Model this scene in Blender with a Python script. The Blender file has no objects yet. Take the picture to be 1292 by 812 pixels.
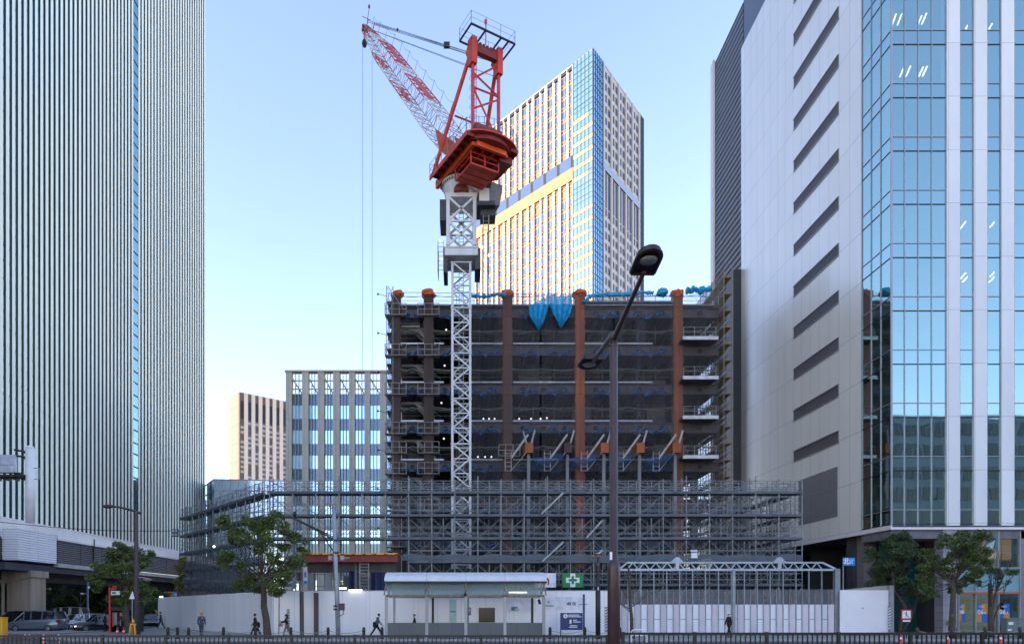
import bpy, bmesh, math, random
from mathutils import Vector, Matrix
R = math.radians
PI = math.pi
random.seed(7)
scene = bpy.context.scene
COL = scene.collection
# the camera: level, looking along +Y, with a rising front (lens shift), so that uprights stay upright
W0, H0, F, CX, CY, EYE = 1292.0, 812.0, 861.0, 582.0, 764.0, 2.33
def P(x, y, Y): return Vector(((x - CX) / F * Y, Y, EYE + (CY - y) / F * Y))
def PX(x, Y): return (x - CX) / F * Y
def PZ(y, Y): return EYE + (CY - y) / F * Y
V = Vector
ZUP = V((0, 0, 1))

# ------------------------------------------------------------------ mesh builder
class MB:
    def __init__(s): s.v = []; s.f = []; s.m = []
    def add(s, vs, fs, mi=0):
        b = len(s.v); s.v += [V(p) for p in vs]
        for f in fs: s.f.append([b + i for i in f]); s.m.append(mi)
        return s
    def box(s, x0, x1, y0, y1, z0, z1, mi=0):
        return s.add([(x0,y0,z0),(x1,y0,z0),(x1,y1,z0),(x0,y1,z0),(x0,y0,z1),(x1,y0,z1),(x1,y1,z1),(x0,y1,z1)],
              [(0,3,2,1),(4,5,6,7),(0,1,5,4),(1,2,6,5),(2,3,7,6),(3,0,4,7)], mi)
    def obox(s, c, a, b, d, mi=0):          # centre, three half vectors
        c, a, b, d = V(c), V(a), V(b), V(d)
        if a.cross(b).dot(d) < 0: a = -a
        return s.add([c-a-b-d, c+a-b-d, c+a+b-d, c-a+b-d, c-a-b+d, c+a-b+d, c+a+b+d, c-a+b+d],
              [(0,3,2,1),(4,5,6,7),(0,1,5,4),(1,2,6,5),(2,3,7,6),(3,0,4,7)], mi)
    def bar(s, p, q, w, h=None, mi=0, up=ZUP):
        p, q = V(p), V(q); h = w if h is None else h
        d = (q - p); L = d.length
        if L < 1e-6: return s
        d /= L
        if abs(d.dot(up)) > .98: up = V((0, 1, 0)) if abs(d.y) < .9 else V((1, 0, 0))
        a = d.cross(up).normalized(); b = a.cross(d).normalized()
        return s.obox((p + q) / 2, a * w / 2, d * L / 2, b * h / 2, mi)
    def tube(s, p, q, r, n=6, mi=0, r2=None, cap=True):
        return s.path([p, q], [r, r if r2 is None else r2], n, mi, cap)
    def path(s, pts, rad, n=6, mi=0, cap=True):
        pts = [V(p) for p in pts]; k = len(pts)
        if not isinstance(rad, (list, tuple)): rad = [rad] * k
        b0 = len(s.v); ref = None
        for i, p in enumerate(pts):
            d = (pts[min(i+1, k-1)] - pts[max(i-1, 0)]).normalized()
            if ref is None: ref = V((0,0,1)) if abs(d.z) < .9 else V((1,0,0))
            a = (ref - d * ref.dot(d)).normalized(); ref = a; b = d.cross(a)
            for j in range(n):
                t = 2 * PI * j / n
                s.v.append(p + (a * math.cos(t) + b * math.sin(t)) * rad[i])
        for i in range(k - 1):
            for j in range(n):
                A = b0 + i*n + j; B = b0 + i*n + (j+1) % n
                s.f.append([A, B, B + n, A + n]); s.m.append(mi)
        if cap:
            s.f.append([b0 + j for j in reversed(range(n))]); s.m.append(mi)
            s.f.append([b0 + (k-1)*n + j for j in range(n)]); s.m.append(mi)
        return s
    def lathe(s, c, prof, n=16, mi=0, axis=ZUP):
        c = V(c); axis = V(axis).normalized()
        ref = V((1,0,0)) if abs(axis.x) < .9 else V((0,1,0))
        a = (ref - axis * ref.dot(axis)).normalized(); b = axis.cross(a); b0 = len(s.v)
        for r, z in prof:
            for j in range(n):
                t = 2*PI*j/n; s.v.append(c + axis * z + (a*math.cos(t) + b*math.sin(t)) * r)
        for i in range(len(prof)-1):
            for j in range(n):
                A = b0+i*n+j; B = b0+i*n+(j+1)%n
                s.f.append([A, B, B+n, A+n]); s.m.append(mi)
        s.f.append([b0+j for j in reversed(range(n))]); s.m.append(mi)
        s.f.append([b0+(len(prof)-1)*n+j for j in range(n)]); s.m.append(mi)
        return s
    def prism(s, poly, ext, mi=0):          # planar 3D polygon extruded by a vector
        poly = [V(p) for p in poly]; ext = V(ext); n = len(poly)
        nrm = V((0,0,0))
        for i in range(n): nrm += poly[i].cross(poly[(i+1)%n])
        if nrm.dot(ext) > 0: poly = poly[::-1]
        return s.add(poly + [p+ext for p in poly],
            [tuple(range(n)), tuple(reversed(range(n, 2*n)))] + [(i, i+n, (i+1)%n+n, (i+1)%n) for i in range(n)], mi)
    def loft(s, rings, mi=0, cap=True):     # closed rings of equal count
        b0 = len(s.v); n = len(rings[0])
        for r in rings: s.v += [V(p) for p in r]
        for i in range(len(rings)-1):
            for j in range(n):
                A = b0+i*n+j; B = b0+i*n+(j+1)%n
                s.f.append([A, B, B+n, A+n]); s.m.append(mi)
        if cap:
            s.f.append([b0+j for j in reversed(range(n))]); s.m.append(mi)
            s.f.append([b0+(len(rings)-1)*n+j for j in range(n)]); s.m.append(mi)
        return s
    def grid(s, fn, nu, nv, mi=0):
        b0 = len(s.v)
        for i in range(nu+1):
            for j in range(nv+1): s.v.append(V(fn(i/nu, j/nv)))
        for i in range(nu):
            for j in range(nv):
                A = b0+i*(nv+1)+j; s.f.append([A, A+nv+1, A+nv+2, A+1]); s.m.append(mi)
        return s
    def join(s, o):
        b = len(s.v); s.v += o.v
        for f, m in zip(o.f, o.m): s.f.append([b+i for i in f]); s.m.append(m)
        return s
    def xf(s, M): s.v = [M @ p for p in s.v]; return s

def worldloc(o):
    l = V((0,0,0))
    while o is not None: l += o.location; o = o.parent
    return l
KIDS = {}
def build(name, mb, mats, parent=None, smooth=False, label=None, kind=None, loc=None):
    if not isinstance(mats, (list, tuple)): mats = [mats]
    if loc is not None: base = V(loc)
    elif parent is not None: base = worldloc(parent)
    else: base = V((0,0,0))
    me = bpy.data.meshes.new(name)
    me.from_pydata([tuple(p - base) for p in mb.v], [], mb.f)
    for m in mats: me.materials.append(m)
    if len(mats) > 1: me.polygons.foreach_set('material_index', mb.m)
    if smooth: me.polygons.foreach_set('use_smooth', [True]*len(me.polygons))
    me.update()
    o = bpy.data.objects.new(name, me); COL.objects.link(o)
    if parent is not None: o.parent = parent; KIDS.setdefault(parent.name, []).append(o)
    elif loc is not None: o.location = base
    if label: o['label'] = label
    if kind: o['kind'] = kind
    return o
def tag(o, label, cat, group=None):
    o['label'] = label; o['category'] = cat
    if group: o['group'] = group
    return o
def thing(name, label, cat, loc=(0,0,0), group=None):
    o = bpy.data.objects.new(name, None); COL.objects.link(o); o.location = loc
    o.empty_display_size = .3
    return tag(o, label, cat, group)
def solo(name, mb, mats, label, cat, group=None, smooth=False, loc=None):
    if loc is None:
        xs = [p.x for p in mb.v]; ys = [p.y for p in mb.v]; zs = [p.z for p in mb.v]
        loc = ((min(xs)+max(xs))/2, (min(ys)+max(ys))/2, min(zs))
    return tag(build(name, mb, mats, None, smooth, loc=loc), label, cat, group)
def struct(name, mb, mats, kind='structure'):
    return build(name, mb, mats, None, kind=kind)
def copy_tree(o, parent=None):
    c = o.copy(); COL.objects.link(c); c.parent = parent
    if parent is not None: KIDS.setdefault(parent.name, []).append(c)
    for ch in list(KIDS.get(o.name, [])): copy_tree(ch, c)
    return c
def clone(o, loc, label, rz=None, group=None, scale=None):
    c = copy_tree(o); c.location = loc; c['label'] = label
    if rz is not None: c.rotation_euler.z = rz
    if group: c['group'] = group
    if scale: c.scale = (scale,)*3
    return c
def many(name, mbs, mats, root, cap=95, smooth=False):
    # individual parts up to the cap, the rest one part of stuff
    for mb in mbs[:cap]: build(name, mb, mats, root, smooth)
    if len(mbs) > cap:
        r = MB()
        for mb in mbs[cap:]: r.join(mb)
        build(name, r, mats, root, smooth, kind='stuff')
class Fr:                                   # facade frame: origin, u along the wall, n outward
    def __init__(s, o, u, flip=False):
        s.o = V(o); s.u = V((u[0], u[1], 0)).normalized()
        s.n = V((s.u.y, -s.u.x, 0)) * (-1 if flip else 1)
    def p(s, u, z, d=0): return s.o + s.u*u + s.n*d + V((0,0,z))
    def box(s, mb, u0, u1, z0, z1, d0, d1, mi=0):
        return mb.obox(s.p((u0+u1)/2, (z0+z1)/2, (d0+d1)/2), s.u*(u1-u0)/2, s.n*(d1-d0)/2, V((0,0,(z1-z0)/2)), mi)

# ------------------------------------------------------------------ materials
MATS = {}
def nt(name):
    m = bpy.data.materials.new(name); m.use_nodes = True
    t = m.node_tree; b = t.nodes['Principled BSDF']
    return m, t, b
def N(t, typ, **k):
    n = t.nodes.new(typ)
    for a, v in k.items(): setattr(n, a, v)
    return n
def L(t, a, b): t.links.new(a, b)
def col(c): return (c[0], c[1], c[2], 1.0)
def mat(name, c, rough=.6, metal=0.0, var=.25, scale=1.5, bump=.0, bscale=30, spec=.5, c2=None, emis=None, streak=False, alpha=None, coat=0, leafy=False):
    m, t, b = nt(name)
    g = N(t, 'ShaderNodeNewGeometry')
    vec = g.outputs['Position']
    if streak:
        mp = N(t, 'ShaderNodeMapping'); mp.inputs['Scale'].default_value = (1, 1, .12); L(t, vec, mp.inputs[0]); vec = mp.outputs[0]
    no = N(t, 'ShaderNodeTexNoise'); no.inputs['Scale'].default_value = scale; no.inputs['Detail'].default_value = 5; no.inputs['Roughness'].default_value = .62
    L(t, vec, no.inputs['Vector'])
    rp = N(t, 'ShaderNodeValToRGB')
    d = c2 if c2 else tuple(x * (1 - var) for x in c)
    e = c if c2 else tuple(min(1, x * (1 + var*.5)) for x in c)
    rp.color_ramp.elements[0].position = .3; rp.color_ramp.elements[1].position = .7
    rp.color_ramp.elements[0].color = col(d); rp.color_ramp.elements[1].color = col(e)
    L(t, no.outputs['Fac'], rp.inputs['Fac']); L(t, rp.outputs[0], b.inputs['Base Color'])
    b.inputs['Roughness'].default_value = rough; b.inputs['Metallic'].default_value = metal
    b.inputs['Specular IOR Level'].default_value = spec
    if coat: b.inputs['Coat Weight'].default_value = coat; b.inputs['Coat Roughness'].default_value = .05
    if bump:
        n2 = N(t, 'ShaderNodeTexNoise'); n2.inputs['Scale'].default_value = bscale; n2.inputs['Detail'].default_value = 4
        L(t, g.outputs['Position'], n2.inputs['Vector'])
        bp = N(t, 'ShaderNodeBump'); bp.inputs['Strength'].default_value = bump; bp.inputs['Distance'].default_value = .05
        L(t, n2.outputs['Fac'], bp.inputs['Height']); L(t, bp.outputs[0], b.inputs['Normal'])
    if leafy:
        rp2 = N(t, 'ShaderNodeMix', data_type='RGBA', blend_type='MULTIPLY'); rp2.inputs['Factor'].default_value = 1; L(t, rp.outputs[0], rp2.inputs['A'])
        rl_ = N(t, 'ShaderNodeValToRGB'); L(t, g.outputs['Random Per Island'], rl_.inputs['Fac']); rl_.color_ramp.elements[0].color = (.45,.5,.5,1); rl_.color_ramp.elements[1].color = (2.0,1.75,1.3,1)
        L(t, rl_.outputs[0], rp2.inputs['B']); L(t, rp2.outputs['Result'], b.inputs['Base Color'])
    if emis:
        b.inputs['Emission Color'].default_value = col(emis[0]); b.inputs['Emission Strength'].default_value = emis[1]
    if alpha is not None: b.inputs['Alpha'].default_value = alpha
    MATS[name] = m
    return m
def mathn(t, op, a, b=None, clamp=False):
    n = N(t, 'ShaderNodeMath', operation=op, use_clamp=clamp)
    for i, x in enumerate((a, b)):
        if x is None: continue
        if isinstance(x, (int, float)): n.inputs[i].default_value = x
        else: L(t, x, n.inputs[i])
    return n.outputs[0]
def panel(name, c, udir, su, sv, ou=0, ov=0, lw=.025, lc=None, var=.06, rough=.5, metal=0, dirt=.12, ribs=None, glossvar=0, wave=0, spec=.5, ribdepth=.03, coat=0):
    # cladding: joints on a regular grid along a wall, each panel a little different in tone
    m, t, b = nt(name)
    g = N(t, 'ShaderNodeNewGeometry')
    dt = N(t, 'ShaderNodeVectorMath', operation='DOT_PRODUCT'); L(t, g.outputs['Position'], dt.inputs[0]); dt.inputs[1].default_value = (udir[0], udir[1], 0)
    sp = N(t, 'ShaderNodeSeparateXYZ'); L(t, g.outputs['Position'], sp.inputs[0])
    U = mathn(t, 'DIVIDE', mathn(t, 'ADD', dt.outputs['Value'], -ou + 1000*su), su)
    Vv = mathn(t, 'DIVIDE', mathn(t, 'ADD', sp.outputs[2], -ov + 1000*sv), sv)
    fu, fv = mathn(t, 'FRACT', U), mathn(t, 'FRACT', Vv)
    lu = mathn(t, 'LESS_THAN', fu, lw/su); lv = mathn(t, 'LESS_THAN', fv, lw/sv)
    line = mathn(t, 'MAXIMUM', lu, lv)
    cx = N(t, 'ShaderNodeCombineXYZ'); L(t, mathn(t, 'FLOOR', U), cx.inputs[0]); L(t, mathn(t, 'FLOOR', Vv), cx.inputs[1])
    wn = N(t, 'ShaderNodeTexWhiteNoise'); L(t, cx.outputs[0], wn.inputs[0])
    mp = N(t, 'ShaderNodeMapping'); mp.inputs['Scale'].default_value = (.6, .6, .13); L(t, g.outputs['Position'], mp.inputs[0])
    no = N(t, 'ShaderNodeTexNoise'); no.inputs['Scale'].default_value = 1; no.inputs['Detail'].default_value = 6; no.inputs['Roughness'].default_value = .65; L(t, mp.outputs[0], no.inputs[0])
    f = mathn(t, 'ADD', mathn(t, 'MULTIPLY', wn.outputs[0], var), mathn(t, 'MULTIPLY', no.outputs[0], dirt*1.4))
    f = mathn(t, 'SUBTRACT', 1 + var/2 + dirt*.6, f)
    mx = N(t, 'ShaderNodeMix', data_type='RGBA', blend_type='MULTIPLY'); mx.inputs['Factor'].default_value = 1
    mx.inputs['A'].default_value = col(c); cc = N(t, 'ShaderNodeCombineXYZ')
    for i in range(3): L(t, f, cc.inputs[i])
    L(t, cc.outputs[0], mx.inputs['B'])
    m2 = N(t, 'ShaderNodeMix', data_type='RGBA'); L(t, line, m2.inputs['Factor']); L(t, mx.outputs['Result'], m2.inputs['A'])
    m2.inputs['B'].default_value = col(lc if lc else tuple(x*.45 for x in c))
    L(t, m2.outputs['Result'], b.inputs['Base Color'])
    hgt = mathn(t, 'SUBTRACT', 1, line); strength = .4
    if ribs:                                # horizontal or vertical ribs
        ax, pitch = ribs
        src = sp.outputs[2] if ax == 'z' else dt.outputs['Value']
        w = mathn(t, 'PINGPONG', src, pitch/2)
        hgt = mathn(t, 'MULTIPLY', w, 2/pitch); strength = 1
    bp = N(t, 'ShaderNodeBump'); bp.inputs['Strength'].default_value = strength; bp.inputs['Distance'].default_value = ribdepth if ribs else .01
    L(t, hgt, bp.inputs['Height'])
    nrm = bp.outputs[0]
    if wave:
        n3 = N(t, 'ShaderNodeTexNoise'); n3.inputs['Scale'].default_value = .5; n3.inputs['Detail'].default_value = 1
        L(t, g.outputs['Position'], n3.inputs[0])
        b2 = N(t, 'ShaderNodeBump'); b2.inputs['Strength'].default_value = wave; b2.inputs['Distance'].default_value = .1
        L(t, n3.outputs[0], b2.inputs['Height']); L(t, nrm, b2.inputs['Normal']); nrm = b2.outputs[0]
    L(t, nrm, b.inputs['Normal'])
    b.inputs['Roughness'].default_value = rough; b.inputs['Metallic'].default_value = metal; b.inputs['Specular IOR Level'].default_value = spec
    if coat: b.inputs['Coat Weight'].default_value = coat; b.inputs['Coat Roughness'].default_value = .22; b.inputs['Coat IOR'].default_value = 1.6
    if glossvar:
        L(t, mathn(t, 'ADD', mathn(t, 'MULTIPLY', wn.outputs[0], glossvar), rough), b.inputs['Roughness'])
    MATS[name] = m
    return m
def glass(name, tint, refl=.6, dark=(.02,.03,.035), rough=.02, wave=.02, ws=.35, see=0.0):
    # coated pane: mirror mixed with a dark body, optionally partly clear
    m, t, b = nt(name)
    b.inputs['Base Color'].default_value = col(dark); b.inputs['Roughness'].default_value = .3
    gl = N(t, 'ShaderNodeBsdfGlossy'); gl.inputs['Color'].default_value = col(tint); gl.inputs['Roughness'].default_value = rough
    g = N(t, 'ShaderNodeNewGeometry'); no = N(t, 'ShaderNodeTexNoise'); no.inputs['Scale'].default_value = ws; no.inputs['Detail'].default_value = 1
    L(t, g.outputs['Position'], no.inputs[0])
    bp = N(t, 'ShaderNodeBump'); bp.inputs['Strength'].default_value = wave; bp.inputs['Distance'].default_value = .2
    L(t, no.outputs[0], bp.inputs['Height']); L(t, bp.outputs[0], gl.inputs['Normal'])
    body = b.outputs[0]
    if see:
        tr = N(t, 'ShaderNodeBsdfTransparent'); tr.inputs['Color'].default_value = col((.75,.85,.88))
        ms = N(t, 'ShaderNodeMixShader'); ms.inputs[0].default_value = see; L(t, body, ms.inputs[1]); L(t, tr.outputs[0], ms.inputs[2]); body = ms.outputs[0]
    fr = N(t, 'ShaderNodeLayerWeight'); fr.inputs['Blend'].default_value = .35
    fac = mathn(t, 'ADD', mathn(t, 'MULTIPLY', fr.outputs['Fresnel'], (1-refl)), refl, True)
    mx = N(t, 'ShaderNodeMixShader'); L(t, fac, mx.inputs[0]); L(t, body, mx.inputs[1]); L(t, gl.outputs[0], mx.inputs[2])
    L(t, mx.outputs[0], t.nodes['Material Output'].inputs[0])
    MATS[name] = m
    return m
def net(name, c, op, scale=0, var=.25):
    # woven sheet that lets part of the light through
    m, t, b = nt(name)
    b.inputs['Base Color'].default_value = col(c); b.inputs['Roughness'].default_value = .9
    g = N(t, 'ShaderNodeNewGeometry'); mp = N(t, 'ShaderNodeMapping'); mp.inputs['Scale'].default_value = (1.4, 1.4, .25); L(t, g.outputs['Position'], mp.inputs[0])
    no = N(t, 'ShaderNodeTexNoise'); no.inputs['Scale'].default_value = .8; no.inputs['Detail'].default_value = 4; L(t, mp.outputs[0], no.inputs[0])
    fac = mathn(t, 'ADD', mathn(t, 'MULTIPLY', mathn(t, 'SUBTRACT', no.outputs[0], .5), var*2), op, True)
    tr = N(t, 'ShaderNodeBsdfTransparent'); mx = N(t, 'ShaderNodeMixShader')
    L(t, fac, mx.inputs[0]); L(t, tr.outputs[0], mx.inputs[1]); L(t, b.outputs[0], mx.inputs[2])
    L(t, mx.outputs[0], t.nodes['Material Output'].inputs[0])
    MATS[name] = m
    return m
def text_mb(body, size, origin, mi=0, u=V((1,0,0)), up=ZUP, align='CENTER', ext=.004, bold=0.0, fit=None):
    cu = bpy.data.curves.new('lettering', 'FONT'); cu.body = body; cu.size = size; cu.align_x = align; cu.align_y = 'CENTER'
    cu.extrude = ext; cu.offset = bold; cu.resolution_u = 2
    o = bpy.data.objects.new('lettering', cu); COL.objects.link(o)
    bpy.context.view_layer.update()
    dg = bpy.context.evaluated_depsgraph_get()
    me = bpy.data.meshes.new_from_object(o.evaluated_get(dg))
    mb = MB(); n = V(u).cross(V(up))
    sx = 1
    if fit and len(me.vertices):
        w = max(v.co.x for v in me.vertices) - min(v.co.x for v in me.vertices); sx = fit/w
    mb.add([V(origin) + V(u)*v.co.x*sx + V(up)*v.co.y + n*v.co.z for v in me.vertices], [tuple(p.vertices) for p in me.polygons], mi)
    bpy.data.objects.remove(o); bpy.data.curves.remove(cu); bpy.data.meshes.remove(me)
    return mb

M_white   = mat('white_paint', (.8,.8,.8), .45, var=.08)
M_dark    = mat('dark_metal', (.018,.015,.015), .5, var=.3)
M_brownp  = mat('brown_pole_paint', (.06,.036,.035), .4, var=.25, scale=3, bump=.05)
M_black   = mat('black_rubber', (.012,.012,.013), .7)
M_galv    = mat('galvanised_tube', (.3,.34,.34), .5, .3, var=.35, scale=2)
M_scaf    = mat('scaffold_tube', (.27,.3,.3), .6, .15, var=.4, scale=1.2)
M_deck    = mat('scaffold_board', (.12,.14,.15), .8, var=.3)
M_crred   = mat('crane_red', (.66,.06,.028), .45, var=.3, scale=1.2, bump=.04)
M_crdark  = mat('crane_dark_red', (.24,.03,.018), .5, var=.3)
M_crorg   = mat('crane_orange_red', (.8,.11,.02), .4, var=.2)
M_crwhite = mat('crane_white', (.72,.73,.71), .45, var=.22, scale=1.5, streak=True)
M_rust    = mat('rust_primer', (.45,.13,.04), .75, var=.5, scale=.8, streak=True, c2=(.25,.08,.035))
M_rustd   = mat('dark_primer', (.075,.045,.038), .75, var=.4, scale=.8, streak=True)
M_beam    = mat('beam_primer', (.095,.09,.1), .7, var=.4, scale=.9)
M_slab    = mat('slab_edge', (.66,.69,.7), .6, var=.25)
M_conc    = mat('concrete', (.25,.26,.26), .85, var=.3, scale=.7, streak=True, bump=.1)
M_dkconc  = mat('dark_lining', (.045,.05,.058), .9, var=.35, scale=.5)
M_orange  = mat('orange_sheet', (.75,.14,.03), .7, var=.25)
M_blue    = mat('blue_tarp', (.02,.16,.36), .55, var=.4, scale=2)
M_blueb   = mat('bright_blue_tarp', (.02,.36,.62), .5, var=.3, scale=2)
M_asph    = mat('asphalt', (.06,.062,.066), .85, var=.3, scale=.6, bump=.2, bscale=60)
M_kerb    = mat('kerb_stone', (.34,.35,.35), .8, var=.25, scale=3)
M_line    = mat('road_paint', (.7,.7,.68), .7, var=.25, scale=4)
M_redroad = mat('red_paving', (.16,.06,.055), .85, var=.25, scale=2)
M_yellow  = mat('yellow_paint', (.75,.42,.03), .6, var=.2)
M_red     = mat('red_plastic', (.6,.03,.02), .45, var=.15)
M_rubber = M_black
M_chrome  = mat('bright_metal', (.6,.62,.64), .25, .8, var=.1)
M_lamp    = mat('lit_lamp', (1,1,.95), .4, var=0, emis=((1,.93,.8), 1.0))
M_bark    = mat('bark', (.09,.07,.055), .95, var=.45, scale=6, bump=.4, bscale=20)
M_leaf    = mat('leaves', (.085,.13,.035), .6, var=.4, scale=1.5, leafy=True)
M_leaf2   = mat('dark_leaves', (.04,.08,.03), .6, var=.4, scale=1.5, leafy=True)
M_leaf3   = mat('far_leaves', (.045,.09,.03), .7, var=.4, scale=.8, leafy=True)
M_skin    = mat('skin', (.45,.27,.2), .6, var=.08)
M_hair    = mat('black_hair', (.012,.01,.009), .6)
# ================================================================== SETTING: ground
g = MB(); g.add([(-900,-300,0),(900,-300,0),(900,1600,0),(-900,1600,0)], [(0,1,2,3)]); struct('ground', g, M_asph)
M_pave = panel('sidewalk_blocks', (.27,.27,.265), (1,0), .6, .6, var=.12, dirt=.3, rough=.85)
M_pave.node_tree.nodes  # rows across the walk come from the kerb-wise joints
def slab_poly(name, pts, z0, z1, m, kind='structure'):
    mb = MB(); mb.prism([V((x,y,z1)) for x,y in pts], V((0,0,z0-z1))); return struct(name, mb, m, kind)
slab_poly('sidewalk', [(-31,50.2),(-26,45.6),(-12,45.4),(34,45.4),(70,45.4),(70,62),(34,62),(34,54),(27,51.4),(-14,51.4),(-31,69.5)], -.1, .13, M_pave)
k = MB(); k.box(-26,70,45.15,45.39,-.1,.15); k.bar((-26,45.27,.02),(-31.2,50.1,.02),.24,.26); struct('kerb', k, M_kerb)
# the far pavement on the other side of the cross street
slab_poly('corner_pavement', [(-47.5,58.5),(-33,55.5),(-31.6,60),(-38,90),(-44,140),(-60,140),(-47.5,70)], -.1, .12, M_pave)
rl = MB()
rl.add([(-60,50.5,.004),(-30,47,.004),(-30,54.8,.004),(-60,59.5,.004)], [(0,1,2,3)]); struct('red_paving', rl, M_redroad)
rl = MB()
for i in range(-9, 10):
    rl.add([(i*6,36.9,.008),(i*6+3,36.9,.008),(i*6+3,37.05,.008),(i*6,37.05,.008)], [(0,1,2,3)])
rl.add([(-60,43.9,.008),(70,43.9,.008),(70,44.05,.008),(-60,44.05,.008)], [(0,1,2,3)])
rl.add([(-60,29.0,.008),(70,29.0,.008),(70,29.15,.008),(-60,29.15,.008)], [(0,1,2,3)])
for i in range(9):
    x = -41 + i*.95
    rl.add([(x,41.5,.01),(x+.45,41.5,.01),(x+.45,45,.01),(x,45,.01)], [(0,1,2,3)])
rl.add([(-58,54.2,.012),(-36,50.4,.012),(-36,50.65,.012),(-58,54.45,.012)], [(0,1,2,3)])
struct('road_marking', rl, M_line)
mb = MB(); mb.box(-60, 70, 24.4, 27.2, -.1, .16); struct('median_strip', mb, M_kerb)
tp = MB()
for i in range(150):
    x = -24.6 + i*.62
    if x < 30: tp.box(x, x+.56, 46.6, 46.9, .1, .136)
struct('tactile_paving', tp, M_yellow)

# ================================================================== the ribbed office tower on the left
M_fin  = mat('fin_panel', (.76,.84,.74), .6, var=.06, scale=.4, spec=.2)
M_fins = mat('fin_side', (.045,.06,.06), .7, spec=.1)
M_tgl  = glass('tower_glass', (.3,.52,.58), .5, (.02,.05,.06), .12, .01, .5)
M_tgl3 = mat('tower_far_glass', (.08,.12,.12), .7, var=.1, spec=.1)
M_tgl2 = glass('tower_slot_glass', (.28,.5,.52), .6, (.02,.07,.08), .05)
M_whb  = panel('white_cladding', (.74,.74,.74), (0,1), 3.0, 1.6, var=.07, dirt=.22, rough=.55)
tw = thing('office_tower', 'tall ribbed office tower with close white vertical fins over dark glass at the left edge', 'building', (-66, 90, 0))
TX = -55; Y0, Y1, TZ0, TZ1 = -24.0, 146.6, 13.0, 175.0  # unseen near end lengthened so the tower shades the street
co_ = MB(); co_.box(-84, TX-.05, Y0, Y1, TZ0, TZ1); build('core', co_, M_fins, tw)
bb = MB(); bb.box(-84.2, TX+.25, Y0, Y1+.2, 10.4, TZ0); build('base_band', bb, M_whb, tw)
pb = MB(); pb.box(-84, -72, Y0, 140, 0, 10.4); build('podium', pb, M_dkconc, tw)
cb = MB()
for i in range(2): cb.box(-71.9, -71, 76+i*6, 77.2+i*6, 0, 10.4)
build('podium_column', cb, mat('lit_amber_column', (.42,.25,.06), .5, emis=((1,.5,.12), .04)), tw)  # amber emission stands in for the light on the lobby columns
sp_ = 1.12; ys = []; y = 52.0
while y < Y1 - .5: ys.append(y); y += sp_ if y < 114 else 1.235
slot = min(ys, key=lambda q: abs(q-114.2)); fins = []; strips = []
for y in ys:
    if y == slot: continue
    fins.append(y)
FWD = lambda y: .54 if y < 115 else .63
def fin(y):
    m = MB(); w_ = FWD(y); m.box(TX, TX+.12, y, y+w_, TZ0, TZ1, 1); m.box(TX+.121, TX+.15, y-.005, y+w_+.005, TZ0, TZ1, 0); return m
def strip(y):
    m = MB(); a, b = y+FWD(y)+.005, y+(sp_ if y < 114 else 1.235)-.01
    m.add([(TX,a,TZ0),(TX,b,TZ0),(TX,b,TZ1),(TX,a,TZ1)], [(0,1,2,3)], 0)
    z = TZ0+.6; i = 0
    while z < TZ1 and y < 118: m.box(TX, TX+.05, a, b, z, z+.14, 1); i += 1; z += 2.15 if i % 2 else 1.85
    return m
for y in fins: build('fin', fin(y), [M_fin, M_fins], tw)
for y in fins:
    if y != ys[-1]: build('window_strip', strip(y), [M_tgl if y < 100 else M_tgl3, M_fins], tw)
m = MB(); m.add([(TX+.12,slot-.5,TZ0),(TX+.12,slot+sp_+.0,TZ0),(TX+.12,slot+sp_,TZ1),(TX+.12,slot-.5,TZ1)], [(0,1,2,3)])
z = TZ0+.6; i = 0
while z < TZ1: m.box(TX+.1, TX+.17, slot-.5, slot+sp_, z, z+.2, 1); i += 1; z += 2.15 if i % 2 else 1.85
build('glass_slot', m, [M_tgl2, M_fins], tw)
m = MB()
for y in [Y0 + i*sp_ for i in range(int((51.5-Y0)/sp_))]: m.box(TX, TX+.15, y, y+.54, TZ0, TZ1)
o = build('fin_row', m, M_fin, tw, kind='stuff')

# ================================================================== elevated expressway
M_louv = panel('grey_louvre', (.11,.105,.105), (0,1), 4.6, 50, var=.1, dirt=.3, rough=.6, ribs=('z', .22), ribdepth=.12)
M_louw = panel('pale_louvre', (.68,.69,.71), (0,1), 3.3, 50, var=.05, dirt=.15, rough=.5, ribs=('z', .24), ribdepth=.05)
ex = thing('elevated_expressway', 'elevated road with grey louvred noise barriers passing in front of the ribbed tower', 'overpass', (-49, 74, 0))
m = MB(); m.box(-53.5, -44.15, 66, 152, 5.9, 6.6); m.box(-53.5, -45.7, 40, 66, 5.9, 6.6); m.box(-50.5, -47, 40, 152, 5.0, 5.9); build('deck', m, M_dkconc, ex)
for i in range(17):
    a = 74.2 + i*4.6
    m = MB(); m.box(-44.1, -43.95, a+.06, a+4.54, 7.05, 9.45); build('louvre_panel', m, M_louv, ex)
m = MB(); m.box(-44.3, -43.8, 74.2, 152, 6.55, 7.0); build('edge_beam', m, M_kerb, ex)
m = MB(); m.box(-44.35, -43.85, 74.2, 152, 9.5, 10.5); build('parapet', m, M_whb, ex)
for yy in (67.5, 70.75):
    m = MB(); m.box(-45.4, -43.85, yy, yy+3.2, 6.9, 10.05); build('equipment_box', m, M_louw, ex)
m = MB(); m.box(-45.6, -45.4, 40, 67.4, 6.9, 9.2); build('louvre_panel', m, M_louv, ex)
m = MB(); m.box(-45.7, -45.35, 40, 67.4, 9.25, 10.6); build('parapet', m, M_whb, ex)
m = MB(); m.box(-45.2, -43.8, 81.4, 81.6, 6.6, 10.3); build('joint_post', m, M_dark, ex)
M_pier = mat('stained_concrete', (.33,.28,.21), .85, var=.45, scale=.9, streak=True, c2=(.16,.12,.09), bump=.1)
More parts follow.
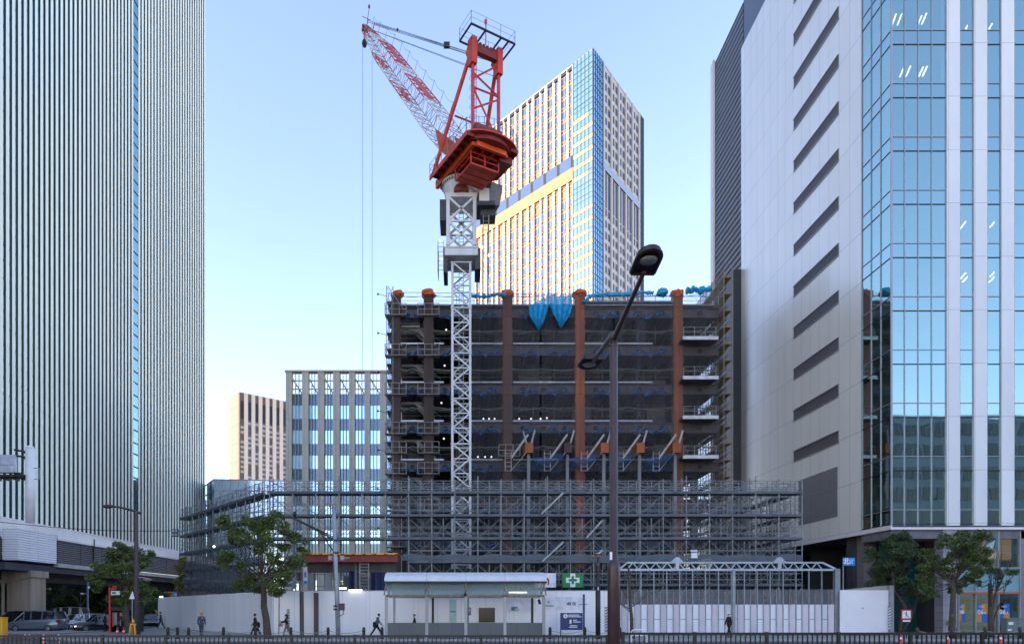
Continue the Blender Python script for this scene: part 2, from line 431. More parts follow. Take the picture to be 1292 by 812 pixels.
def pier(y):
    m = MB(); m.box(-46.6, -44.2, y, y+2.6, 0, 5.4)
    for q in (.5, 1.0, 1.5): m.box(-46.6+q, -46.45+q, y-.05, y, 0, 5.0)
    m.prism([(-52,y-.2,5.98),(-44,y-.2,5.98),(-44,y-.2,5.3),(-46.6,y-.2,4.7),(-52,y-.2,4.7)], V((0,3,0))); m.tube((-47.0,y,0),(-47.0,y,5),.16,8)
    return m
build('pier', pier(70), M_pier, ex); build('pier', pier(112), M_pier, ex)
# sign gantry seen from behind
gt = thing('sign_gantry', 'white road sign gantry on the elevated road, sign seen from behind', 'sign gantry', P(38,658,68))
m = MB(); px = PX(38, 68); m.tube((px,68,PZ(659,68)), (px,68,PZ(566,68)), .42, 14); m.lathe((px,68,PZ(566,68)), [(.42,0),(.3,.25),(.05,.36)], 14)
build('post', m, M_white, gt, True)
m = MB(); x0 = PX(-60,68); x1 = PX(21,68)
m.box(x0, x1, 67.8, 68.1, PZ(596,68), PZ(574,68)); 
for i in range(7):
    xx = x1 - .4 - i*1.0; m.box(xx, xx+.1, 67.7, 67.8, PZ(596,68), PZ(574,68)); m.lathe((xx-.4,67.79,PZ(586,68)), [(.16,-.03),(.16,0)], 10, axis=(0,-1,0))
m.box(x0,x1,67.7,67.79,PZ(586.5,68),PZ(585.5,68)); build('sign_back', m, mat('sign_back_grey', (.55,.6,.66), .5), gt)
m = MB(); m.box(x0, PX(35,68), 67.2, 68.3, PZ(603,68), PZ(600,68)); m.bar((x0,67.3,PZ(598,68)),(PX(34,68),67.3,PZ(598,68)),.1)
for i in range(9): m.box(PX(32,68)-i*.9, PX(32,68)-i*.9+.1, 67.1, 68.4, PZ(606,68), PZ(603,68))
build('catwalk', m, M_dark, gt)
for yy in (570, 577, 600):
    m = MB(); m.tube((PX(18,68),68,PZ(yy-3,68)),(PX(34,68),68,PZ(yy,68)),.1,8); m.box(PX(31,68)-.1,PX(31,68)+.1,67.8,68.2,PZ(yy+1.5,68),PZ(yy-1.5,68)); build('arm', m, M_dark, gt)
m = MB(); m.path([(px+.42,68,PZ(590,68)),(px+.9,68,PZ(590,68)),(px+.9,68,PZ(604,68)),(px+.42,68,PZ(604,68))],.05,6); build('ladder_hoop', m, M_galv, gt)

# ================================================================== the white building on the right
M_wpan = panel('white_wall_panels', (.82,.83,.76), (0,1), 1.7, 4.21, ou=.2, ov=8.73, var=.05, dirt=.14, rough=.38, glossvar=.12, lw=.05, lc=(.45,.47,.49), coat=1)
M_wpier= panel('white_pier_panels', (.7,.76,.76), (1,0), 1.04, 4.21, ou=0, ov=8.73+.13, var=.06, dirt=.14, rough=.6, lw=.03, ribs=('x', .09), ribdepth=.01)
M_lou2 = panel('dark_grey_louvre', (.12,.125,.135), (0,1), 1.7, 50, var=.08, rough=.6, ribs=('z', .12), ribdepth=.05)
M_loub = panel('grey_block_louvre', (.2,.21,.22), (0,1), 1.7, 2.1, ov=8.73, var=.06, rough=.6, ribs=('z', .16), ribdepth=.04)
M_navy = panel('navy_cladding', (.05,.075,.12), (0,1), 1.7, 4.21, var=.1, rough=.35)
M_rib  = panel('dark_ribbed_cladding', (.12,.16,.2), (0,1), 200, 200, var=0, dirt=.25, rough=.5, ribs=('z', .8), ribdepth=.4)
M_rgl  = glass('curtain_wall_glass', (.46,.66,.6), .68, (.015,.03,.05), .015, .05, .45, see=.55)
M_rgs  = glass('spandrel_glass', (.46,.66,.62), .66, (.015,.035,.05), .03, .02, .3)
M_mull = mat('mullion', (.33,.36,.38), .4, .4, var=.1)
FZ = 8.73; FH = 4.21
def fl(i): return PZ(642.6, 54) + FH*i         # floor line i; 0 is the lowest line of the glass
rb = thing('white_office_building', 'white panelled office building with glass corner and slanted rows of dark louvres at the right', 'building', (34, 54, 0))
XR = 78; ZT = 96
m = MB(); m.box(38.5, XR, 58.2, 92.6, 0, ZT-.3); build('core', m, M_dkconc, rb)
fs = Fr((34, 92.9, 0), (0, -1)); ff = Fr((34, 54, 0), (1, 0))
def sy(x): return 92.9 - 861*34/(x-CX)                    # distance along the side from its far end for a photo column
m = MB(); m.box(34, 38.4, 57.8, 82.9, FZ, 70); build('side_wall', m, M_wpan, rb)
m = MB(); m.box(34.3, 38.4, 57.8, 82.9, 70.02, ZT); build('setback_wall', m, M_navy, rb)
m = MB(); m.box(34.25, 60, 82.95, 93, 0, 75.6); build('ribbed_wing', m, M_rib, rb)
m = MB(); m.box(34.0, 34.24, 92.1, 93.1, 0, 76); build('corner_trim', m, M_white, rb)
m = MB(); m.tube((35,83.4,75.6),(35,83.4,79),.12,6); build('roof_mast', m, M_dark, rb)
for i, yl in enumerate([2,55,109,162,214.5,267,320,372,424.5,476.5,528.5,580]):
    z = PZ(yl+2, 861*34/420); a, b = sy(1002), sy(1058)
    m = MB(); fs.box(m, a, b, z, z+1.0, .0, .05, 0); fs.box(m, a-.05, b+.05, z+1.0, z+1.08, 0, .1, 1); fs.box(m, a-.05, b+.05, z-.07, z, 0, .08, 1)
    build('louvre', m, [M_lou2, M_mull], rb)
m = MB(); a, b = sy(1008), sy(1057); fs.box(m, a, b, FZ+1.7, FZ+6.2, .0, .045); build('louvre_block', m, M_loub, rb)
# side glass (three panes wide) and front glass
def pane(fr, u0, u1, z0, z1, mull=.07):
    m = MB(); m.add([fr.p(u0,z0,.02), fr.p(u1,z0,.02), fr.p(u1,z1,.02), fr.p(u0,z1,.02)], [(0,1,2,3)], 0); return m
def bay(fr, us, zs, i):
    # one bay of one storey: spandrel pane, dark drip line, vision pane, mullions
    m = MB(); z0, z1 = zs
    for a, b in zip(us, us[1:]):
        m.add([fr.p(a,z0,0), fr.p(b,z0,0), fr.p(b,z1-1.17,0), fr.p(a,z1-1.17,0)], [(0,1,2,3)], 0)
        m.add([fr.p(a,z1-1.1,0), fr.p(b,z1-1.1,0), fr.p(b,z1,0), fr.p(a,z1,0)], [(0,1,2,3)], 1)
    fr.box(m, us[0], us[-1], z1-1.17, z1-1.09, -.05, .03, 3)
    fr.box(m, us[0], us[-1], z1-.03, z1+.03, -.05, .05, 2)
    for a in us: fr.box(m, a-.03, a+.03, z0, z1, -.1, .06, 2)
    return m
side_us = [sy(1124.5), sy(1111.5), sy(1099.5), sy(1088)][::-1]
lev = [fl(-1)+2.95] + [fl(i) for i in range(21)]
front_us = [[.06, 1.06, 2.13, 3.2, 4.33]] + [[4.33+1.09+i*2.15, 4.33+1.09+1.06+i*2.15] for i in range(18)]
for i in range(len(lev)-1):
    build('window', bay(fs, side_us, (lev[i], lev[i+1]), i), [M_rgl, M_rgs, M_mull, M_black], rb)
    for us in front_us[:6]:
        build('window', bay(ff, us, (lev[i], lev[i+1]), i), [M_rgl, M_rgs, M_mull, M_black], rb)
m = MB()
for i in range(len(lev)-1):
    for us in front_us[6:]: m.join(bay(ff, us, (lev[i], lev[i+1]), i))
build('window_row', m, [M_rgl, M_rgs, M_mull, M_black], rb, kind='stuff')
for a, b in zip(front_us, front_us[1:]):
    m = MB(); ff.box(m, a[-1]+.03, b[0]-.03, lev[0], ZT, -.6, .1); build('pier', m, M_wpier, rb)
m = MB(); ff.box(m, front_us[-1][-1]+.03, 44, lev[0], ZT, -.6, .1); build('pier', m, M_wpier, rb)
m = MB()
for z in lev: m.box(34.12, XR-.3, 54.2, 58.2, z-1.0, z-.1)
m.box(34.1, XR, 54.12, 58.2, lev[0]-.4, lev[0]-.01); build('floor_slab', m, mat('ceiling_void', (.16,.17,.18), .9), rb)
rr = random.Random(5); lamps = MB()
for (x, y) in [(1128,25),(1135,25),(1160,27),(1166,24),(1138,91),(1146,90),(1162,91),(1167,90),(1219,36),(1248,37),(1215,284),(1253,282),(1215,348),(1253,345),(1218,352),(1252,352)]:
    p = P(x, y, 55.6); a = V((.28, .9, 0)); lamps.obox(p, a.normalized()*.55, V((.05,-.015,0)), V((0,0,.025)))
build('ceiling_light', lamps, mat('office_light', (1,1,1), .5, emis=((1,.97,.9), 1.6)), rb)
# soffit, ground floor
m = MB(); m.add([(34,54,FZ-.3),(XR,54,FZ-.3),(XR,58.3,FZ-.3),(34.9,83,FZ-.3),(34,83,FZ-.3)], [(0,1,2,3,4)]); build('soffit', m, M_conc, rb)
m = MB(); m.box(33.95, 34.1, 53.95, 83, FZ-.35, FZ); m.box(34.1, XR, 53.95, 54.1, FZ-.35, lev[0]-.42+.3); build('soffit_edge', m, M_whb, rb)
M_stone = panel('grey_stone', (.21,.2,.2), (1,0), 1.2, 2.4, var=.12, dirt=.2, rough=.6)
M_stonp = panel('pale_stone', (.3,.31,.34), (1,0), .8, .6, var=.18, dirt=.3, rough=.7)
for a, b, Yc, mm in ((1076,1089,60,M_dkconc),(1089.5,1106,59,M_stone),(1190,1208,54.1,M_stonp),(1167,1189,57,M_dkconc)):
    m = MB(); m.box(PX(a,Yc), PX(b,Yc), Yc, Yc+1.0, 0, FZ-.31); build('pillar', m, mm, rb)
m = MB(); m.box(41, 41.3, 60, 92, 0, FZ-.32); m.box(36, 47, 70, 70.3, 0, FZ-.32); build('recess_wall', m, M_dkconc, rb)
M_lob = glass('lobby_glass', (.45,.75,.75), .14, (.02,.045,.045), .02, .02, .4, see=.85)
m = MB(); m.box(PX(1107,58.1)+.1, PX(1167,58.1), 58.1, 58.14, 0, 8); build('lobby_glass', m, mat('green_glass_wall', (.02,.09,.085), .08, var=.3), rb)
xs = [PX(x, 54.3) for x in (1208.5, 1230, 1259, 1286)]
M_tealp = mat('teal_band', (.2,.4,.42), .25, var=.15, scale=.6)
for a, b in zip(xs, xs[1:]):
    build('shop_window', MB().box(a+.05, b-.05, 54.3, 54.34, 0.2, 3.35), M_lob, rb); build('upper_shop_window', MB().box(a+.05, b-.05, 54.3, 54.34, 5.43, 8.3), M_lob, rb)
    m = MB(); m.box(a+.04, b-.04, 54.28, 54.36, 3.55, 5.3); build('frosted_band', m, M_tealp, rb)
m = MB()
for a in xs: m.box(a-.05, a+.05, 54.18, 54.4, 0, 8.4)
m.box(xs[0], xs[-1], 54.2, 54.4, 3.36, 3.54); m.box(xs[0], xs[-1], 54.2, 54.4, 5.3, 5.42); build('shop_frame', m, M_mull, rb)
m = MB(); m.box(xs[0], xs[-1], 54.1, 54.19, 3.3, 3.44); build('orange_trim', m, mat('orange_trim_paint', (.5,.13,.03), .5), rb)
m = MB(); m.box(xs[0]-.2, xs[-1]+1, 57.6, 57.9, 0, 8.2); build('interior_wall', m, mat('warm_interior', (.4,.37,.3), .8, emis=((1,.8,.5), .05), var=.3), rb)
m = MB(); m.box(PX(1287,54.2), XR, 54.2, 55, 0, FZ-.31); build('end_wall', m, M_stone, rb)
# bank sign inside the glass, faint emission added so it shows through
bs = thing('bank_sign', 'orange and blue shop sign board behind the upper ground floor glass', 'sign', (41.5, 54.9, 5.4))
m = MB(); m.box(PX(1216,54.7), PX(1276,54.7), 54.7, 54.8, PZ(706,54.7), PZ(671,54.7)); build('board', m, mat('sign_orange', (.55,.24,.07), .5, emis=((1,.42,.12), .1)), bs)
m = MB(); m.box(PX(1244,54.68), PX(1260,54.68), 54.66, 54.69, PZ(692,54.7), PZ(676,54.7)); build('blue_field', m, mat('sign_blue', (.03,.09,.3), .5, emis=((.05,.2,.6), .12)), bs)
m = MB(); m.add([P(1241,693,54.62),P(1249,693,54.62),P(1246,686,54.62)], [(0,1,2)]); m.add([P(1246,686,54.62),P(1252,693,54.62),P(1256,681,54.62)],[(0,1,2)]); m.join(text_mb('スター銀行', .55, P(1243,700.5,54.6), fit=2.3))
build('lettering', m, mat('sign_white', (.8,.8,.78), .5, emis=((1,1,1), .15)), bs)
M_pob = mat('poster_blue', (.02,.12,.42), .5); M_poo = mat('poster_orange', (.5,.24,.05), .5); M_pow = mat('poster_white', (.75,.75,.75), .5)
for i, (x, lab) in enumerate(((1211,'narrow blue and orange poster reading 06, leftmost in the shop window'),(1238.5,'blue and orange poster reading 06, middle one in the shop window'),(1266.5,'blue and orange poster reading 06, rightmost in the shop window'))):
    Yp = 54.26; w = 7.4 if i else 4.6; xc = x if i else x+2
    t_ = thing('poster', lab, 'poster', P(xc, 784, Yp), 'posters in the shop window')
    m = MB(); m.box(PX(xc-w,Yp), PX(xc+w,Yp), Yp, Yp+.02, PZ(784,Yp), PZ(761,Yp), 0)
    a, b = (PX(xc,Yp), PX(xc+w,Yp)) if i < 2 else (PX(xc-w,Yp), PX(xc,Yp))
    m.box(a, b, Yp-.006, Yp-.001, PZ(784,Yp) if i < 2 else PZ(773,Yp), PZ(773,Yp) if i < 2 else PZ(761,Yp), 0)
    m.box(PX(xc-w,Yp) if i<2 else PX(xc,Yp), PX(xc,Yp) if i<2 else PX(xc+w,Yp), Yp-.006, Yp-.001, PZ(784,Yp), PZ(773,Yp), 1)
    m.box(PX(xc,Yp) if i<2 else PX(xc-w,Yp), PX(xc+w,Yp) if i<2 else PX(xc,Yp), Yp-.006, Yp-.001, PZ(773,Yp), PZ(761,Yp), 1)
    build('sheet', m, [M_pob, M_poo], t_)
    m = text_mb('06', .5 if i else .4, P(xc-1.5 if i else xc, 771.5, Yp-.012), bold=.012); m.join(text_mb('S', .26, P(xc+4.5, 772.5, Yp-.012), bold=.008)) if i else None
    for q in range(3): m.box(PX(xc-w*.5,Yp), PX(xc+w*.5,Yp), Yp-.014, Yp-.01, PZ(763.8+q*.9,Yp), PZ(763.5+q*.9,Yp))
    build('lettering', m, M_pow, t_)
# dark narrow building squeezed between the frame and the white wall
M_dkcl = panel('black_cladding', (.022,.028,.033), (1,0), 30, .9, var=.1, dirt=.2, rough=.45, lw=.06, lc=(.008,.01,.012))
m = MB(); m.box(PX(925,82.96), 34.22, 82.91, 82.945, 0, PZ(340,82.93)); m.box(PX(925,82.96), 34.22, 82.947, 85.0, 0, PZ(340,82.93)-.02)
solo('narrow_dark_building', m, M_dkcl, 'narrow black clad building wedged between the steel frame and the white wall', 'building')

# ================================================================== hotel tower with a glass corner
M_hwh = mat('hotel_white_rib', (.56,.51,.44), .6, var=.06, scale=.2)
M_hor = mat('hotel_tan_spandrel', (.33,.22,.12), .7, var=.12, scale=.2)
M_hgl = glass('hotel_window', (.32,.45,.62), .35, (.03,.05,.08), .04, .03, .3)
M_hdk = glass('hotel_dark_window', (.13,.17,.22), .05, (.012,.018,.025), .05, .03, .3)
M_hcg = glass('hotel_corner_glass', (.5,.8,.92), .6, (.03,.1,.13), .03, .06, .2)
M_hye = mat('hotel_yellow_blind', (.5,.42,.2), .5, var=.15, scale=.4)
hp = V((PX(748,192), 192, 0)); HZ = PZ(63, 192); fhh = 3.3
ht = thing('hotel_tower', 'tall cream and white hotel tower with a blue glass corner behind the crane', 'building', hp)
fl_ = Fr(hp + V((-.85,1,0)).normalized()*49.5, (.85, -1))       # left face, u towards the corner
fr_ = Fr(hp, (.77, 1)); LL = 49.5; LR = 34.6
pl = hp + V((-.85,1,0)).normalized()*LL; pr = hp + V((.77,1,0)).normalized()*LR
bk = pl + (pr - hp)
m = MB(); m.prism([(p.x,p.y,HZ-.5) for p in (hp+V((0,.4,0)), pr+V((-.3,0,0)), bk, pl+V((.3,0,0)))], V((0,0,-HZ+.5))); build('core', m, M_hor, ht)
cg = LL - 6.7; wins = []; mechZ0, mechZ1 = 128.9, 132.4
# floors downwards from the top
zs = [HZ - 3.0 - i*fhh for i in range(46)]
nb = 8; bw = cg / nb
for k_, z in enumerate(zs):
    if z < 30: continue
    if mechZ0 - 9 < z - .3 < mechZ1 + .8: continue
    for b_ in range(nb-1, -1, -1):
        for q in (0, 1):
            u = b_*bw + .95 + q*(bw/2 - .1)
            mm_ = MB(); a, b = u-.05, u+1.6
            mm_.add([fl_.p(a,z-.75,.06), fl_.p(b,z-.75,.06), fl_.p(b,z+1.2,.06), fl_.p(a,z+1.2,.06)], [(0,1,2,3)], 0)
            fl_.box(mm_, (a+b)/2-.05, (a+b)/2+.05, z-.75, z+1.2, .05, .12, 1)
            wins.append((mm_, z))
M_hwin = [M_hgl, M_mull]
many('window', [w_ for w_, z in wins], M_hwin, ht, 95)
ribs = []
for b_ in range(nb+1):
    u = b_*bw; w_ = .95
    m = MB(); fl_.box(m, max(0,u-w_/2), min(cg,u+w_/2), 20, HZ-.2, 0, .45); ribs.append(m)
    if b_ < nb:
        u2 = u + bw/2 + .28; m = MB(); fl_.box(m, u2-.36, u2+.36, 20, HZ-.2, 0, .3); ribs.append(m)
for m in ribs: build('white_rib', m, M_hwh, ht)
m = MB()
for z in zs:
    if 30 < z: fl_.box(m, .4, cg-.4, z-1.0, z-.92, 0, .12); fl_.box(m, .4, cg-.4, z+1.3, z+1.38, 0, .12)
build('sill_line', m, M_hwh, ht)
for b_ in range(nb): m = MB(); fl_.box(m, b_*bw+.15, (b_+1)*bw-.9, mechZ0, mechZ1, .46, .5); build('plant_floor_glass', m, M_hgl, ht)
for b_ in range(nb): m = MB(); fl_.box(m, (b_+1)*bw-.88, (b_+1)*bw+.13, mechZ0, mechZ1, .3, .47); build('plant_floor_louvre', m, M_fins, ht)
m = MB(); fl_.box(m, 0, cg, mechZ0-3.6, mechZ0-.05, .2, .52); build('frieze', m, M_hor, ht)
m = MB(); fl_.box(m, -.2, LL+.1, HZ-.3, HZ, -.3, .4); fr_.box(m, 0, LR, HZ-.3, HZ, -.3, .4); build('parapet', m, M_hwh, ht)
# corner glass
def cgl(fr, u0, u1, nm, seed):
    rr = random.Random(seed); G = MB(); n = 5; nlev = 42
    for i in range(nlev):
        z1 = HZ - .3 - i*fhh; z0 = z1 - fhh
        for j in range(n):
            a = u0 + (u1-u0)*j/n; b = u0 + (u1-u0)*(j+1)/n
            yb = (nm == 'L' and (i > 4) and (j < 4 or i % 5) and not (11 <= i <= 12) and i < 38 and z0 > 48)
            G.add([fr.p(a,z0,.5), fr.p(b,z0,.5), fr.p(b,z0+1.9,.5), fr.p(a,z0+1.9,.5)], [(0,1,2,3)], 0 )
            G.add([fr.p(a,z0+1.9,.5), fr.p(b,z0+1.9,.5), fr.p(b,z1,.5), fr.p(a,z1,.5)], [(0,1,2,3)], 2 if yb else 0)
        fr.box(G, u0, u1, z0-.07, z0+.07, .45, .6, 1); fr.box(G, u0, u1, z0+1.86, z0+1.94, .45, .58, 1)
    for j in range(n+1):
        a = u0 + (u1-u0)*j/n; fr.box(G, a-.06, a+.06, 20, HZ, .45, .64, 1)
    fr.box(G, u0, u1, 20, HZ-.1, 0, .44, 1)
    return G
M_hmu = mat('hotel_mullion', (.06,.09,.11), .4)
build('corner_glass', cgl(fl_, cg, LL+.35, 'L', 1), [M_hcg, M_hmu, M_hye], ht)
build('corner_glass', cgl(fr_, -.35, 5.2, 'R', 2), [M_hcg, M_hmu, M_hye], ht)
build('corner_glass', cgl(fr_, LR-3.2, LR, 'S', 3), [M_hcg, M_hmu, M_hye], ht)
m = MB(); fr_.box(m, 5.2, LR-3.2, 20, HZ-.2, 0, .3); build('white_face', m, M_hwh, ht)
wr = []; nbr = 5; bwr = (LR-3.2-5.2-1)/nbr
for z in zs:
    if z < 30: continue
    slot_ = mechZ0 - 11 < z < mechZ0 - .5
    for b_ in range(nbr):
        for q in (0, 1):
            u = 5.2 + .9 + b_*bwr + .5 + q*(bwr/2-.15)
            m = MB()
            z0, z1 = (z-1.65, z+1.65) if slot_ else (z-.8, z+1.25)
            m.add([fr_.p(u,z0,.34), fr_.p(u+1.35,z0,.34), fr_.p(u+1.35,z1,.34), fr_.p(u,z1,.34)], [(0,1,2,3)], 0)
            fr_.box(m, u+1.36, u+1.5, z0, z1, .3, .5, 1)
            wr.append(m)
many('dark_window', wr, [M_hdk, M_hwh], ht, 95)
for b_ in range(nbr+1):
    u = 5.2 + .75 + b_*bwr; m = MB(); fr_.box(m, u-.45, u+.45, 20, HZ-.2, .3, .7); build('white_rib', m, M_hwh, ht)
m = MB(); fr_.box(m, 5.2, LR-3.2, mechZ0-1, mechZ0+1.2, .55, .75); build('grey_band', m, M_mull, ht)
m = MB()
for b_ in range(nb*2): fl_.box(m, b_*bw/2+.2, b_*bw/2+bw/2-.4, HZ-1.2, HZ-.4, .3, .34)
build('crown_opening', m, M_hdk, ht)

# ================================================================== tan tower in the distance
M_bei = panel('tan_cladding', (.22,.195,.165), (1,1.2), 6, 13, var=.04, dirt=.08, rough=.8, lw=.25)
M_bei2= mat('tan_rib', (.75,.64,.5), .8, var=.06, scale=.1)
M_bdk = mat('tan_tower_glass', (.05,.04,.035), .2, var=.5, scale=.3)
M_blt = mat('pale_blind', (.42,.42,.42), .5, var=.2)
M_bbr = mat('brown_spandrel', (.16,.11,.075), .7)
YB = 480; bp0 = V((PX(302,YB), YB, 0)); BZ = PZ(494, YB)
dt_ = thing('distant_tan_tower', 'distant tan high-rise with vertical window strips, left of the stone fronted block', 'building', bp0)
# face receding to the right
fb = Fr(bp0, (1.2, 1)); BL = 37.2
m = MB(); q = V((1,-1.2,0)).normalized()*-1
b0 = bp0; b1 = bp0 + fb.u*BL; b3 = bp0 + V((PX(288,YB*1.02)-bp0.x, YB*.025, 0)); b2 = b1 + (b3-b0)*2.2
m.prism([(p.x,p.y,BZ) for p in (b0,b1,b2,b3)], V((0,0,-BZ))); build('body', m, M_bei, dt_)
wbs = []; rr = random.Random(3)
nc = 7; cw = BL/nc
for k_ in range(24):
    z = BZ - 22 - k_*6.2*.56
    for c_ in range(nc):
        m = MB(); u = c_*cw + .8
        m.add([fb.p(u,z,.3), fb.p(u+cw*.48,z,.3), fb.p(u+cw*.48,z+1.7,.3), fb.p(u,z+1.7,.3)], [(0,1,2,3)], 0 if rr.random() < .35 else 1)
        wbs.append(m)
many('window', wbs, [M_bdk, M_blt], dt_, 95)
for c_ in range(nc):
    u = c_*cw + .6; m = MB(); fb.box(m, u, u+cw*.5, 20, BZ-.8, .0, .25, 0)
    for k_ in range(5): fb.box(m, u+.2, u+cw*.48, BZ-22+k_*0-(-3)*1, BZ-6, .26, .28, 1)
    build('window_strip', m, [M_bbr, M_bdk], dt_)
    m = MB(); fb.box(m, u+cw*.5, u+cw, 20, BZ-.5, .0, 1.0); build('rib', m, M_bei2, dt_)

# ================================================================== stone and glass block in the middle distance
YS = 113.0; SZ = PZ(467.5, YS)
M_stn = panel('ribbed_grey_stone', (.6,.58,.49), (1,0), 1.3, 4.05, ov=SZ-12.15, var=.08, dirt=.2, rough=.75, lw=.04)
M_sgl = glass('stone_block_glass', (.55,.82,1.0), .8, (.03,.08,.12), .02, .02, .2)
M_ssp = glass('stone_block_spandrel', (.2,.3,.4), .35, (.03,.045,.065), .06)
sb = thing('stone_fronted_block', 'office block of grey stone piers and blue glass left of the steel frame', 'building', (PX(424,YS), YS, 0))
fx = Fr((PX(360.5,YS), YS, 0), (1, 0)); SW = 20.0
m = MB(); m.box(fx.o.x+.4, fx.o.x+SW, YS+.9, YS+16, 0, SZ-4.6); build('core', m, M_dkconc, sb)
cols_px = [(361,368.5),(381.5,389.5),(401,409.5),(420.5,429),(440.5,448),(460,467),(479.5,488)]
xsx = [(PX(a,YS)-fx.o.x, PX(b,YS)-fx.o.x) for a, b in cols_px] + [(18.6, 20)]
for a, b in xsx:
    m = MB(); fx.box(m, a, b, 0, SZ-.25, -.9, .25); build('stone_pier', m, M_stn, sb)
m = MB(); fx.box(m, -.1, SW, SZ-.25, SZ, -.9, .4); build('cornice', m, M_stn, sb)
m = MB()
for a, b in zip(xsx, xsx[1:]):
    for q in (.33, .66): fx.box(m, a[1]+(b[0]-a[1])*q-.04, a[1]+(b[0]-a[1])*q+.04, 0, SZ-.3, -.4, .1)
    for dz in (1.6, 3.0): fx.box(m, a[1], b[0], SZ-dz-.06, SZ-dz+.06, -.3, 0)
    m.bar(fx.p(a[1], SZ-1.2, -.6), fx.p(b[0], SZ-3.9, -.6), .22)
build('mullion', m, M_mull, sb)
for k_ in range(9):
    z1 = PZ(496, YS) - k_*4.14
    for a, b in zip(xsx, xsx[1:]):
        m = MB(); u0, u1 = a[1], b[0]
        m.add([fx.p(u0,z1-1.9,-.3), fx.p(u1,z1-1.9,-.3), fx.p(u1,z1,-.3), fx.p(u0,z1,-.3)], [(0,1,2,3)], 1)
        zb = max(z1-4.14, .1)
        if z1-1.9 > zb: m.add([fx.p(u0,zb,-.28), fx.p(u1,zb,-.28), fx.p(u1,z1-1.9,-.28), fx.p(u0,z1-1.9,-.28)], [(0,1,2,3)], 0)
        fx.box(m, u0, u1, z1-1.93, z1-1.87, -.3, -.2, 2)
        build('window', m, [M_sgl, M_ssp, M_mull], sb)
m = MB(); fx.box(m, xsx[0][1], xsx[1][0], 0, SZ-9, -.25, -.2); 
# ================================================================== low glass block peeping over the hoarding scaffold
M_lgl = glass('low_block_glass', (.5,.6,.72), .6, (.15,.2,.26), .05)
YL = 140; lg = thing('low_glass_block', 'low pale glass block between the ribbed tower and the distant tan tower', 'building', (PX(270,YL), YL, 0))
o_ = V((PX(270,YL), YL, 0)); ZL = PZ(603.5, YL); fa = Fr(o_, (1, .12)); u2 = V((-.62, 1.0, 0)).normalized(); fc = Fr(o_ + u2*9, -u2)
m = MB(); c1 = o_ + fa.u*14; c2 = c1 + u2*9; c3 = o_ + u2*9
m.prism([(p.x,p.y,ZL-.05) for p in (o_+V((0,.05,0)),c1,c2,c3)], V((0,0,-ZL+.05))); build('glass_walls', m, M_lgl, lg)
m = MB()
for i in range(9): fa.box(m, i*1.6, i*1.6+.12, 0, ZL, 0, .1)
for i in range(7): fa.box(m, 0, 14, ZL-.2-i*2.2, ZL-.05-i*2.2, 0, .12); fc.box(m, 0, 9, ZL-.2-i*2.2, ZL-.05-i*2.2, 0, .12)
build('mullion', m, mat('pale_mullion', (.35,.42,.5), .4), lg)

# ================================================================== office block across the road behind the viewer (seen mirrored in the glass)
M_ob = mat('office_block_wall', (.26,.29,.34), .8, var=.2); M_obg = mat('office_block_window', (.01,.012,.015), .2)
ob = thing('office_block', 'dark office block across the road, seen mirrored in the lower glass of the white building', 'building', (95, -22, 0))
m = MB(); m.box(52, 150, -48, -22, 0, 38.5); build('body', m, M_ob, ob)
wo = []
for k_ in range(9):
    for i in range(21):
        m = MB(); x = 72 + i*2.6; z = 1.6 + k_*4.15; m.box(x, x+1.9, -22, -21.9, z, z+2.3, 0); m.box(x+.9, x+1.0, -21.9, -21.85, z, z+2.3, 1); wo.append(m)
many('window', wo, [M_obg, M_ob], ob, 95)
# ================================================================== steel frame under construction
YC = 75.0
CT = PZ(373, YC)
LV = [PZ(387,YC), PZ(434.5,YC), PZ(483,YC), PZ(531.5,YC), PZ(580,YC), PZ(628.5,YC), PZ(677,YC), PZ(725,YC)]
XL, XRr = PX(496, YC), PX(905, YC)
CXS = [(500, M_rustd), (541, M_rustd), (640, mat('brown_primer', (.15,.065,.035), .75, var=.4, scale=.8, streak=True)), (731, M_rust), (854, M_rust)]
M_rustb = mat('brown_rust_primer', (.3,.1,.045), .75, var=.45, scale=.8, streak=True)
sf = thing('steel_frame_building', 'unfinished steel frame building with rust columns, open floors and stairs behind grey netting', 'building', (PX(640,YC), YC, 0))
for i, (x, mm) in enumerate(CXS):
    X = PX(x, YC); m = MB(); m.box(X-.5, X+.5, YC-.5, YC+.5, 0, CT-.1)
    for lv in LV:                                      # splice plates and lugs
        m.box(X-.54, X+.54, YC-.54, YC+.54, lv-1.35, lv-1.22); m.box(X-.54, X+.54, YC-.54, YC+.54, lv-.3, lv-.2)
        for s in (-1, 1): m.box(X+s*.5-.06, X+s*.5+.06, YC-.56, YC-.4, lv-2.2, lv-1.8); m.box(X+s*.5-.05, X+s*.5+.06, YC-.54, YC-.4, lv+1.0, lv+1.3)
    build('column', m, M_rustb if i == 4 else mm, sf)
for x in (505, 570, 640, 700, 765, 830, 900):
    m = MB(); X = PX(x, YC); m.box(X-.35, X+.35, 81, 81.7, 0, LV[0]-.3); build('inner_column', m, M_rustd, sf)
M_soff = panel('deck_soffit', (.13,.13,.14), (1,0), .6, 200, var=.15, dirt=.3, rough=.8, lw=.08)
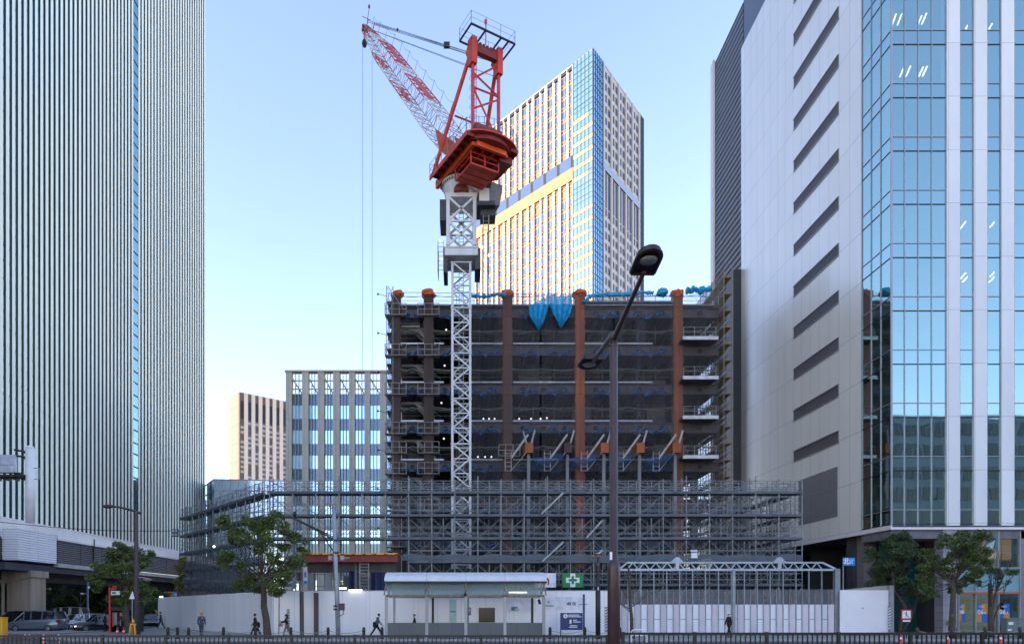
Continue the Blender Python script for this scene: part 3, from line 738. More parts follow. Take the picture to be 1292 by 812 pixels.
for k_, lv in enumerate(LV):
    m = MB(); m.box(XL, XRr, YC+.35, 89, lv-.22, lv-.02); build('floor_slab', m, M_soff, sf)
    for q in range(9):
        X = XL + 2 + q*4.2; m = MB(); m.box(X-.12, X+.12, YC+.6, 88.5, lv-.95, lv-.24); build('cross_beam', m, M_beam, sf)
    segs = [(XL, PX(500,YC)-.5)] + [(PX(a[0],YC)+.52, PX(b[0],YC)-.52) for a, b in zip(CXS, CXS[1:])] + [(PX(854,YC)+.52, XRr)]
    for j, (a, b) in enumerate(segs):
        if b - a < 1: continue
        m = MB(); m.box(a, b, YC-.14, YC+.1, lv-1.25, lv-.28); m.box(a, b, YC-.3, YC+.26, lv-1.31, lv-1.24); m.box(a, b, YC-.3, YC+.26, lv-.29, lv-.23)
        n = max(1, int((b-a)/2.2))
        for q in range(n):
            xx = a + (b-a)*(q+.5)/n
            if k_ >= 2 or j >= 4: m.lathe((xx, YC-.15, lv-.78), [(.27,0),(.27,.04)], 14, mi=1, axis=(0,-1,0)); m.lathe((xx, YC-.145, lv-.78), [(.33,0),(.33,.02)], 14, mi=0, axis=(0,-1,0))
            m.box(xx+(b-a)/n*.5-.05, xx+(b-a)/n*.5+.02, YC-.28, YC-.13, lv-1.24, lv-.29)
        build('beam', m, [M_beam, M_black], sf)
        if j >= 5 : continue
        m = MB(); rr = random.Random(k_*10+j)          # crumpled sheet tied along the beam
        for (s0, s1) in ((.12,.42),(.55,.95)):
            u0, u1 = a+(b-a)*s0, a+(b-a)*s1; ph = rr.random()*9
            m.grid(lambda u, v: (u0+(u1-u0)*u, YC-.36-.1*math.sin(u*23+ph+v*5)-.05*math.sin(u*51), lv-.95 + .18*math.sin(u*9+ph) - v*(.28+.12*math.sin(u*17+ph)+.06*math.sin(u*41))), 40, 4)
        if j > 0: build('blue_sheet', m, M_blue, sf)
m = MB(); 
for k_ in (1,2,3,4):
    lv = LV[k_]
    for a, b in ((506,535),(548,560),(594,634),(647,725),(737,822)): build('floor_edge_strip', MB().box(PX(a,YC), PX(b,YC), YC-.42, YC-.32, lv-.11, lv+.05), M_slab, sf)
m = MB(); m.box(PX(506,YC), PX(900,YC), YC-.3, YC+.6, LV[0]+.0, LV[0]+.18); m.box(PX(740,YC),PX(850,YC),YC-.5,YC+.5,LV[0]+.3,LV[0]+.42); build('roof_edge', m, mat('roof_edge_grey', (.3,.32,.33), .6, var=.3), sf)
for yy in (423, 473, 524.5, 574.5):
    lv = LV[{423:1,473:2,524.5:3,574.5:4}[yy]]; m = MB(); m.box(23.7, 27.4, 72.9, 74.4, lv-.26, lv+.0); m.box(23.8,27.3,74.4,75,lv-.25,lv-.02); build('balcony_slab', m, M_beam, sf); m = MB(); m.box(23.65, 27.45, 72.8, 72.89, lv-.3, lv+.06); build('balcony_edge', m, M_slab, sf)  # slab coloured dark for a shaded underside, only the edge strip pale
    m = MB()
    for q in range(4): m.tube((23.8+q*1.15,73,lv),(23.8+q*1.15,73,lv+1.1),.03,5)
    m.tube((23.8,73,lv+1.1),(27.3,73,lv+1.1),.03,5); m.tube((23.8,73,lv+.6),(27.3,73,lv+.6),.025,5); build('balcony_rail', m, M_galv, sf)
M_rail = mat('site_rail', (.16,.16,.12), .7, var=.4)
for k_, lv in enumerate(LV[:6]):
    for j, (a, b) in enumerate(segs):
        if b-a < 1: continue
        m = MB(); n = max(1, int((b-a)/1.9)); rr = random.Random(k_*7+j)
        for q in range(n+1):
            X = a + (b-a)*q/n; m.tube((X,YC-.3,lv),(X,YC-.3,lv+(1.75 if k_ else 1.2)),.035,5)
        for zz in (.55, 1.0): m.tube((a,YC-.3,lv+zz),(b,YC-.3,lv+zz),.022,5)
        if k_:
            m.path([(a+(b-a)*q/14, YC-.36, lv+1.42-.14*math.sin(PI*((q/14*2)%1))+rr.uniform(-.04,.04)) for q in range(15)], .065, 6)
            m.path([(a+(b-a)*q/14, YC-.4, lv+1.3-.2*math.sin(PI*((q/14*3)%1))+rr.uniform(-.05,.05)) for q in range(15)], .04, 5)
        build('guard_rail', m, M_rail if k_ else M_galv, sf)
m = MB(); m.tube((XL,YC-.2,CT+.3),(XRr,YC-.2,CT-.2),.03,5)
m.path([(XL+(XRr-XL)*q/60, YC-.3, CT-.05-.22*abs(math.sin(q*.45))) for q in range(61)],.03,5); build('life_line', m, M_galv, sf)
# inner partitions, back wall
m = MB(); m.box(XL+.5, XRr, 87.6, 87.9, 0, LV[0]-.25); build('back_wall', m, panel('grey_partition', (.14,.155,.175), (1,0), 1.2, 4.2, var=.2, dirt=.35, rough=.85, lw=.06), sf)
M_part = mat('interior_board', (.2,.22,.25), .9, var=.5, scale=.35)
rr = random.Random(9)
for k_ in range(1, 8):
    for q in range(5):
        a = rr.uniform(0, 24); b = a + rr.uniform(1.5, 4.5); yy = rr.uniform(79, 86)
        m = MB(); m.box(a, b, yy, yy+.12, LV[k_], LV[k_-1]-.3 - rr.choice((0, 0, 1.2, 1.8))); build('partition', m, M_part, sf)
# stairs at the left end: light stringers running down to the right
M_strg = mat('stair_primer_grey', (.3,.33,.35), .6, var=.25)
for k_ in range(7):
    z1 = LV[k_]-1.7; 
    st = build('stair', MB().obox((PX(518,77.5),77.4,z1), V((1.5,0,0)), V((0,.7,0)), V((0,0,.12))), M_strg, sf)
    m = MB()
    for yy in (76.6, 78.1): m.bar((PX(526,77.5),yy,z1-.05),(PX(556,77.5),yy,z1-2.6),.06,.4)
    build('stringer', m, M_strg, st)
    m = MB()
    for q in range(12): f_ = q/12; m.box(PX(526,77.5)+f_*2.7, PX(526,77.5)+f_*2.7+.25, 76.65, 78.05, z1-.1-f_*2.5, z1-.06-f_*2.5)
    build('tread', m, M_conc, st)
    m = MB(); m.tube((PX(510,77.5),76.5,z1+1),(PX(526,77.5),76.5,z1+1),.03,5); m.tube((PX(526,77.5),76.5,z1+1),(PX(556,77.5),76.5,z1-1.6),.03,5)
    for q in range(5): f_ = q/4; m.tube((PX(526,77.5)+f_*2.7,76.5,z1-f_*2.5),(PX(526,77.5)+f_*2.7,76.5,z1+1-f_*2.5),.02,4)
    build('handrail', m, M_galv, st)
m = MB(); X = PX(517, 76)
for q in range(6): m.box(X-1.1, X+1.1, 76.3, 76.4, PZ(411,76)+q*.35, PZ(411,76)+q*.35+.2)
build('bright_louvre', m, M_slab, sf)
# cages around the column joints
M_cage = mat('cage_galvanised', (.38,.36,.33), .5, .2, var=.3)
def cage(X, z, w=1.15, h=1.2):
    m = MB(); y0, y1 = YC-.95, YC-.55; r = .035
    for xx in (X-w, X+w, X-w*.35, X+w*.35):
        m.tube((xx,y0,z),(xx,y0,z+h),r,5)
    for zz in (z, z+h*.5, z+h): m.tube((X-w,y0,zz),(X+w,y0,zz),r,5); 
    for xx in (X-w, X+w):
        m.tube((xx,y0,z),(xx,YC,z),r,5); m.tube((xx,y0,z+h),(xx,YC,z+h),r,5); m.tube((xx,YC-.1,z),(xx,YC-.1,z+h),r,5)
    m.box(X-w, X-w*.35, y0, YC, z-.06, z); m.box(X+w*.35, X+w, y0, YC, z-.06, z); m.box(X-w, X+w, y0, y0+.3, z-.05, z+.03)
    return m
for x in (500, 541):
    for yb in (401, 451.5, 500, 549, 573, 599, 645, 690): build('joint_cage', cage(PX(x,YC), PZ(yb,YC)), M_cage, sf)
build('joint_cage', cage(PX(642,YC), PZ(577,YC)), M_cage, sf)
# netting over the front
M_net = net('safety_net', (.12,.118,.122), .27, var=.18)
M_net2 = net('light_safety_net', (.17,.17,.19), .34, var=.2)
M_netd = net('blue_grey_net', (.05,.075,.1), .5, var=.2)
for j, (a, b) in enumerate(((596,634),(636,680),(682,727),(729,772),(774,799),(799.5,811),(811.5,850),(852,904))):
    m = MB(); u0, u1 = PX(a,YC), PX(b,YC)
    m.grid(lambda u, v: (u0+(u1-u0)*u, YC-.75-.12*math.sin(u*9+j)-.06*math.sin(u*23+v*3)-.15*math.sin(v*19), 12.2+(LV[0]+1.2-12.2)*v), 16, 24)
    build('safety_net', m, M_net2 if j == 5 else M_net, sf)
m = MB(); m.grid(lambda u, v: (XRr+.25+.08*math.sin(u*20+v*9), YC-1+15*u, 8+(PZ(345,YC)-8)*v), 14, 20); build('end_net', m, net('tan_net', (.2,.155,.115), .55, var=.2), sf)
# scaffold tower on the outer edges
M_tan = mat('tan_scaffold', (.3,.23,.15), .7, var=.4)
m = MB(); ztop = PZ(342, YC)
for y in [YC-1 + 1.8*i for i in range(9)]:
    for X in (XRr+.35, XRr+1.25): m.tube((X,y,0),(X,y,ztop if y < 80 else ztop-2),.05,5)
build('end_scaffold_post', m, M_tan, sf)
m = MB(); z = 2.0
while z < ztop:
    for X in (XRr+.35, XRr+1.25):
        m.tube((X,YC-1,z),(X,YC+13.4,z),.035,4); m.tube((X,YC-1,z+.9),(X,YC+13.4,z+.9),.03,4)
    m.box(XRr+.4, XRr+1.2, YC-1, YC+13.4, z-.09, z-.03)
    for i in range(8):
        y = YC-1+1.8*i; m.tube((XRr+.35,y,z),(XRr+.35,y+1.8,z+1.8),.022,4); m.tube((XRr+.35,y,z),(XRr+1.25,y,z),.03,4)
    z += 1.8
build('end_scaffold_deck', m, M_tan, sf)
m = MB(); ztl = PZ(364, YC); X = PX(488.5, YC)
for y in (YC-.6, YC+1, YC+2.6):
    for xx in (X, X+.7): m.tube((xx,y,0),(xx,y,ztl),.045,5)
z = 1.5
while z < ztl-1:
    m.tube((X,YC-.6,z),(X+.7,YC-.6,z),.035,4); m.tube((X,YC-.6,z),(X+.7,YC-.6,z+1.6),.02,4); m.tube((X+.7,YC-.6,z),(X,YC-.6,z+1.6),.02,4); m.box(X,X+.7,YC-.5,YC+2.6,z,z+.06)
    m.tube((X,YC-.6,z+.9),(X+.7,YC-.6,z+.9),.025,4)
    z += 1.7
m.tube((X+.1,YC-.6,ztl),(X+1.9,YC-.6,ztl-2.6),.04,5); build('stair_side_scaffold', m, M_galv, sf)
m = MB()
for i in range(7): z = PZ(377+i*48.5, YC); m.tube((X,YC-.7,z),(X-.9,YC-.9,z+.15),.03,5); m.lathe((X-.9,YC-.9,z),[(.05,0),(.12,.1),(.05,.22)],8)
build('warning_lamp', m, M_dark, sf)
# raking brackets and nets low on the front
YK = 72.5
M_netb = net('blue_debris_net', (.02,.07,.16), .62, var=.15)
for i, x in enumerate((667, 716, 762, 807, 852)):
    X = PX(x, YK); z = PZ(572, YK)
    br = build('bracket', MB().box(X-.42, X+.42, YK-.5, YK+2.2, z, z+1.05), M_rust if i != 1 else M_rustd, sf)
    m = MB(); m.bar((X+.25,YK-.55,z+1.0),(X+.6,YK-.7,z+2.3),.12,.18); m.bar((X-.3,YK-.55,z+1.0),(X-.65,YK-.7,z+2.2),.1,.16) if i == 0 else None
    m.bar((X-.1,YK-.6,z+1.9),(X-1.9,YK-.6,z-.6),.09,.2); build('raking_bar', m, M_cage, br)
    m = MB()
    for q in (0, .8): m.tube((X-1.9-q*.8,YK-.7,z-2.0),(X-1.9-q*.8,YK-.7,z+.1),.045,5)
    for q in range(5): m.tube((X-1.9,YK-.7,z-1.95+q*.45),(X-2.55,YK-.7,z-1.95+q*.45),.035,5)
    m.tube((X-.3,YK-.6,z),(X-1.9,YK-.7,z-1.9),.04,5); build('ladder_cage', m, M_cage, br)
    m = MB(); m.box(X-.16, X+.16, YK, YK+.3, 0, z); build('bracket_post', m, M_conc, sf)
for a, b, dep in ((670,712,14),(718,756,15),(765,800,13),(810,848,14)):
    m = MB(); u0, u1 = PX(a,YK), PX(b,YK); zt = PZ(578,YK)
    m.grid(lambda u, v: (u0+(u1-u0)*u, YK-.2-1.2*math.sin(v*PI)*.5, zt + .5*u - v*(.3+dep/12*1.0*math.sin(PI*min(1,max(0,u*.9+.05)))**.7)), 16, 8)
    build('debris_net', m, M_netb, sf)
lamps = []
for x, y in ((563,416),(561,461),(557,508),(560,553),(610,528),(617,528),(624,528),(655,528),(670,528),(682,528),(690,527),(603,576),(612,576),(620,576),(645,553)):
    m = MB(); p = P(x, y, 75.9 if y != 576 else 76.5); m.lathe(p, [(.02,-.1),(.08,-.05),(.1,0),(.07,.07),(.02,.1)], 8)
    lamps.append(m)
many('work_lamp', lamps, mat('work_lamp_glow', (1,1,1), .5, emis=((1,.93,.82), .3)), sf)
# crumpled orange caps tied over the column heads: each lifts off
def blob(c, r, seed, n=10, sq=.8):
    rr = random.Random(seed); m = MB(); rings = []
    for i in range(n):
        a = -PI/2 + PI*i/(n-1); ring = []
        for j in range(12):
            t = 2*PI*j/12; k_ = r*(1+rr.uniform(-.2,.2)); ring.append(V(c)+V((math.cos(a)*math.cos(t)*k_, math.cos(a)*math.sin(t)*k_, math.sin(a)*k_*sq)))
        rings.append(ring)
    m.loft(rings); return m
for i, (x, ww, lb) in enumerate(((503, .62, 'red orange sheet wrapped round the first column head beside the end scaffold'), (541, .8, 'orange sheet cap on the column head left of the crane mast'), (640, .72, 'orange sheet cap on the column head right of the crane mast'), (731, .75, 'orange sheet cap on the column head right of the hanging blue tarpaulins'), (854, .75, 'orange sheet cap on the rightmost column head'))):
    X = PX(x, YC); m = blob((X, YC-.1, CT+.1), ww, i, sq=.62)
    solo('column_cap', m, M_orange, lb, 'cap', 'orange caps on the columns', loc=(X, YC, CT-.1))
# bright tarps hung over the roof edge
def tarp(xa, xb, ya, yb, xt, yt, seed, lb):
    rr = random.Random(seed)
    def fn(u, v):
        w = (1-v**2.6); xm = xa + (xb-xa)*u; x = xt + (xm-xt)*max(w, .03); y = (ya+(yb-ya)*u)*(1-v) + yt*v + (3.0*math.sin(PI*u))*v*(1-v)
        return P(x, y, YC-1.0) + V((0, -.3*math.sin(u*19+v*4+seed)*w - .5*math.sin(PI*v) - .14*math.sin(u*43+v*11) - .1*math.sin(u*9-v*23), 0))
    m = MB(); m.grid(fn, 40, 20)
    solo('hanging_tarpaulin', m, net('blue_sheet_translucent', (.02,.42,.72), .86, var=.15) if 'blue_sheet_translucent' not in MATS else MATS['blue_sheet_translucent'], lb, 'tarpaulin', 'bright blue tarpaulins hanging from the roof edge', smooth=True)
tarp(666.5, 692, 387, 372, 680.5, 416.5, 1, 'bright blue tarpaulin hanging in a point from the roof edge, left one of the pair')
tarp(692.5, 722, 372, 374, 708, 414, 4, 'bright blue tarpaulin hanging in a point from the roof edge, right one of the pair')
def roll(pts, r, lb, seed):
    rr = random.Random(seed); P_ = []; rad = []
    for (a, b) in zip(pts, pts[1:]):
        for q in range(8):
            f_ = q/8; P_.append(P(a[0]+(b[0]-a[0])*f_, a[1]+(b[1]-a[1])*f_+rr.uniform(-.8,.8), YC-.8)); rad.append(r*rr.uniform(.5,1.5))
    m = MB(); m.path(P_, rad, 7); solo('rolled_tarpaulin', m, M_blueb, lb, 'tarpaulin', 'blue tarpaulins rolled along the roof rail')
roll([(594,373),(612,374),(628,371),(640,372)], .2, 'short blue tarpaulin roll on the roof rail just right of the crane mast', 1)
roll([(737,381),(745,373),(765,371),(790,371),(812,368),(826,370)], .19, 'long blue tarpaulin roll on the roof rail behind the street lamp arm', 2)
m = blob(P(836,369,YC-.8), .62, 21, sq=.7); solo('tarpaulin_bundle', m, M_blueb, 'lump of bundled blue tarpaulin on the roof rail left of the last column', 'tarpaulin')
roll([(866,368),(874,365),(886,366),(897,364)], .33, 'thick blue tarpaulin roll at the right end of the roof', 3)

# ================================================================== tower crane
YM = 68.0
cr = thing('tower_crane', 'red and white luffing tower crane standing in front of the steel frame', 'crane', (0, YM, 0))
hw = 1.0
def lattice(m, c, z0, z1, w, lift, r=.085, rd=.06, xx=False, mi=0):
    for sx in (-1,1):
        for sy_ in (-1,1): m.box(c[0]+sx*w-r, c[0]+sx*w+r, c[1]+sy_*w-r, c[1]+sy_*w+r, z0, z1, mi)
    n = max(1, round((z1-z0)/lift)); h = (z1-z0)/n
    cs = [(-w,-w),(w,-w),(w,w),(-w,w)]
    for i in range(n):
        a, b = z0+i*h, z0+(i+1)*h
        for j in range(4):
            p, q = cs[j], cs[(j+1)%4]
            p = (c[0]+p[0], c[1]+p[1]); q = (c[0]+q[0], c[1]+q[1])
            m.bar((p[0],p[1],b),(q[0],q[1],b), rd*1.6, mi=mi)
            if xx: m.bar((p[0],p[1],a),(q[0],q[1],b), rd*2, mi=mi); m.bar((q[0],q[1],a),(p[0],p[1],b), rd*2, mi=mi)
            elif i % 2: m.bar((p[0],p[1],a),(q[0],q[1],b), rd*2.2, mi=mi)
            else: m.bar((q[0],q[1],a),(p[0],p[1],b), rd*2.2, mi=mi)
zc = PZ(336, YM)
zz = [0.5 + i*(zc-.5)/8 for i in range(9)]
for a, b in zip(zz, zz[1:]):
    m = MB(); lattice(m, (0,YM), a+.03, b-.03, hw-.12, 1.5, .11, .06)
    m.box(-1.05, 1.05, YM-1.05, YM-.75, b-.12, b-.03); m.box(-1.05, 1.05, YM+.75, YM+1.05, b-.12, b-.03)
    build('mast_section', m, M_crwhite, cr)
m = MB(); z = 3
while z < PZ(250,YM): m.box(-.2,.2, YM+.3, YM+.34, z, z+.04); z += .35
for x in (-.22,.22): m.box(x-.03,x+.03,YM+.3,YM+.35,2,PZ(250,YM))
build('ladder', m, M_galv, cr)
zh0, zh1 = PZ(318, YM), PZ(258, YM)
m = MB(); lattice(m, (0,YM), zh0, zh1, 1.3, 2.4, .17, .1, xx=True); build('climbing_frame', m, M_crwhite, cr)
m = MB(); m.box(-1.62,1.62,YM-1.62,YM+1.62,PZ(332,YM),PZ(323,YM)); m.box(-1.7,1.7,YM-1.7,YM+1.7,PZ(323,YM),PZ(321.5,YM)); build('collar', m, M_crwhite, cr)
M_grille = mat('grille_panel', (.05,.055,.06), .6)
for x0, x1, y0, y1 in ((-2.1,-1.45,262,288),(-1.75,-1.35,322,352),(1.35,1.9,322,348)):
    m = MB(); m.box(x0, x1, YM-1.4, YM+1.4, PZ(y1,YM), PZ(y0,YM)); build('side_grille', m, M_grille, cr)
for s, xx, ya, yb in ((-1,-1.95,312,348),(1,2.35,280,350)):
    m = MB()
    for q in (-.0, .55): 
        for dy in (-1.2, 1.0): m.tube((xx+s*q-s*.2,YM+dy,PZ(yb,YM)),(xx+s*q-s*.2,YM+dy,PZ(ya,YM)),.035,5)
    z = PZ(yb,YM)
    while z < PZ(ya,YM): m.tube((xx-s*.2,YM-1.2,z),(xx+s*.35,YM-1.2,z),.03,4); m.tube((xx+s*.35,YM-1.2,z),(xx+s*.35,YM+1,z),.03,4); z += .45
    build('side_platform_cage', m, M_cage, cr)
fl2 = MB(); 
for x, y in ((556,304),(557,327),(608,312),(617,322),(612,329)): fl2.lathe(P(x,y,YM-1.5), [(.02,-.12),(.12,0),(.02,.12)], 8)
build('flood_light', fl2, M_lamp, cr)
# slewing head: pedestal with arched opening, ring
zr = PZ(236, YM)
m = MB(); m.box(-1.55,1.55,YM-1.45,YM+1.45,PZ(259,YM),PZ(254,YM)); m.lathe((0,YM,PZ(254,YM)), [(1.5,0),(1.55,.2),(1.75,.9),(1.8,1.3),(1.95,1.35),(1.95,1.6)], 28)
build('slewing_pedestal', m, M_crwhite, cr)
m = MB(); m.prism([(math.cos(PI*i/10)*.72, YM-1.83, PZ(255,YM)+ .1 + math.sin(PI*i/10)*.72) for i in range(11)], V((0,.5,0))); build('pedestal_opening', m, M_crdark, cr)
m = MB()
for i in range(40): t_ = 2*PI*i/40; m.box(1.95*math.cos(t_)-.04,1.95*math.cos(t_)+.04,YM+1.95*math.sin(t_)-.04,YM+1.95*math.sin(t_)+.04,zr-.15,zr+.02)
build('ring_bolts', m, M_dark, cr)
m = MB(); m.box(1.75,2.75,YM-1.1,YM+.2,PZ(262,YM),PZ(246,YM)); build('control_box', m, M_white, cr)
m = MB(); m.box(1.5,3.3,YM-1.3,YM+1.3,PZ(268,YM),PZ(263,YM)); m.box(1.9,3.4,YM-.6,YM+1,PZ(276,YM),PZ(268,YM)); build('machinery_platform', m, M_grille, cr)
# crane frame of reference: f forward along the jib, s to the right, h above the deck underside
FW = V((-.483,.876,0)); SD = V((.876,.483,0)); ZD = PZ(236,YM)+.1
def C(f, s, h): return V((0,YM,ZD)) + FW*f + SD*s + V((0,0,h))
def cbox(m, f0,f1,s0,s1,h0,h1,mi=0): return m.obox(C((f0+f1)/2,(s0+s1)/2,(h0+h1)/2), FW*(f1-f0)/2, SD*(s1-s0)/2, V((0,0,(h1-h0)/2)), mi)
HWD = 2.75
arc = [(-5.9 - 2.0*math.cos(math.asin(max(-1,min(1,s/3.05))))**1 + .9, s) for s in [HWD - i*2*HWD/12 for i in range(13)]]
poly = [(1.5,-HWD),(1.5,HWD)] + arc
m = MB(); m.prism([C(f,s,.95) for f, s in poly], V((0,0,.12)))
for s in (-HWD, HWD): cbox(m, -6, 1.5, s-.06, s+.06, .55, .95)
build('deck_plate', m, M_crred, cr)
m = MB()
for s in (-1.75, 1.75): cbox(m, -5.6, 1.9, s-.17, s+.17, .2, .94)
cbox(m, 1.2, 1.5, -1.6, 1.6, .0, .9); cbox(m, -5.9, -5.6, -1.58, 1.58, .1, .94); build('main_girder', m, M_crorg, cr)
m = MB()
for f in (-4.6,-3.6,-2.4): cbox(m, f-.1, f+.1, -1.58, 1.58, .35, .94)
for s in (-.5,.6): cbox(m, -5.6, -2.4, s-.08, s+.08, .3, .9)
cbox(m, -2.3, 1.1, -1.55, 1.55, .7, .9); build('cross_member', m, M_crred, cr)
for s0, s1 in ((-2.7,-1.95),(1.95,2.7)):
    for f in range(-6, 2): m = MB(); cbox(m, f-.05, f+.05, s0, s1, .6, .94); build('side_rib', m, M_crdark, cr)
m = MB(); cbox(m, -5.3, -2.5, 1.2, 2.6, -.1, .6); build('winch_housing', m, M_crdark, cr)
m = MB(); cbox(m, -4.9, -1.9, -1.7, 1.3, -1.05, -.9)
for f in (-4.9,-1.9):
    for s in (-1.7, -.2, 1.3): cbox(m, f-.05, f+.05, s-.05, s+.05, -1.0, .2)
for h in (-.45, .0):
    cbox(m, -4.9, -1.9, -1.73, -1.67, h, h+.07); cbox(m, -4.93, -4.87, -1.7, 1.3, h, h+.07)
for f in (-4.2,-3.4,-2.6): cbox(m, f-.05,f+.05,-1.7,1.3,-1.12,-1.06)
build('under_platform', m, M_crred, cr)
arc2 = [(f+.02, s) for f, s in arc]
m = MB(); m.prism([C(f,s,.55) for f, s in [(-5.75,-2.2),(-5.75,2.2)] + [(f+.35, s*.8) for f, s in arc]], V((0,0,.38))); build('counterweight', m, M_crdark, cr)
m = MB(); cbox(m, -1.2, 1.4, 1.9, 2.1, -2.2, .3); m.prism([C(.8,2.2,-.1),C(-2.2,2.2,-.1),C(-1.6,2.2,-1.8),C(.2,2.2,-2.4)], SD*1.3); build('operator_cab', m, mat('cab_grey', (.2,.22,.25), .4), cr)
# handrails round the deck
def rail(m, pts, h, n=2, r=.03, step=1.2):
    for a, b in zip(pts, pts[1:]):
        a, b = V(a), V(b); L_ = (b-a).length; k_ = max(1, int(L_/step))
        for i in range(k_+1): p = a+(b-a)*i/k_; m.tube(p, p+V((0,0,h)), r, 4)
        for j in range(n): m.tube(a+V((0,0,h*(j+1)/n)), b+V((0,0,h*(j+1)/n)), r*.8, 4)
m = MB(); rail(m, [C(-6,-HWD,1.07), C(1.5,-HWD,1.07), C(1.5,HWD,1.07), C(-6,HWD,1.07)], 1.1); rail(m, [C(f,s,1.07) for f, s in arc], 1.1)
build('deck_railing', m, M_galv, cr)
m = MB()
for i in range(6): cbox(m, -5.4+i*.7, -5.0+i*.7, -1.4, 1.4, 1.08, 1.08+(.9 if i % 2 else 1.5))
build('winch_gear', m, M_crdark, cr)
# A-frame
zt = 54.3 - ZD; ft = -4.75
for s in (-1, 1):
    m = MB(); m.tube(C(1.2, s*2.55, 1.0), C(ft+.3, s*1.4, zt-.5), .19, 10); build('front_leg', m, M_crred, cr)
    m = MB(); m.tube(C(ft, s*1.4, 1.0), C(ft, s*1.4, zt), .17, 10); build('rear_leg', m, M_crred, cr)
    m = MB(); cbox(m, ft-.35, ft+.5, s*1.4-.28, s*1.4+.28, zt-1.9, zt+.5); m.prism([C(ft+.5,s*1.4-.2,zt+.3),C(ft+1.1,s*1.4-.2,zt-.2),C(ft+.5,s*1.4-.2,zt-1.2)], SD*.4); build('head_bracket', m, M_crred, cr)
m = MB()
for a, b in (((ft,-1.4,zt-2.6),(ft,1.4,zt-3.9)),((ft,-1.4,4.2),(ft,1.4,6.0)),((ft,1.4,zt-3.9),(ft,-1.4,6.2)),((ft,-1.4,6.2),(ft,1.4,2.0)),((ft,-1.4,zt-3.2),(ft,1.4,zt-.9)),((ft+2.6,-1.9,5),(ft+2.6,1.9,5))): m.tube(C(*a), C(*b), .09, 7)
build('frame_brace', m, M_crred, cr)
m = MB(); m.tube(C(ft,-1.3,zt-.1), C(ft,1.3,zt-.1), .22, 10)
cbox(m, ft-.25, ft+.25, -1.2, 1.2, zt-.7, zt-.15)
for i in range(6): m.lathe(C(ft+.1,-1.0+i*.38,zt+.1), [(.35,-.06),(.35,.06)], 14, axis=SD)
build('head_sheaves', m, M_crdark, cr)
m = MB()
for s in (-.25,.25): m.tube(C(ft+.5,-1.0+s,1.2), C(ft+.5,-1.0+s,zt-.5), .035, 5)
h = 1.4
while h < zt-.6: m.tube(C(ft+.5,-1.25,h), C(ft+.5,-.75,h), .02, 4); h += .3
h = 2.2
while h < zt-.8:
    m.path([C(ft+.5+.55*math.sin(PI*i/6), -1.0-.35*math.cos(PI*i/6), h) for i in range(7)], .02, 4); h += .9
build('ladder', m, M_crred, cr)
m = MB()
for a, b in (((ft-1.3,-2.3),(ft+.9,-2.3)),((ft+.9,-2.3),(ft+.9,2.4)),((ft+.9,2.4),(ft-1.3,2.4)),((ft-1.3,2.4),(ft-1.3,-2.3)),((ft-1.3,-.8),(ft+.9,-.8)),((ft-1.3,.9),(ft+.9,.9)),((ft-1.3,1.7),(ft+.9,1.7))): m.bar(C(a[0],a[1],zt+.55), C(b[0],b[1],zt+.55), .12, .14)
build('head_platform', m, M_dark, cr)
m = MB(); rail(m, [C(ft-1.3,-2.3,zt+.6), C(ft+.9,-2.3,zt+.6), C(ft+.9,2.4,zt+.6), C(ft-1.3,2.4,zt+.6), C(ft-1.3,-2.3,zt+.6)], 1.15, r=.025); build('head_railing', m, M_galv, cr)
m = MB(); m.tube(C(ft,0,zt+.5),C(ft,0,zt+2.6),.05,6); m.lathe(C(ft,0,zt+2.3),[(.05,0),(.14,.2),(.14,.5),(.03,.6)],8); build('beacon', m, M_crred, cr)
# jib: root near the front of the deck, tip from the photograph's vertical plane through the jib axis
tipf = 26.6; tipz = PZ(36, 68+.876*tipf) - ZD
JR = C(-.9, 0, 2.0); JT = C(tipf, 0, tipz); JD = (JT-JR); JL = JD.length; JD.normalize(); JN = SD.cross(JD).normalized()
if JN.z < 0: JN = -JN
def J(t, s, n): return JR + JD*(t*JL) + SD*s + JN*n
prof = [(0.0,.9,.25),(.09,1.0,.95),(.2,1.0,1.15),(.34,1.0,1.1),(.48,1.0,1.05),(.62,.95,1.05),(.76,.9,1.0),(.88,.7,.6),(1.0,.4,.32)]
def jp(t):
    for (a, wa, ha), (b, wb, hb) in zip(prof, prof[1:]):
        if t <= b: f_ = (t-a)/(b-a); return wa+(wb-wa)*f_, ha+(hb-ha)*f_
    return prof[-1][1:]
redtop = [(.3,.48),(.56,.76),(.9,1)]; redbot = [(.44,.58),(.7,.83),(.92,1)]
nsec = 9; tt = [i/nsec for i in range(nsec+1)]
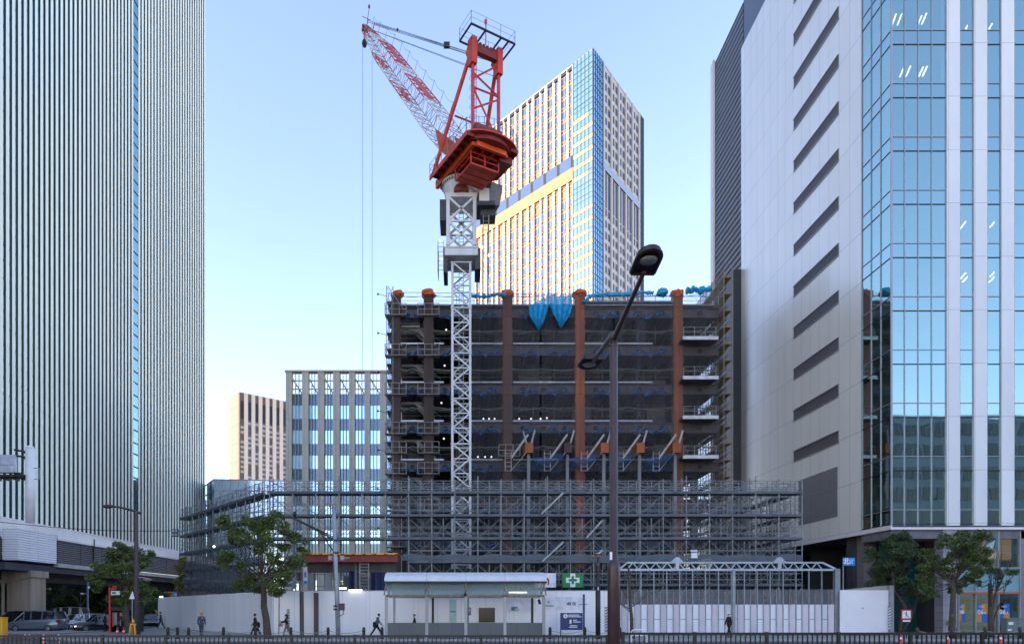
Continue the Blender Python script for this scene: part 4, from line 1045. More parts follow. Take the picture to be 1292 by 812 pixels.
for i in range(nsec):
    m = MB(); a, b = tt[i], tt[i+1]; k_ = 3
    for q in range(k_):
        t0 = a+(b-a)*q/k_; t1 = a+(b-a)*(q+1)/k_; w0, h0 = jp(t0); w1, h1 = jp(t1); tm = (t0+t1)/2
        ct = any(x<tm<y for x, y in redtop); cb_ = any(x<tm<y for x, y in redbot)
        for s in (-1, 1):
            m.tube(J(t0,s*w0,h0), J(t1,s*w1,h1), .07, 6, 1 if ct else 0); m.tube(J(t0,s*w0,-h0), J(t1,s*w1,-h1), .07, 6, 1 if cb_ else 0)
            m.tube(J(t0,s*w0,-h0 if q%2 else h0), J(t1,s*w1,h1 if q%2 else -h1), .032, 5, 1 if tm > .93 else 0)
            m.tube(J(t1,s*w1,-h1), J(t1,s*w1,h1), .03, 5, 0)
        for n_, c_ in ((1, ct), (-1, cb_)):
            m.tube(J(t0,-w0 if q%2 else w0,n_*h0), J(t1,w1 if q%2 else -w1,n_*h1), .045, 5, 1 if c_ else 0)
            m.tube(J(t1,-w1,n_*h1), J(t1,w1,n_*h1), .045, 5, 1 if c_ else 0)
    build('jib_section', m, [M_crwhite, M_crred], cr)
for ta, tb, n_ in ((.3,.47,1),(.57,.75,1),(.45,.56,-1),(.71,.82,-1)):
    m = MB(); w, h = jp((ta+tb)/2)
    m.obox(J((ta+tb)/2, 0, n_*(h+.02)), JD*JL*(tb-ta)/2*.9, SD*.42, JN*.03); build('walkway', m, M_crred, cr)
m = MB()
for i in range(12):
    t = .12 + i*.078; w, h = jp(t); m.tube(J(t,.5,h), J(t,.5,h+1.35), .022, 4)
    if i < 11:
        w2, h2 = jp(t+.078); m.path([J(t+.078*q/6,.5,h+(h2-h)*q/6+1.35-.25*math.sin(PI*q/6)) for q in range(7)], .015, 4)
build('walkway_line', m, M_dark, cr)
m = MB()
for s in (-1,1): m.prism([J(-.02,s*1.05,-.3), J(.1,s*1.05,-.9), J(.16,s*1.05,.1), J(.02,s*1.05,.9)], SD*.14*s)
build('jib_foot_plate', m, mat('jib_foot_red', (.6,.08,.03), .45, var=.15), cr)
m = MB(); 
for s in (-.3,.0,.3): m.lathe(J(1.0,s,0), [(.42,-.05),(.42,.05)], 14, axis=SD)
m.tube(J(1,-.5,.2),J(1,.5,.2),.1,8); m.tube(J(.99,0,.3),J(.99,0,1.5)+V((0,0,.9)),.04,5); m.lathe(J(.99,0,1.5)+V((0,0,.9)),[(.05,0),(.16,.2),(.1,.5),(.02,.6)],8)
m.tube(J(1.01,-.6,1.0),J(1.01,.6,1.0),.04,5); build('jib_head', m, M_crdark, cr)
m = MB()
for s in (-.9,.9):
    m.tube(J(.955,s*.5,.5), J(.955,s*.5,1.3), .06, 6)
    for d_ in (0,.22): m.tube(J(.955,s*.5,1.2-d_*.8), C(ft+.6,s+d_*.6,zt-.3), .035, 5)
for s in (-1.2, 1.2): m.tube(J(.93,s*.3,.6), C(ft+.6,s,zt-1.6), .03, 5)
build('pendant_rope', m, M_galv, cr)
m = MB(); p = J(.955,-.45,1.2).lerp(C(ft+.6,-.9,zt-.3), .35); m.lathe(p,[(.03,-.2),(.16,0),(.03,.2)],8); p = J(.955,-.45,1.2).lerp(C(ft+.6,-.9,zt-.3), .8); m.obox(p,(.3,0,0),(0,.15,0),(0,0,.25)); build('rope_clamp', m, M_dark, cr)
m = MB(); tp_ = J(1.0,0,-.3)
for x in (457.5, 469.5):
    Yt = tp_.y; m.tube((PX(x,Yt),Yt,22), (PX(x,Yt),Yt,PZ(58 if x < 460 else 50,Yt)), .028, 5)
m.tube(tp_, (PX(457.5,tp_.y),tp_.y,PZ(58,tp_.y)), .03, 5); build('hoist_rope', m, mat('hoist_rope_grey', (.25,.3,.3), .6), cr)
m = MB(); p = P(460,50,tp_.y); m.tube(p+V((0,0,.9)), p, .05, 6); m.lathe(p, [(.05,.1),(.3,-.2),(.38,-.6),(.2,-1.0),(.03,-1.1)], 12); build('hook_block', m, M_dark, cr)

# ================================================================== hoarding scaffolds
SL = [3.98, 5.84, 7.72, 9.58, 11.42]; ST = 12.55
def scaffold(name_label, p0, p1, nb_, side, root_loc, zmin=lambda f: 0, dens=True, deckc=M_deck):
    t_ = thing('scaffold', name_label, 'scaffold', root_loc, 'tube scaffolds round the building site')
    p0, p1 = V(p0), V(p1); u = (p1-p0).normalized(); n = V((u.y,-u.x,0))*side; Lh = (p1-p0).length; bw_ = Lh/nb_
    def Q(i, d, z): return p0 + u*(bw_*i) + n*d + V((0,0,z))
    for d in (0, -1.15):
        for i in range(nb_+1):
            z0 = zmin((p0+u*bw_*i).x); m = MB(); m.tube(Q(i,d,z0), Q(i,d,ST+(.0 if i%3 else .25)), .048, 6)
            for lv in SL:
                if lv > z0: m.lathe(Q(i,d,lv-.05), [(.085,0),(.085,.12)], 6)
            build('post', m, M_scaf, t_)
    for k_, lv in enumerate(SL):
        lo = [i for i in range(nb_) if zmin((p0+u*bw_*(i+.5)).x) < lv]
        m = MB(); 
        # merge consecutive bays
        runs = []
        for i in lo:
            if runs and runs[-1][1] == i: runs[-1][1] = i+1
            else: runs.append([i, i+1])
        for a, b in runs:
            m.obox((Q(a,-.57,lv-.03)+Q(b,-.57,lv-.03))/2, u*(bw_*(b-a)/2), n*.5, V((0,0,.03)))
            m.obox((Q(a,.06,lv+.06)+Q(b,.06,lv+.06))/2, u*(bw_*(b-a)/2), n*.02, V((0,0,.1)))
        if runs: build('deck', m, deckc, t_)
        m = MB()
        for d in (0.0,-1.15):
            m = MB()
            for a, b in runs:
                for h in (.0,.5,.98): m.tube(Q(a,d,lv+h), Q(b,d,lv+h), .028 if h else .04, 5)
            if runs: build('guard_rail', m, M_scaf, t_)
        m = MB(); zu = SL[k_+1] if k_ < len(SL)-1 else ST
        for i in lo:
            for d in (.0,-1.15):
                m.tube(Q(i,d,lv+.1), Q(i+1,d,zu-.15), .019, 4); m.tube(Q(i+1,d,lv+.1), Q(i,d,zu-.15), .019, 4)
            m.tube(Q(i,0,lv), Q(i,-1.15,lv), .035, 4); m.tube(Q(i,0,zu-.05), Q(i,-1.15,zu-.05), .025, 4)
            m.tube(Q(i+.5,-1.15,lv), Q(i+.5,-1.15,zu), .03, 4)
            if k_ == 4 or (i*7+k_)%3 == 0: m.tube(Q(i+.5,0,lv), Q(i+.5,0,zu-.2), .035, 4)
        if lo: build('brace_row', m, M_scaf, t_)
    m = MB()
    for i in range(nb_):
        if zmin((p0+u*bw_*(i+.5)).x) < 1:
            m.tube(Q(i,0,0.2), Q(i+1,0,SL[0]-.1), .03, 4)
    build('brace_row', m, M_scaf, t_); m = MB()
    for i in range(nb_):
        if zmin((p0+u*bw_*(i+.5)).x) < 1: m.tube(Q(i,-1.15,2), Q(i+1,-1.15,2), .03, 4)
    build('inner_ledger', m, M_scaf, t_)
    return t_, Q, u, n, bw_
SX0, SX1 = PX(340,55), PX(1012,55)
gate_a, gate_b = PX(379,55), PX(501,55)
sA, QA, uA, nA, bA = scaffold('long tube scaffold standing behind the white hoarding, facing the road', (SX0,55,0), (SX1,55,0), 23, 1, (6,55,0), zmin=lambda x: 6.45 if gate_a-.3 < x < gate_b+.3 else 0)
sB, QB, uB, nB, bB = scaffold('slanting tube scaffold at the left corner of the site beside the ribbed tower', (-29.6,71.8,0), (SX0-.5,55.3,0), 11, 1, (-22,63,0))
sC, QC, uC, nC, bC = scaffold('return scaffold running back from the right corner towards the narrow dark building', (SX1,56.9,0), (SX1,82,0), 13, 1, (SX1,68,0))
for a, b in (((683,648),(711,621)),((740,678),(760,656)),((684,708),(711,683))): m = MB(); m.bar(P(*a,54.8), P(*b,54.8), .1, .14); build('stair_stringer', m, M_galv, sA)
m = MB(); m.grid(lambda u, v: (gate_b+.3+(SX1-gate_b-.4)*u, 56.6+.1*math.sin(u*80), 3.2+ (9.6-3.2)*v), 80, 6); build('dust_net', m, net('scaffold_net', (.05,.07,.085), .34, var=.15), sA)
m = MB(); m.grid(lambda u, v: (gate_b+.3+(SX1-gate_b-.4)*u, 54.9-.03*math.sin(u*80), 5.95+.5*v+.08*math.sin(u*60)), 80, 3); build('dust_net', m, net('grey_toe_net', (.13,.16,.18), .7, var=.2), sA)
m = MB(); xx = gate_b+.6; i = 0
while xx < SX1-.5:
    m.tube((xx,57.3,0),(xx,57.3,12.2),.022,4)
    for k_ in range(6):
        z0 = 1.2+1.86*k_
        if (i+k_)%2: m.tube((xx,57.3,z0),(xx+.93,57.3,z0+1.7),.016,4)
    xx += .93; i += 1
for k_ in range(19): m.tube((gate_b+.6,57.35,1.0+.62*k_),(SX1-.5,57.35,1.0+.62*k_),.018,4)
build('inner_lattice', m, M_galv, sA)
for (z0, z1, op) in ((.2, 7.7, .62), (7.7, 12.3, .16)):
    m = MB(); m.grid(lambda u, v: QB(11*u, .12+.05*math.sin(u*70), z0+(z1-z0)*v), 60, 8); build('dust_net', m, net('corner_net', (.05,.075,.1), op, var=.2), sB)
m = MB(); m.grid(lambda u, v: QC(13*u, -1.3, .2+8.5*v), 30, 8); build('dust_net', m, M_netd, sC)
# site floors low down behind the scaffold
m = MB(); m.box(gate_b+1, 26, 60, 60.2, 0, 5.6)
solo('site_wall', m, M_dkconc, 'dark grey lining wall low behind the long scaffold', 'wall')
m = MB(); m.box(PX(872,53.7), PX(880,53.7), 53.7, 53.74, PZ(703.5,53.7), PZ(697,53.7)); m.box(PX(871.5,53.7), PX(880,53.7), 53.7, 53.74, PZ(696,53.7), PZ(693,53.7), 1)
solo('notice_board', m, [M_white, M_slab], 'small white notice board tied to the scaffold above the folding gate', 'sign')
# temporary lamps on the scaffold corner
for x, y, Yl, lb in ((270,689,64,'bright round work lamp hanging on the slanting scaffold'),):
    m = MB(); m.lathe(P(x,y,Yl-3), [(.03,-.1),(.1,-.05),(.11,.03),(.03,.1)], 10); solo('work_lamp', m, M_lamp, lb, 'lamp')
# portal with the red girder
pt = thing('site_portal', 'site entrance portal with a dark red girder under the scaffold', 'portal', P(440,745,54))
YG = 54.6
m = MB(); m.box(PX(379,YG), PX(502,YG), YG-.3, YG+.3, PZ(708,YG), PZ(699.5,YG)); m.box(PX(379,YG), PX(502,YG), YG-.4, YG+.4, PZ(708.8,YG), PZ(708,YG)); m.box(PX(379,YG), PX(502,YG), YG-.4, YG+.4, PZ(699.5,YG), PZ(699,YG)); build('girder', m, mat('girder_red', (.24,.03,.025), .55, var=.25), pt)
m = MB(); m.box(PX(379,YG), PX(502,YG), YG-.45, YG+1.6, PZ(699,YG)+.02, PZ(697.6,YG)); 
for i in range(9): X = PX(386+i*13.5,YG); m.box(X-.3, X+.3, YG-.5, YG-.42, PZ(699.8,YG), PZ(697.8,YG))
build('timber_edge', m, M_yellow, pt)
m = MB(); m.box(PX(386,YG+1), PX(500,YG+1), YG+1, YG+1.3, PZ(722,YG+1), PZ(709,YG+1)); build('concrete_band', m, mat('dark_concrete', (.13,.14,.14), .85, var=.4, scale=.8, streak=True), pt)
for a, b in ((388,396),(410,418),(447,450)):
    m = MB(); m.box(PX(a,YG+.8), PX(b,YG+.8), YG+.8, YG+1.4, 0, PZ(721,YG+.8)-.1 if a != 447 else PZ(708,YG)); build('portal_column', m, M_conc, pt)
m = MB(); rr = random.Random(2)
for x in (454, 465): m.tube(P(x,745,YG-.1), P(x,709,YG-.1), .05, 5)
for i in range(9): m.tube(P(454,743-i*4,YG-.1), P(465,743-i*4,YG-.1), .04, 5)
build('ladder', m, M_cage, pt)
m = MB(); m.grid(lambda u, v: (PX(468+26*u,YG+.6), YG+.6+.1*math.sin(u*20), PZ(746,YG)+1.6*v), 14, 4); build('hanging_sheet', m, mat('dark_blue_sheet', (.02,.03,.09), .7, var=.4), pt); m = MB(); m.grid(lambda u, v: (PX(440+7*u,YG+.6), YG+.6+.1*math.sin(u*20), PZ(746,YG)+1.7*v), 6, 4); build('hanging_sheet', m, MATS['dark_blue_sheet'], pt)
m = MB(); m.box(PX(427,58), PX(500,58), 60.4, 60.5, 0, 5); 
for i in range(12): m.tube((PX(400,58)+i*.7,58,0),(PX(400,58)+i*.7,58,5.2),.04,5)
for i in range(5): m.tube((PX(392,58),58,1+i),(PX(500,58),58,1+i),.035,5)
build('inner_scaffold', m, M_scaf, pt)
m = text_mb('安全 第一', .42, P(427.5,703.6,YG-.31), bold=.006); build('lettering', m, M_slab, pt)
m = MB(); m.box(PX(428,YG+.2), PX(437,YG+.2), YG+.2, YG+.25, PZ(742.5,YG), PZ(740.5,YG)); build('tube_lamp', m, M_lamp, pt)
# ================================================================== white hoarding along the site
YH = 51.5; HZT = PZ(745, YH)
M_hoard = panel('hoarding_sheet', (.8,.82,.82), (1,0), 1.8, 40, var=.05, dirt=.12, rough=.22, lw=.02, lc=(.42,.46,.48), spec=.6)
M_hoard2= panel('corner_hoarding_sheet', (.78,.79,.8), (1,-1.08), .55, 40, var=.07, dirt=.2, rough=.4, lw=.02, lc=(.55,.6,.62), ribs=('x', .28), ribdepth=.02)
M_brownpost = mat('brown_post', (.11,.055,.05), .5, var=.25)
hx0, hx1 = PX(345, YH), PX(770, YH)
ho = thing('hoarding', 'long smooth white site hoarding behind the bus shelter, facing the road', 'hoarding', ((hx0+hx1)/2, YH, 0))
n = 7
for i in range(n):
    a = hx0+(hx1-hx0)*i/n; b = hx0+(hx1-hx0)*(i+1)/n
    m = MB(); m.box(a+.006, b-.006, YH, YH+.06, .13, HZT); build('panel', m, M_hoard, ho)
m = MB(); m.box(hx0, hx1, YH-.02, YH+.08, HZT+.003, HZT+.06); build('top_trim', m, M_kerb, ho)
m = MB(); m.box(PX(396.5,YH), PX(402,YH), YH-.16, YH-.01, .13, PZ(747,YH)); build('brown_post', m, M_brownpost, ho)
m = MB(); m.box(PX(567,YH), PX(576,YH), YH-.012, YH-.004, PZ(797,YH), PZ(755.5,YH)); build('green_strip', m, mat('mint_strip', (.45,.68,.6), .4), ho)
m = MB(); m.box(PX(568,YH), PX(575.5,YH), YH-.02, YH-.014, PZ(771.6,YH), PZ(770.4,YH)); build('strip_lettering', m, mat('teal_ink', (.05,.2,.22), .5), ho)
def hatch(x0, x1, y0, y1, Yp):
    m = MB(); m.box(PX(x0,Yp), PX(x1,Yp), Yp-.015, Yp-.005, PZ(y1,Yp), PZ(y0,Yp), 0); y = y0+1
    while y < y1-3: m.prism([P(x0+.3,y+1.6,Yp-.016),P(x1-.3,y,Yp-.016),P(x1-.3,y+1.5,Yp-.016),P(x0+.3,y+3.1,Yp-.016)], V((0,-.006,0)), 1); y += 3.6
    return m
M_hat = mat('hatch_grey', (.2,.23,.26), .5); M_hatw = mat('hatch_white', (.6,.65,.68), .5)
build('hatched_strip', hatch(362,365.5,768,797,YH), [M_hat, M_hatw], ho)
build('hatched_strip', hatch(763,767,765,797,YH), [M_hat, M_hatw], ho)
m = MB(); m.box(PX(604,YH), PX(607.5,YH), YH-.03, YH-.004, PZ(784.5,YH), PZ(766,YH)); m.box(PX(605.5,YH), PX(624.5,YH), YH-.02, YH-.004, PZ(784.5,YH), PZ(766,YH)); build('viewing_window', m, mat('dark_green_pane', (.02,.035,.03), .15), ho)
def board(x0,x1,y0,y1): 
    m = MB(); m.box(PX(x0,YH), PX(x1,YH), YH-.03, YH-.006, PZ(y1,YH), PZ(y0,YH)); return m
M_ink = mat('grey_ink', (.08,.1,.13), .5); M_thin = mat('map_line', (.4,.45,.48), .5)
bo = thing('map_board', 'white map board with thin lines and a small coloured picture behind the shelter', 'sign', P(655,772,YH-.05))
build('board', board(640,676,754.5,771), mat('board_white', (.74,.77,.79), .4), bo)
m = MB(); rr = random.Random(4)
for i in range(26):
    x, y = rr.uniform(642,674), rr.uniform(756,769); dx, dy = rr.uniform(-3,3), rr.uniform(-3,3); m.bar(P(x,y,YH-.036), P(x+dx,min(770,y+dy),YH-.036), .025, .006)
build('map_lines', m, M_thin, bo)
m = MB(); m.box(PX(645,YH),PX(653,YH),YH-.04,YH-.034,PZ(769.5,YH),PZ(765,YH),0); m.box(PX(645,YH),PX(649,YH),YH-.046,YH-.041,PZ(769.5,YH),PZ(767.5,YH),1); m.box(PX(650,YH),PX(652.5,YH),YH-.046,YH-.041,PZ(768.7,YH),PZ(767,YH),2); build('picture', m, [mat('pic_blue', (.05,.2,.4), .5), mat('pic_green', (.08,.25,.15), .5), M_white], bo)
for i, (x0, x1, lb) in enumerate(((686,711.5,'white logo board with a small orange mark, beside the right end of the shelter'),(713,726.5,'white logo board with a red and dark grey mark above the navy sign'),(728,743,'white logo board with one thin line of lettering, nearest the navy post'))):
    b_ = thing('logo_board', lb, 'sign', P((x0+x1)/2,769,YH-.05), 'white logo boards on the hoarding')
    build('board', board(x0,x1,752.5,769), MATS['board_white'], b_)
    m = MB(); xc = (x0+x1)/2 if i else 694
    if i == 0: m.box(PX(691,YH),PX(693.2,YH),YH-.04,YH-.034,PZ(760,YH),PZ(757,YH),1); m.box(PX(688,YH),PX(699,YH),YH-.04,YH-.034,PZ(764.2,YH),PZ(763.2,YH),0)
    if i == 1: m.box(PX(715,YH),PX(717.8,YH),YH-.04,YH-.034,PZ(762.3,YH),PZ(760,YH),2); m.join(text_mb('目 田', .26, P(721.5,761.2,YH-.04), bold=.01))
    if i == 2: m.box(PX(731,YH),PX(742,YH),YH-.04,YH-.034,PZ(762,YH),PZ(761.3,YH),0)
    build('mark', m, [M_ink, mat('orange_ink', (.6,.25,.08), .5), mat('red_ink', (.5,.06,.05), .5)], b_)
tl = []
for x0, x1, Yl in ((440,457,51.4),):
    m = MB(); m.box(PX(x0,Yl), PX(x1,Yl), Yl-.12, Yl-.03, HZT+.02, HZT+.1); solo('tube_lamp', m, M_lamp, 'lit tube lamp on top of the hoarding left of the bus shelter', 'lamp')
m = MB(); m.obox((-14.2,51.4,1.7), (.09,0,0),(0,.09,0),(0,0,1.75)); 
# slanting corner hoarding
A0, A1 = V((PX(344,YH),YH,0)), V((PX(200,70),70,0)); hu = (A1-A0).normalized()
hb = thing('hoarding', 'ribbed white hoarding slanting away at the left corner of the site', 'hoarding', (A0+A1)/2)
for i in range(8):
    a = A0.lerp(A1, i/8); b = A0.lerp(A1, (i+1)/8); m = MB(); z1 = 3.45 - .25*(i+.5)/8
    m.obox(((a+b)/2)+V((0,0,z1/2)), hu*((b-a).length/2-.01), V((hu.y,-hu.x,0))*.05, V((0,0,z1/2))); build('panel', m, M_hoard2, hb)
m = MB(); m.box(A1.x, A1.x+.1, 70, 76, 0, 3.15); build('end_panel', m, M_hoard2, hb)
for x, Yl, lb in ((204,69.3,'lit lamp on the far end of the slanting hoarding'),(235,65.0,'lit lamp on the slanting hoarding under the scaffold edge')):
    p = P(x, 752.6, Yl); m = MB(); m.obox(p+V((0,-.1,.03)), hu*.42, V((0,.05,0)), V((0,0,.05))); solo('tube_lamp', m, M_lamp, lb, 'lamp', 'lamps along the slanting hoarding')

# ================================================================== folding gate under its truss
gt2 = thing('folding_gate', 'white folding site gate with clear upper panes and lattice truss above', 'gate', (PX(915,YH), YH, 0))
M_gw = mat('gate_white', (.82,.83,.84), .35, var=.08, streak=True); M_gd = mat('gate_return_shaded', (.55,.55,.6), .4, var=.08); M_gc = net('gate_clear_pane', (.3,.3,.31), .3, var=.12); M_gs = mat('gate_post_steel', (.3,.35,.38), .4, .4)  # shade of the angled returns is put into their darker colour
gx0, gx1 = PX(776,YH), PX(1053,YH); npan = 17; pw = (gx1-gx0)/npan; ZA, ZB, ZC_ = .28, PZ(762,YH), PZ(743,YH)
for i in range(npan):
    a = gx0+pw*i; b = a+pw*.56; c = a+pw
    m = MB(); m.prism([(a+.04,YH,ZA),(b-.02,YH+.2,ZA),(b-.02,YH+.2,ZB),(a+.04,YH,ZB)], V((0,.05,0)), 0)
    m.prism([(b+.02,YH+.2,ZA),(c-.04,YH,ZA),(c-.04,YH,ZB),(b+.02,YH+.2,ZB)], V((0,.05,0)), 1)
    m.prism([(a+.05,YH-.006,PZ(781,YH)),(b-.03,YH+.194,PZ(781,YH)),(b-.03,YH+.194,PZ(780.3,YH)),(a+.05,YH-.006,PZ(780.3,YH))], V((0,-.008,0)), 2); build('gate_leaf', m, [M_gw, M_gd, M_hat], gt2)
    m = MB(); m.prism([(a+.04,YH,ZB+.01),(b-.02,YH+.2,ZB+.01),(b-.02,YH+.2,ZC_),(a+.04,YH,ZC_)], V((0,.02,0))); m.prism([(b+.02,YH+.2,ZB+.01),(c-.04,YH,ZB+.01),(c-.04,YH,ZC_),(b+.02,YH+.2,ZC_)], V((0,.02,0))); build('clear_pane', m, M_gc, gt2)
    m = MB(); m.box(a-.035, a+.035, YH-.05, YH+.06, .15, PZ(719,YH)); m.box(b-.02, b+.02, YH+.14, YH+.19, ZA, ZC_); m.lathe((a,YH-.06,.2),[(.1,0),(.1,.08)],10,axis=(0,1,0)); build('gate_post', m, M_gs, gt2)
m = MB(); z0, z1 = PZ(718,YH), PZ(709.5,YH); xa, xb = PX(781,YH), PX(1046,YH)
m.box(xa, xb+.3, YH-.1, YH+.12, z0-.1, z0+.06); m.box(xa+.6, xb-.5, YH-.07, YH+.09, z1-.05, z1+.07); m.bar((xb-.5,YH,z1),(PX(1054,YH),YH,z0+.05),.14,.14); m.bar((xa,YH,z0),(xa+.6,YH,z1),.12,.12)
k_ = 34; 
for i in range(k_):
    a = xa+.6+(xb-.5-xa-.6)*i/k_; b = xa+.6+(xb-.5-xa-.6)*(i+1)/k_
    m.bar((a,YH,z1 if i%2 else z0),(b,YH,z0 if i%2 else z1),.07,.07)
for x in (854, 983):
    X = PX(x,YH); m.prism([(X-.5,YH-.12,z1+.03),(X+.5,YH-.12,z1+.03),(X+.12,YH-.12,z1+.42),(X-.12,YH-.12,z1+.42)], V((0,.2,0))); m.box(X-.13,X+.13,YH-.13,YH-.08,z0,z1+.3)
build('truss', m, mat('truss_steel', (.42,.5,.55), .4, .2, var=.2), gt2)
m = MB(); X = PX(1056,YH); m.box(X-.2, X+.17, YH-.15, YH+.2, .1, PZ(717,YH)); m.box(X-.3,X+.25,YH-.2,YH+.25,.1,.3); build('end_post', m, M_gs, gt2)
m = MB(); X = PX(925,YH); m.box(X-.12, X+.1, YH-.2, YH-.1, .1, z0); build('middle_post', m, M_gs, gt2)
# white box hoarding on the right of the gate
hc = thing('hoarding', 'square white hoarding panel at the right of the folding gate', 'hoarding', (PX(1091,YH-.5), YH-.5, 0))
m = MB(); m.box(PX(1060,51), PX(1121,51), 51, 51.08, .3, PZ(744,51)); build('panel', m, mat('plain_hoarding_white', (.8,.82,.83), .35, var=.06, scale=.6), hc)
m = MB(); m.prism([P(1062,744,51.3),P(1122,738,51.3),P(1122,797,51.3),P(1062,797,51.3)], V((.3,2,0))); build('rear_wall', m, mat('beige_board', (.36,.34,.31), .8, var=.2), hc)
m = MB(); m.box(PX(1122.5,50.9), PX(1128,50.9), 50.9, 51.2, .13, PZ(738,50.9)); build('corner_post', m, mat('post_grey', (.3,.31,.33), .5), hc)
build('hatched_strip', hatch(1120.5,1124.5,764,796,50.88), [M_hat, M_hatw], hc)
m = MB()
for dx, dy in ((-1,0),(1,-.6),(0,.8),(1.2,.8)): m.box(PX(1088+dx,50.98),PX(1088.8+dx,50.98),50.985,50.995,PZ(767+dy,50.98),PZ(766+dy,50.98))
build('small_mark', m, mat('green_ink', (.1,.3,.25), .5), hc)

# ================================================================== signs
sg = thing('direction_sign', 'blue direction sign with a big white character on a thin pole above the right hoarding', 'sign', P(1063.5,797,51.6))
m = MB(); m.tube(P(1063.8,797,51.6), P(1063.8,703,51.6), .05, 6); build('pole', m, M_galv, sg)
m = MB(); m.box(PX(1064,51.5), PX(1078.5,51.5), 51.48, 51.52, PZ(713,51.5), PZ(703,51.5)); build('panel', m, mat('sign_panel_blue', (.02,.25,.62), .4), sg)
m = text_mb('北', .5, P(1068,708,51.47), bold=.012); m.join(text_mb('口', .22, P(1074,709,51.47), bold=.008)); m.box(PX(1072.3,51.5),PX(1077,51.5),51.46,51.47,PZ(706.2,51.5),PZ(705.6,51.5)); build('lettering', m, M_white, sg)
sg = thing('safety_cross_sign', 'green sign with a white bordered green cross hung on the scaffold', 'sign', P(722.5,741,53.9))
m = MB(); Yp = 53.9; m.box(PX(709.5,Yp), PX(736,Yp), Yp, Yp+.04, PZ(740.5,Yp), PZ(722.5,Yp)); build('panel', m, mat('safety_green', (.0,.22,.06), .5, var=.05), sg)
def cross(xc, yc, a, w, Yq): 
    m = MB(); q = Yq/F; X, Z = PX(xc,Yq), PZ(yc,Yq); a *= q; w *= q
    m.prism([(X-w,Yq,Z-a),(X+w,Yq,Z-a),(X+w,Yq,Z-w),(X+a,Yq,Z-w),(X+a,Yq,Z+w),(X+w,Yq,Z+w),(X+w,Yq,Z+a),(X-w,Yq,Z+a),(X-w,Yq,Z+w),(X-a,Yq,Z+w),(X-a,Yq,Z-w),(X-w,Yq,Z-w)], V((0,-.006,0))); return m
build('white_cross', cross(722.7,731.3,8.6,3.2,Yp-.003), M_white, sg); build('green_cross', cross(722.7,731.3,5.1,1.55,Yp-.012), MATS['safety_green'], sg)
sg = thing('banner_sign', 'white sign with red lettering partly hidden behind the right end of the bus shelter roof', 'sign', P(688,741,53.9))
m = MB(); m.box(PX(675,Yp), PX(701.5,Yp), Yp, Yp+.04, PZ(740.5,Yp), PZ(722.5,Yp)); build('panel', m, MATS['board_white'], sg)
m = text_mb('n', 1.0, P(689.6,731.5,Yp-.006), bold=.03); m.join(text_mb('n', 1.0, P(682,731.5,Yp-.006), bold=.03)); build('lettering', m, M_red, sg)
sg = thing('information_sign', 'navy information sign with white lettering and a tall navy edge post', 'sign', P(722,797,48.6)); Yp = 48.6
M_nav = mat('navy_sign', (.008,.03,.14), .4, var=.08)
m = MB(); m.box(PX(707,Yp), PX(735,Yp), Yp, Yp+.08, PZ(794,Yp), PZ(772.5,Yp)); build('panel', m, M_nav, sg)
m = MB(); m.box(PX(735.6,Yp), PX(737.8,Yp), Yp-.05, Yp+.12, .13, PZ(749,Yp)); build('post', m, M_nav, sg); m = MB(); m.box(PX(706.8,Yp), PX(708,Yp), Yp-.02, Yp+.1, .13, PZ(794,Yp)-.004); build('post', m, M_nav, sg)
m = MB(); m.lathe((PX(713.5,Yp),Yp-.001,PZ(776.5,Yp)), [(.16,0),(.16,.01)], 20, axis=(0,-1,0))
for x0, x1, y in ((717,731,775.3),(717,733.5,777.4),(723,728,781.8),(723,732.5,784),(719,728,788.7),(718,728.5,790.6)): m.box(PX(x0,Yp),PX(x1,Yp),Yp-.012,Yp-.004,PZ(y+.45,Yp),PZ(y-.55,Yp))
m.box(PX(718.6,Yp),PX(721,Yp),Yp-.012,Yp-.004,PZ(786,Yp),PZ(781,Yp)); build('lettering', m, M_white, sg)
m = text_mb('i', .24, P(713.5,776.5,Yp-.014), bold=.015); build('symbol', m, M_nav, sg)
# no pedestrians sign
Yp = 46.5; sg = thing('no_crossing_sign', 'square white sign with a red border and a struck through blue walking figure', 'sign', P(1143.5,806,Yp))
m = MB(); m.tube(P(1143.5,806,Yp+.05), P(1143.5,770,Yp+.05), .035, 6); build('pole', m, M_dark, sg)
m = MB(); m.box(PX(1136.5,Yp),PX(1150.5,Yp),Yp-.02,Yp,PZ(781,Yp),PZ(768,Yp),0); m.box(PX(1138.3,Yp),PX(1148.7,Yp),Yp-.026,Yp-.021,PZ(779.3,Yp),PZ(769.8,Yp),1); m.box(PX(1139,Yp),PX(1148.5,Yp),Yp-.02,Yp,PZ(783.6,Yp),PZ(781.6,Yp),1); build('panel', m, [mat('sign_red', (.35,.02,.02), .5), M_white], sg)
m = MB(); q = Yp-.03; m.lathe((PX(1143.8,q),q,PZ(771.6,q)),[(.05,0),(.05,.006)],10,axis=(0,-1,0))
for a, b in (((1143.7,772.5),(1143.2,775.6)),((1143.2,775.6),(1141.6,778.6)),((1143.2,775.6),(1145.3,778.4)),((1143.6,773.2),(1141.5,775)),((1143.6,773.2),(1145.6,775))): m.bar(P(*a,q),P(*b,q),.045,.006)
build('figure', m, mat('figure_blue', (.03,.15,.4), .5), sg)
m = MB(); m.bar(P(1139,770.5,q-.01),P(1148,778.8,q-.01),.04,.006); build('strike_bar', m, M_red, sg)

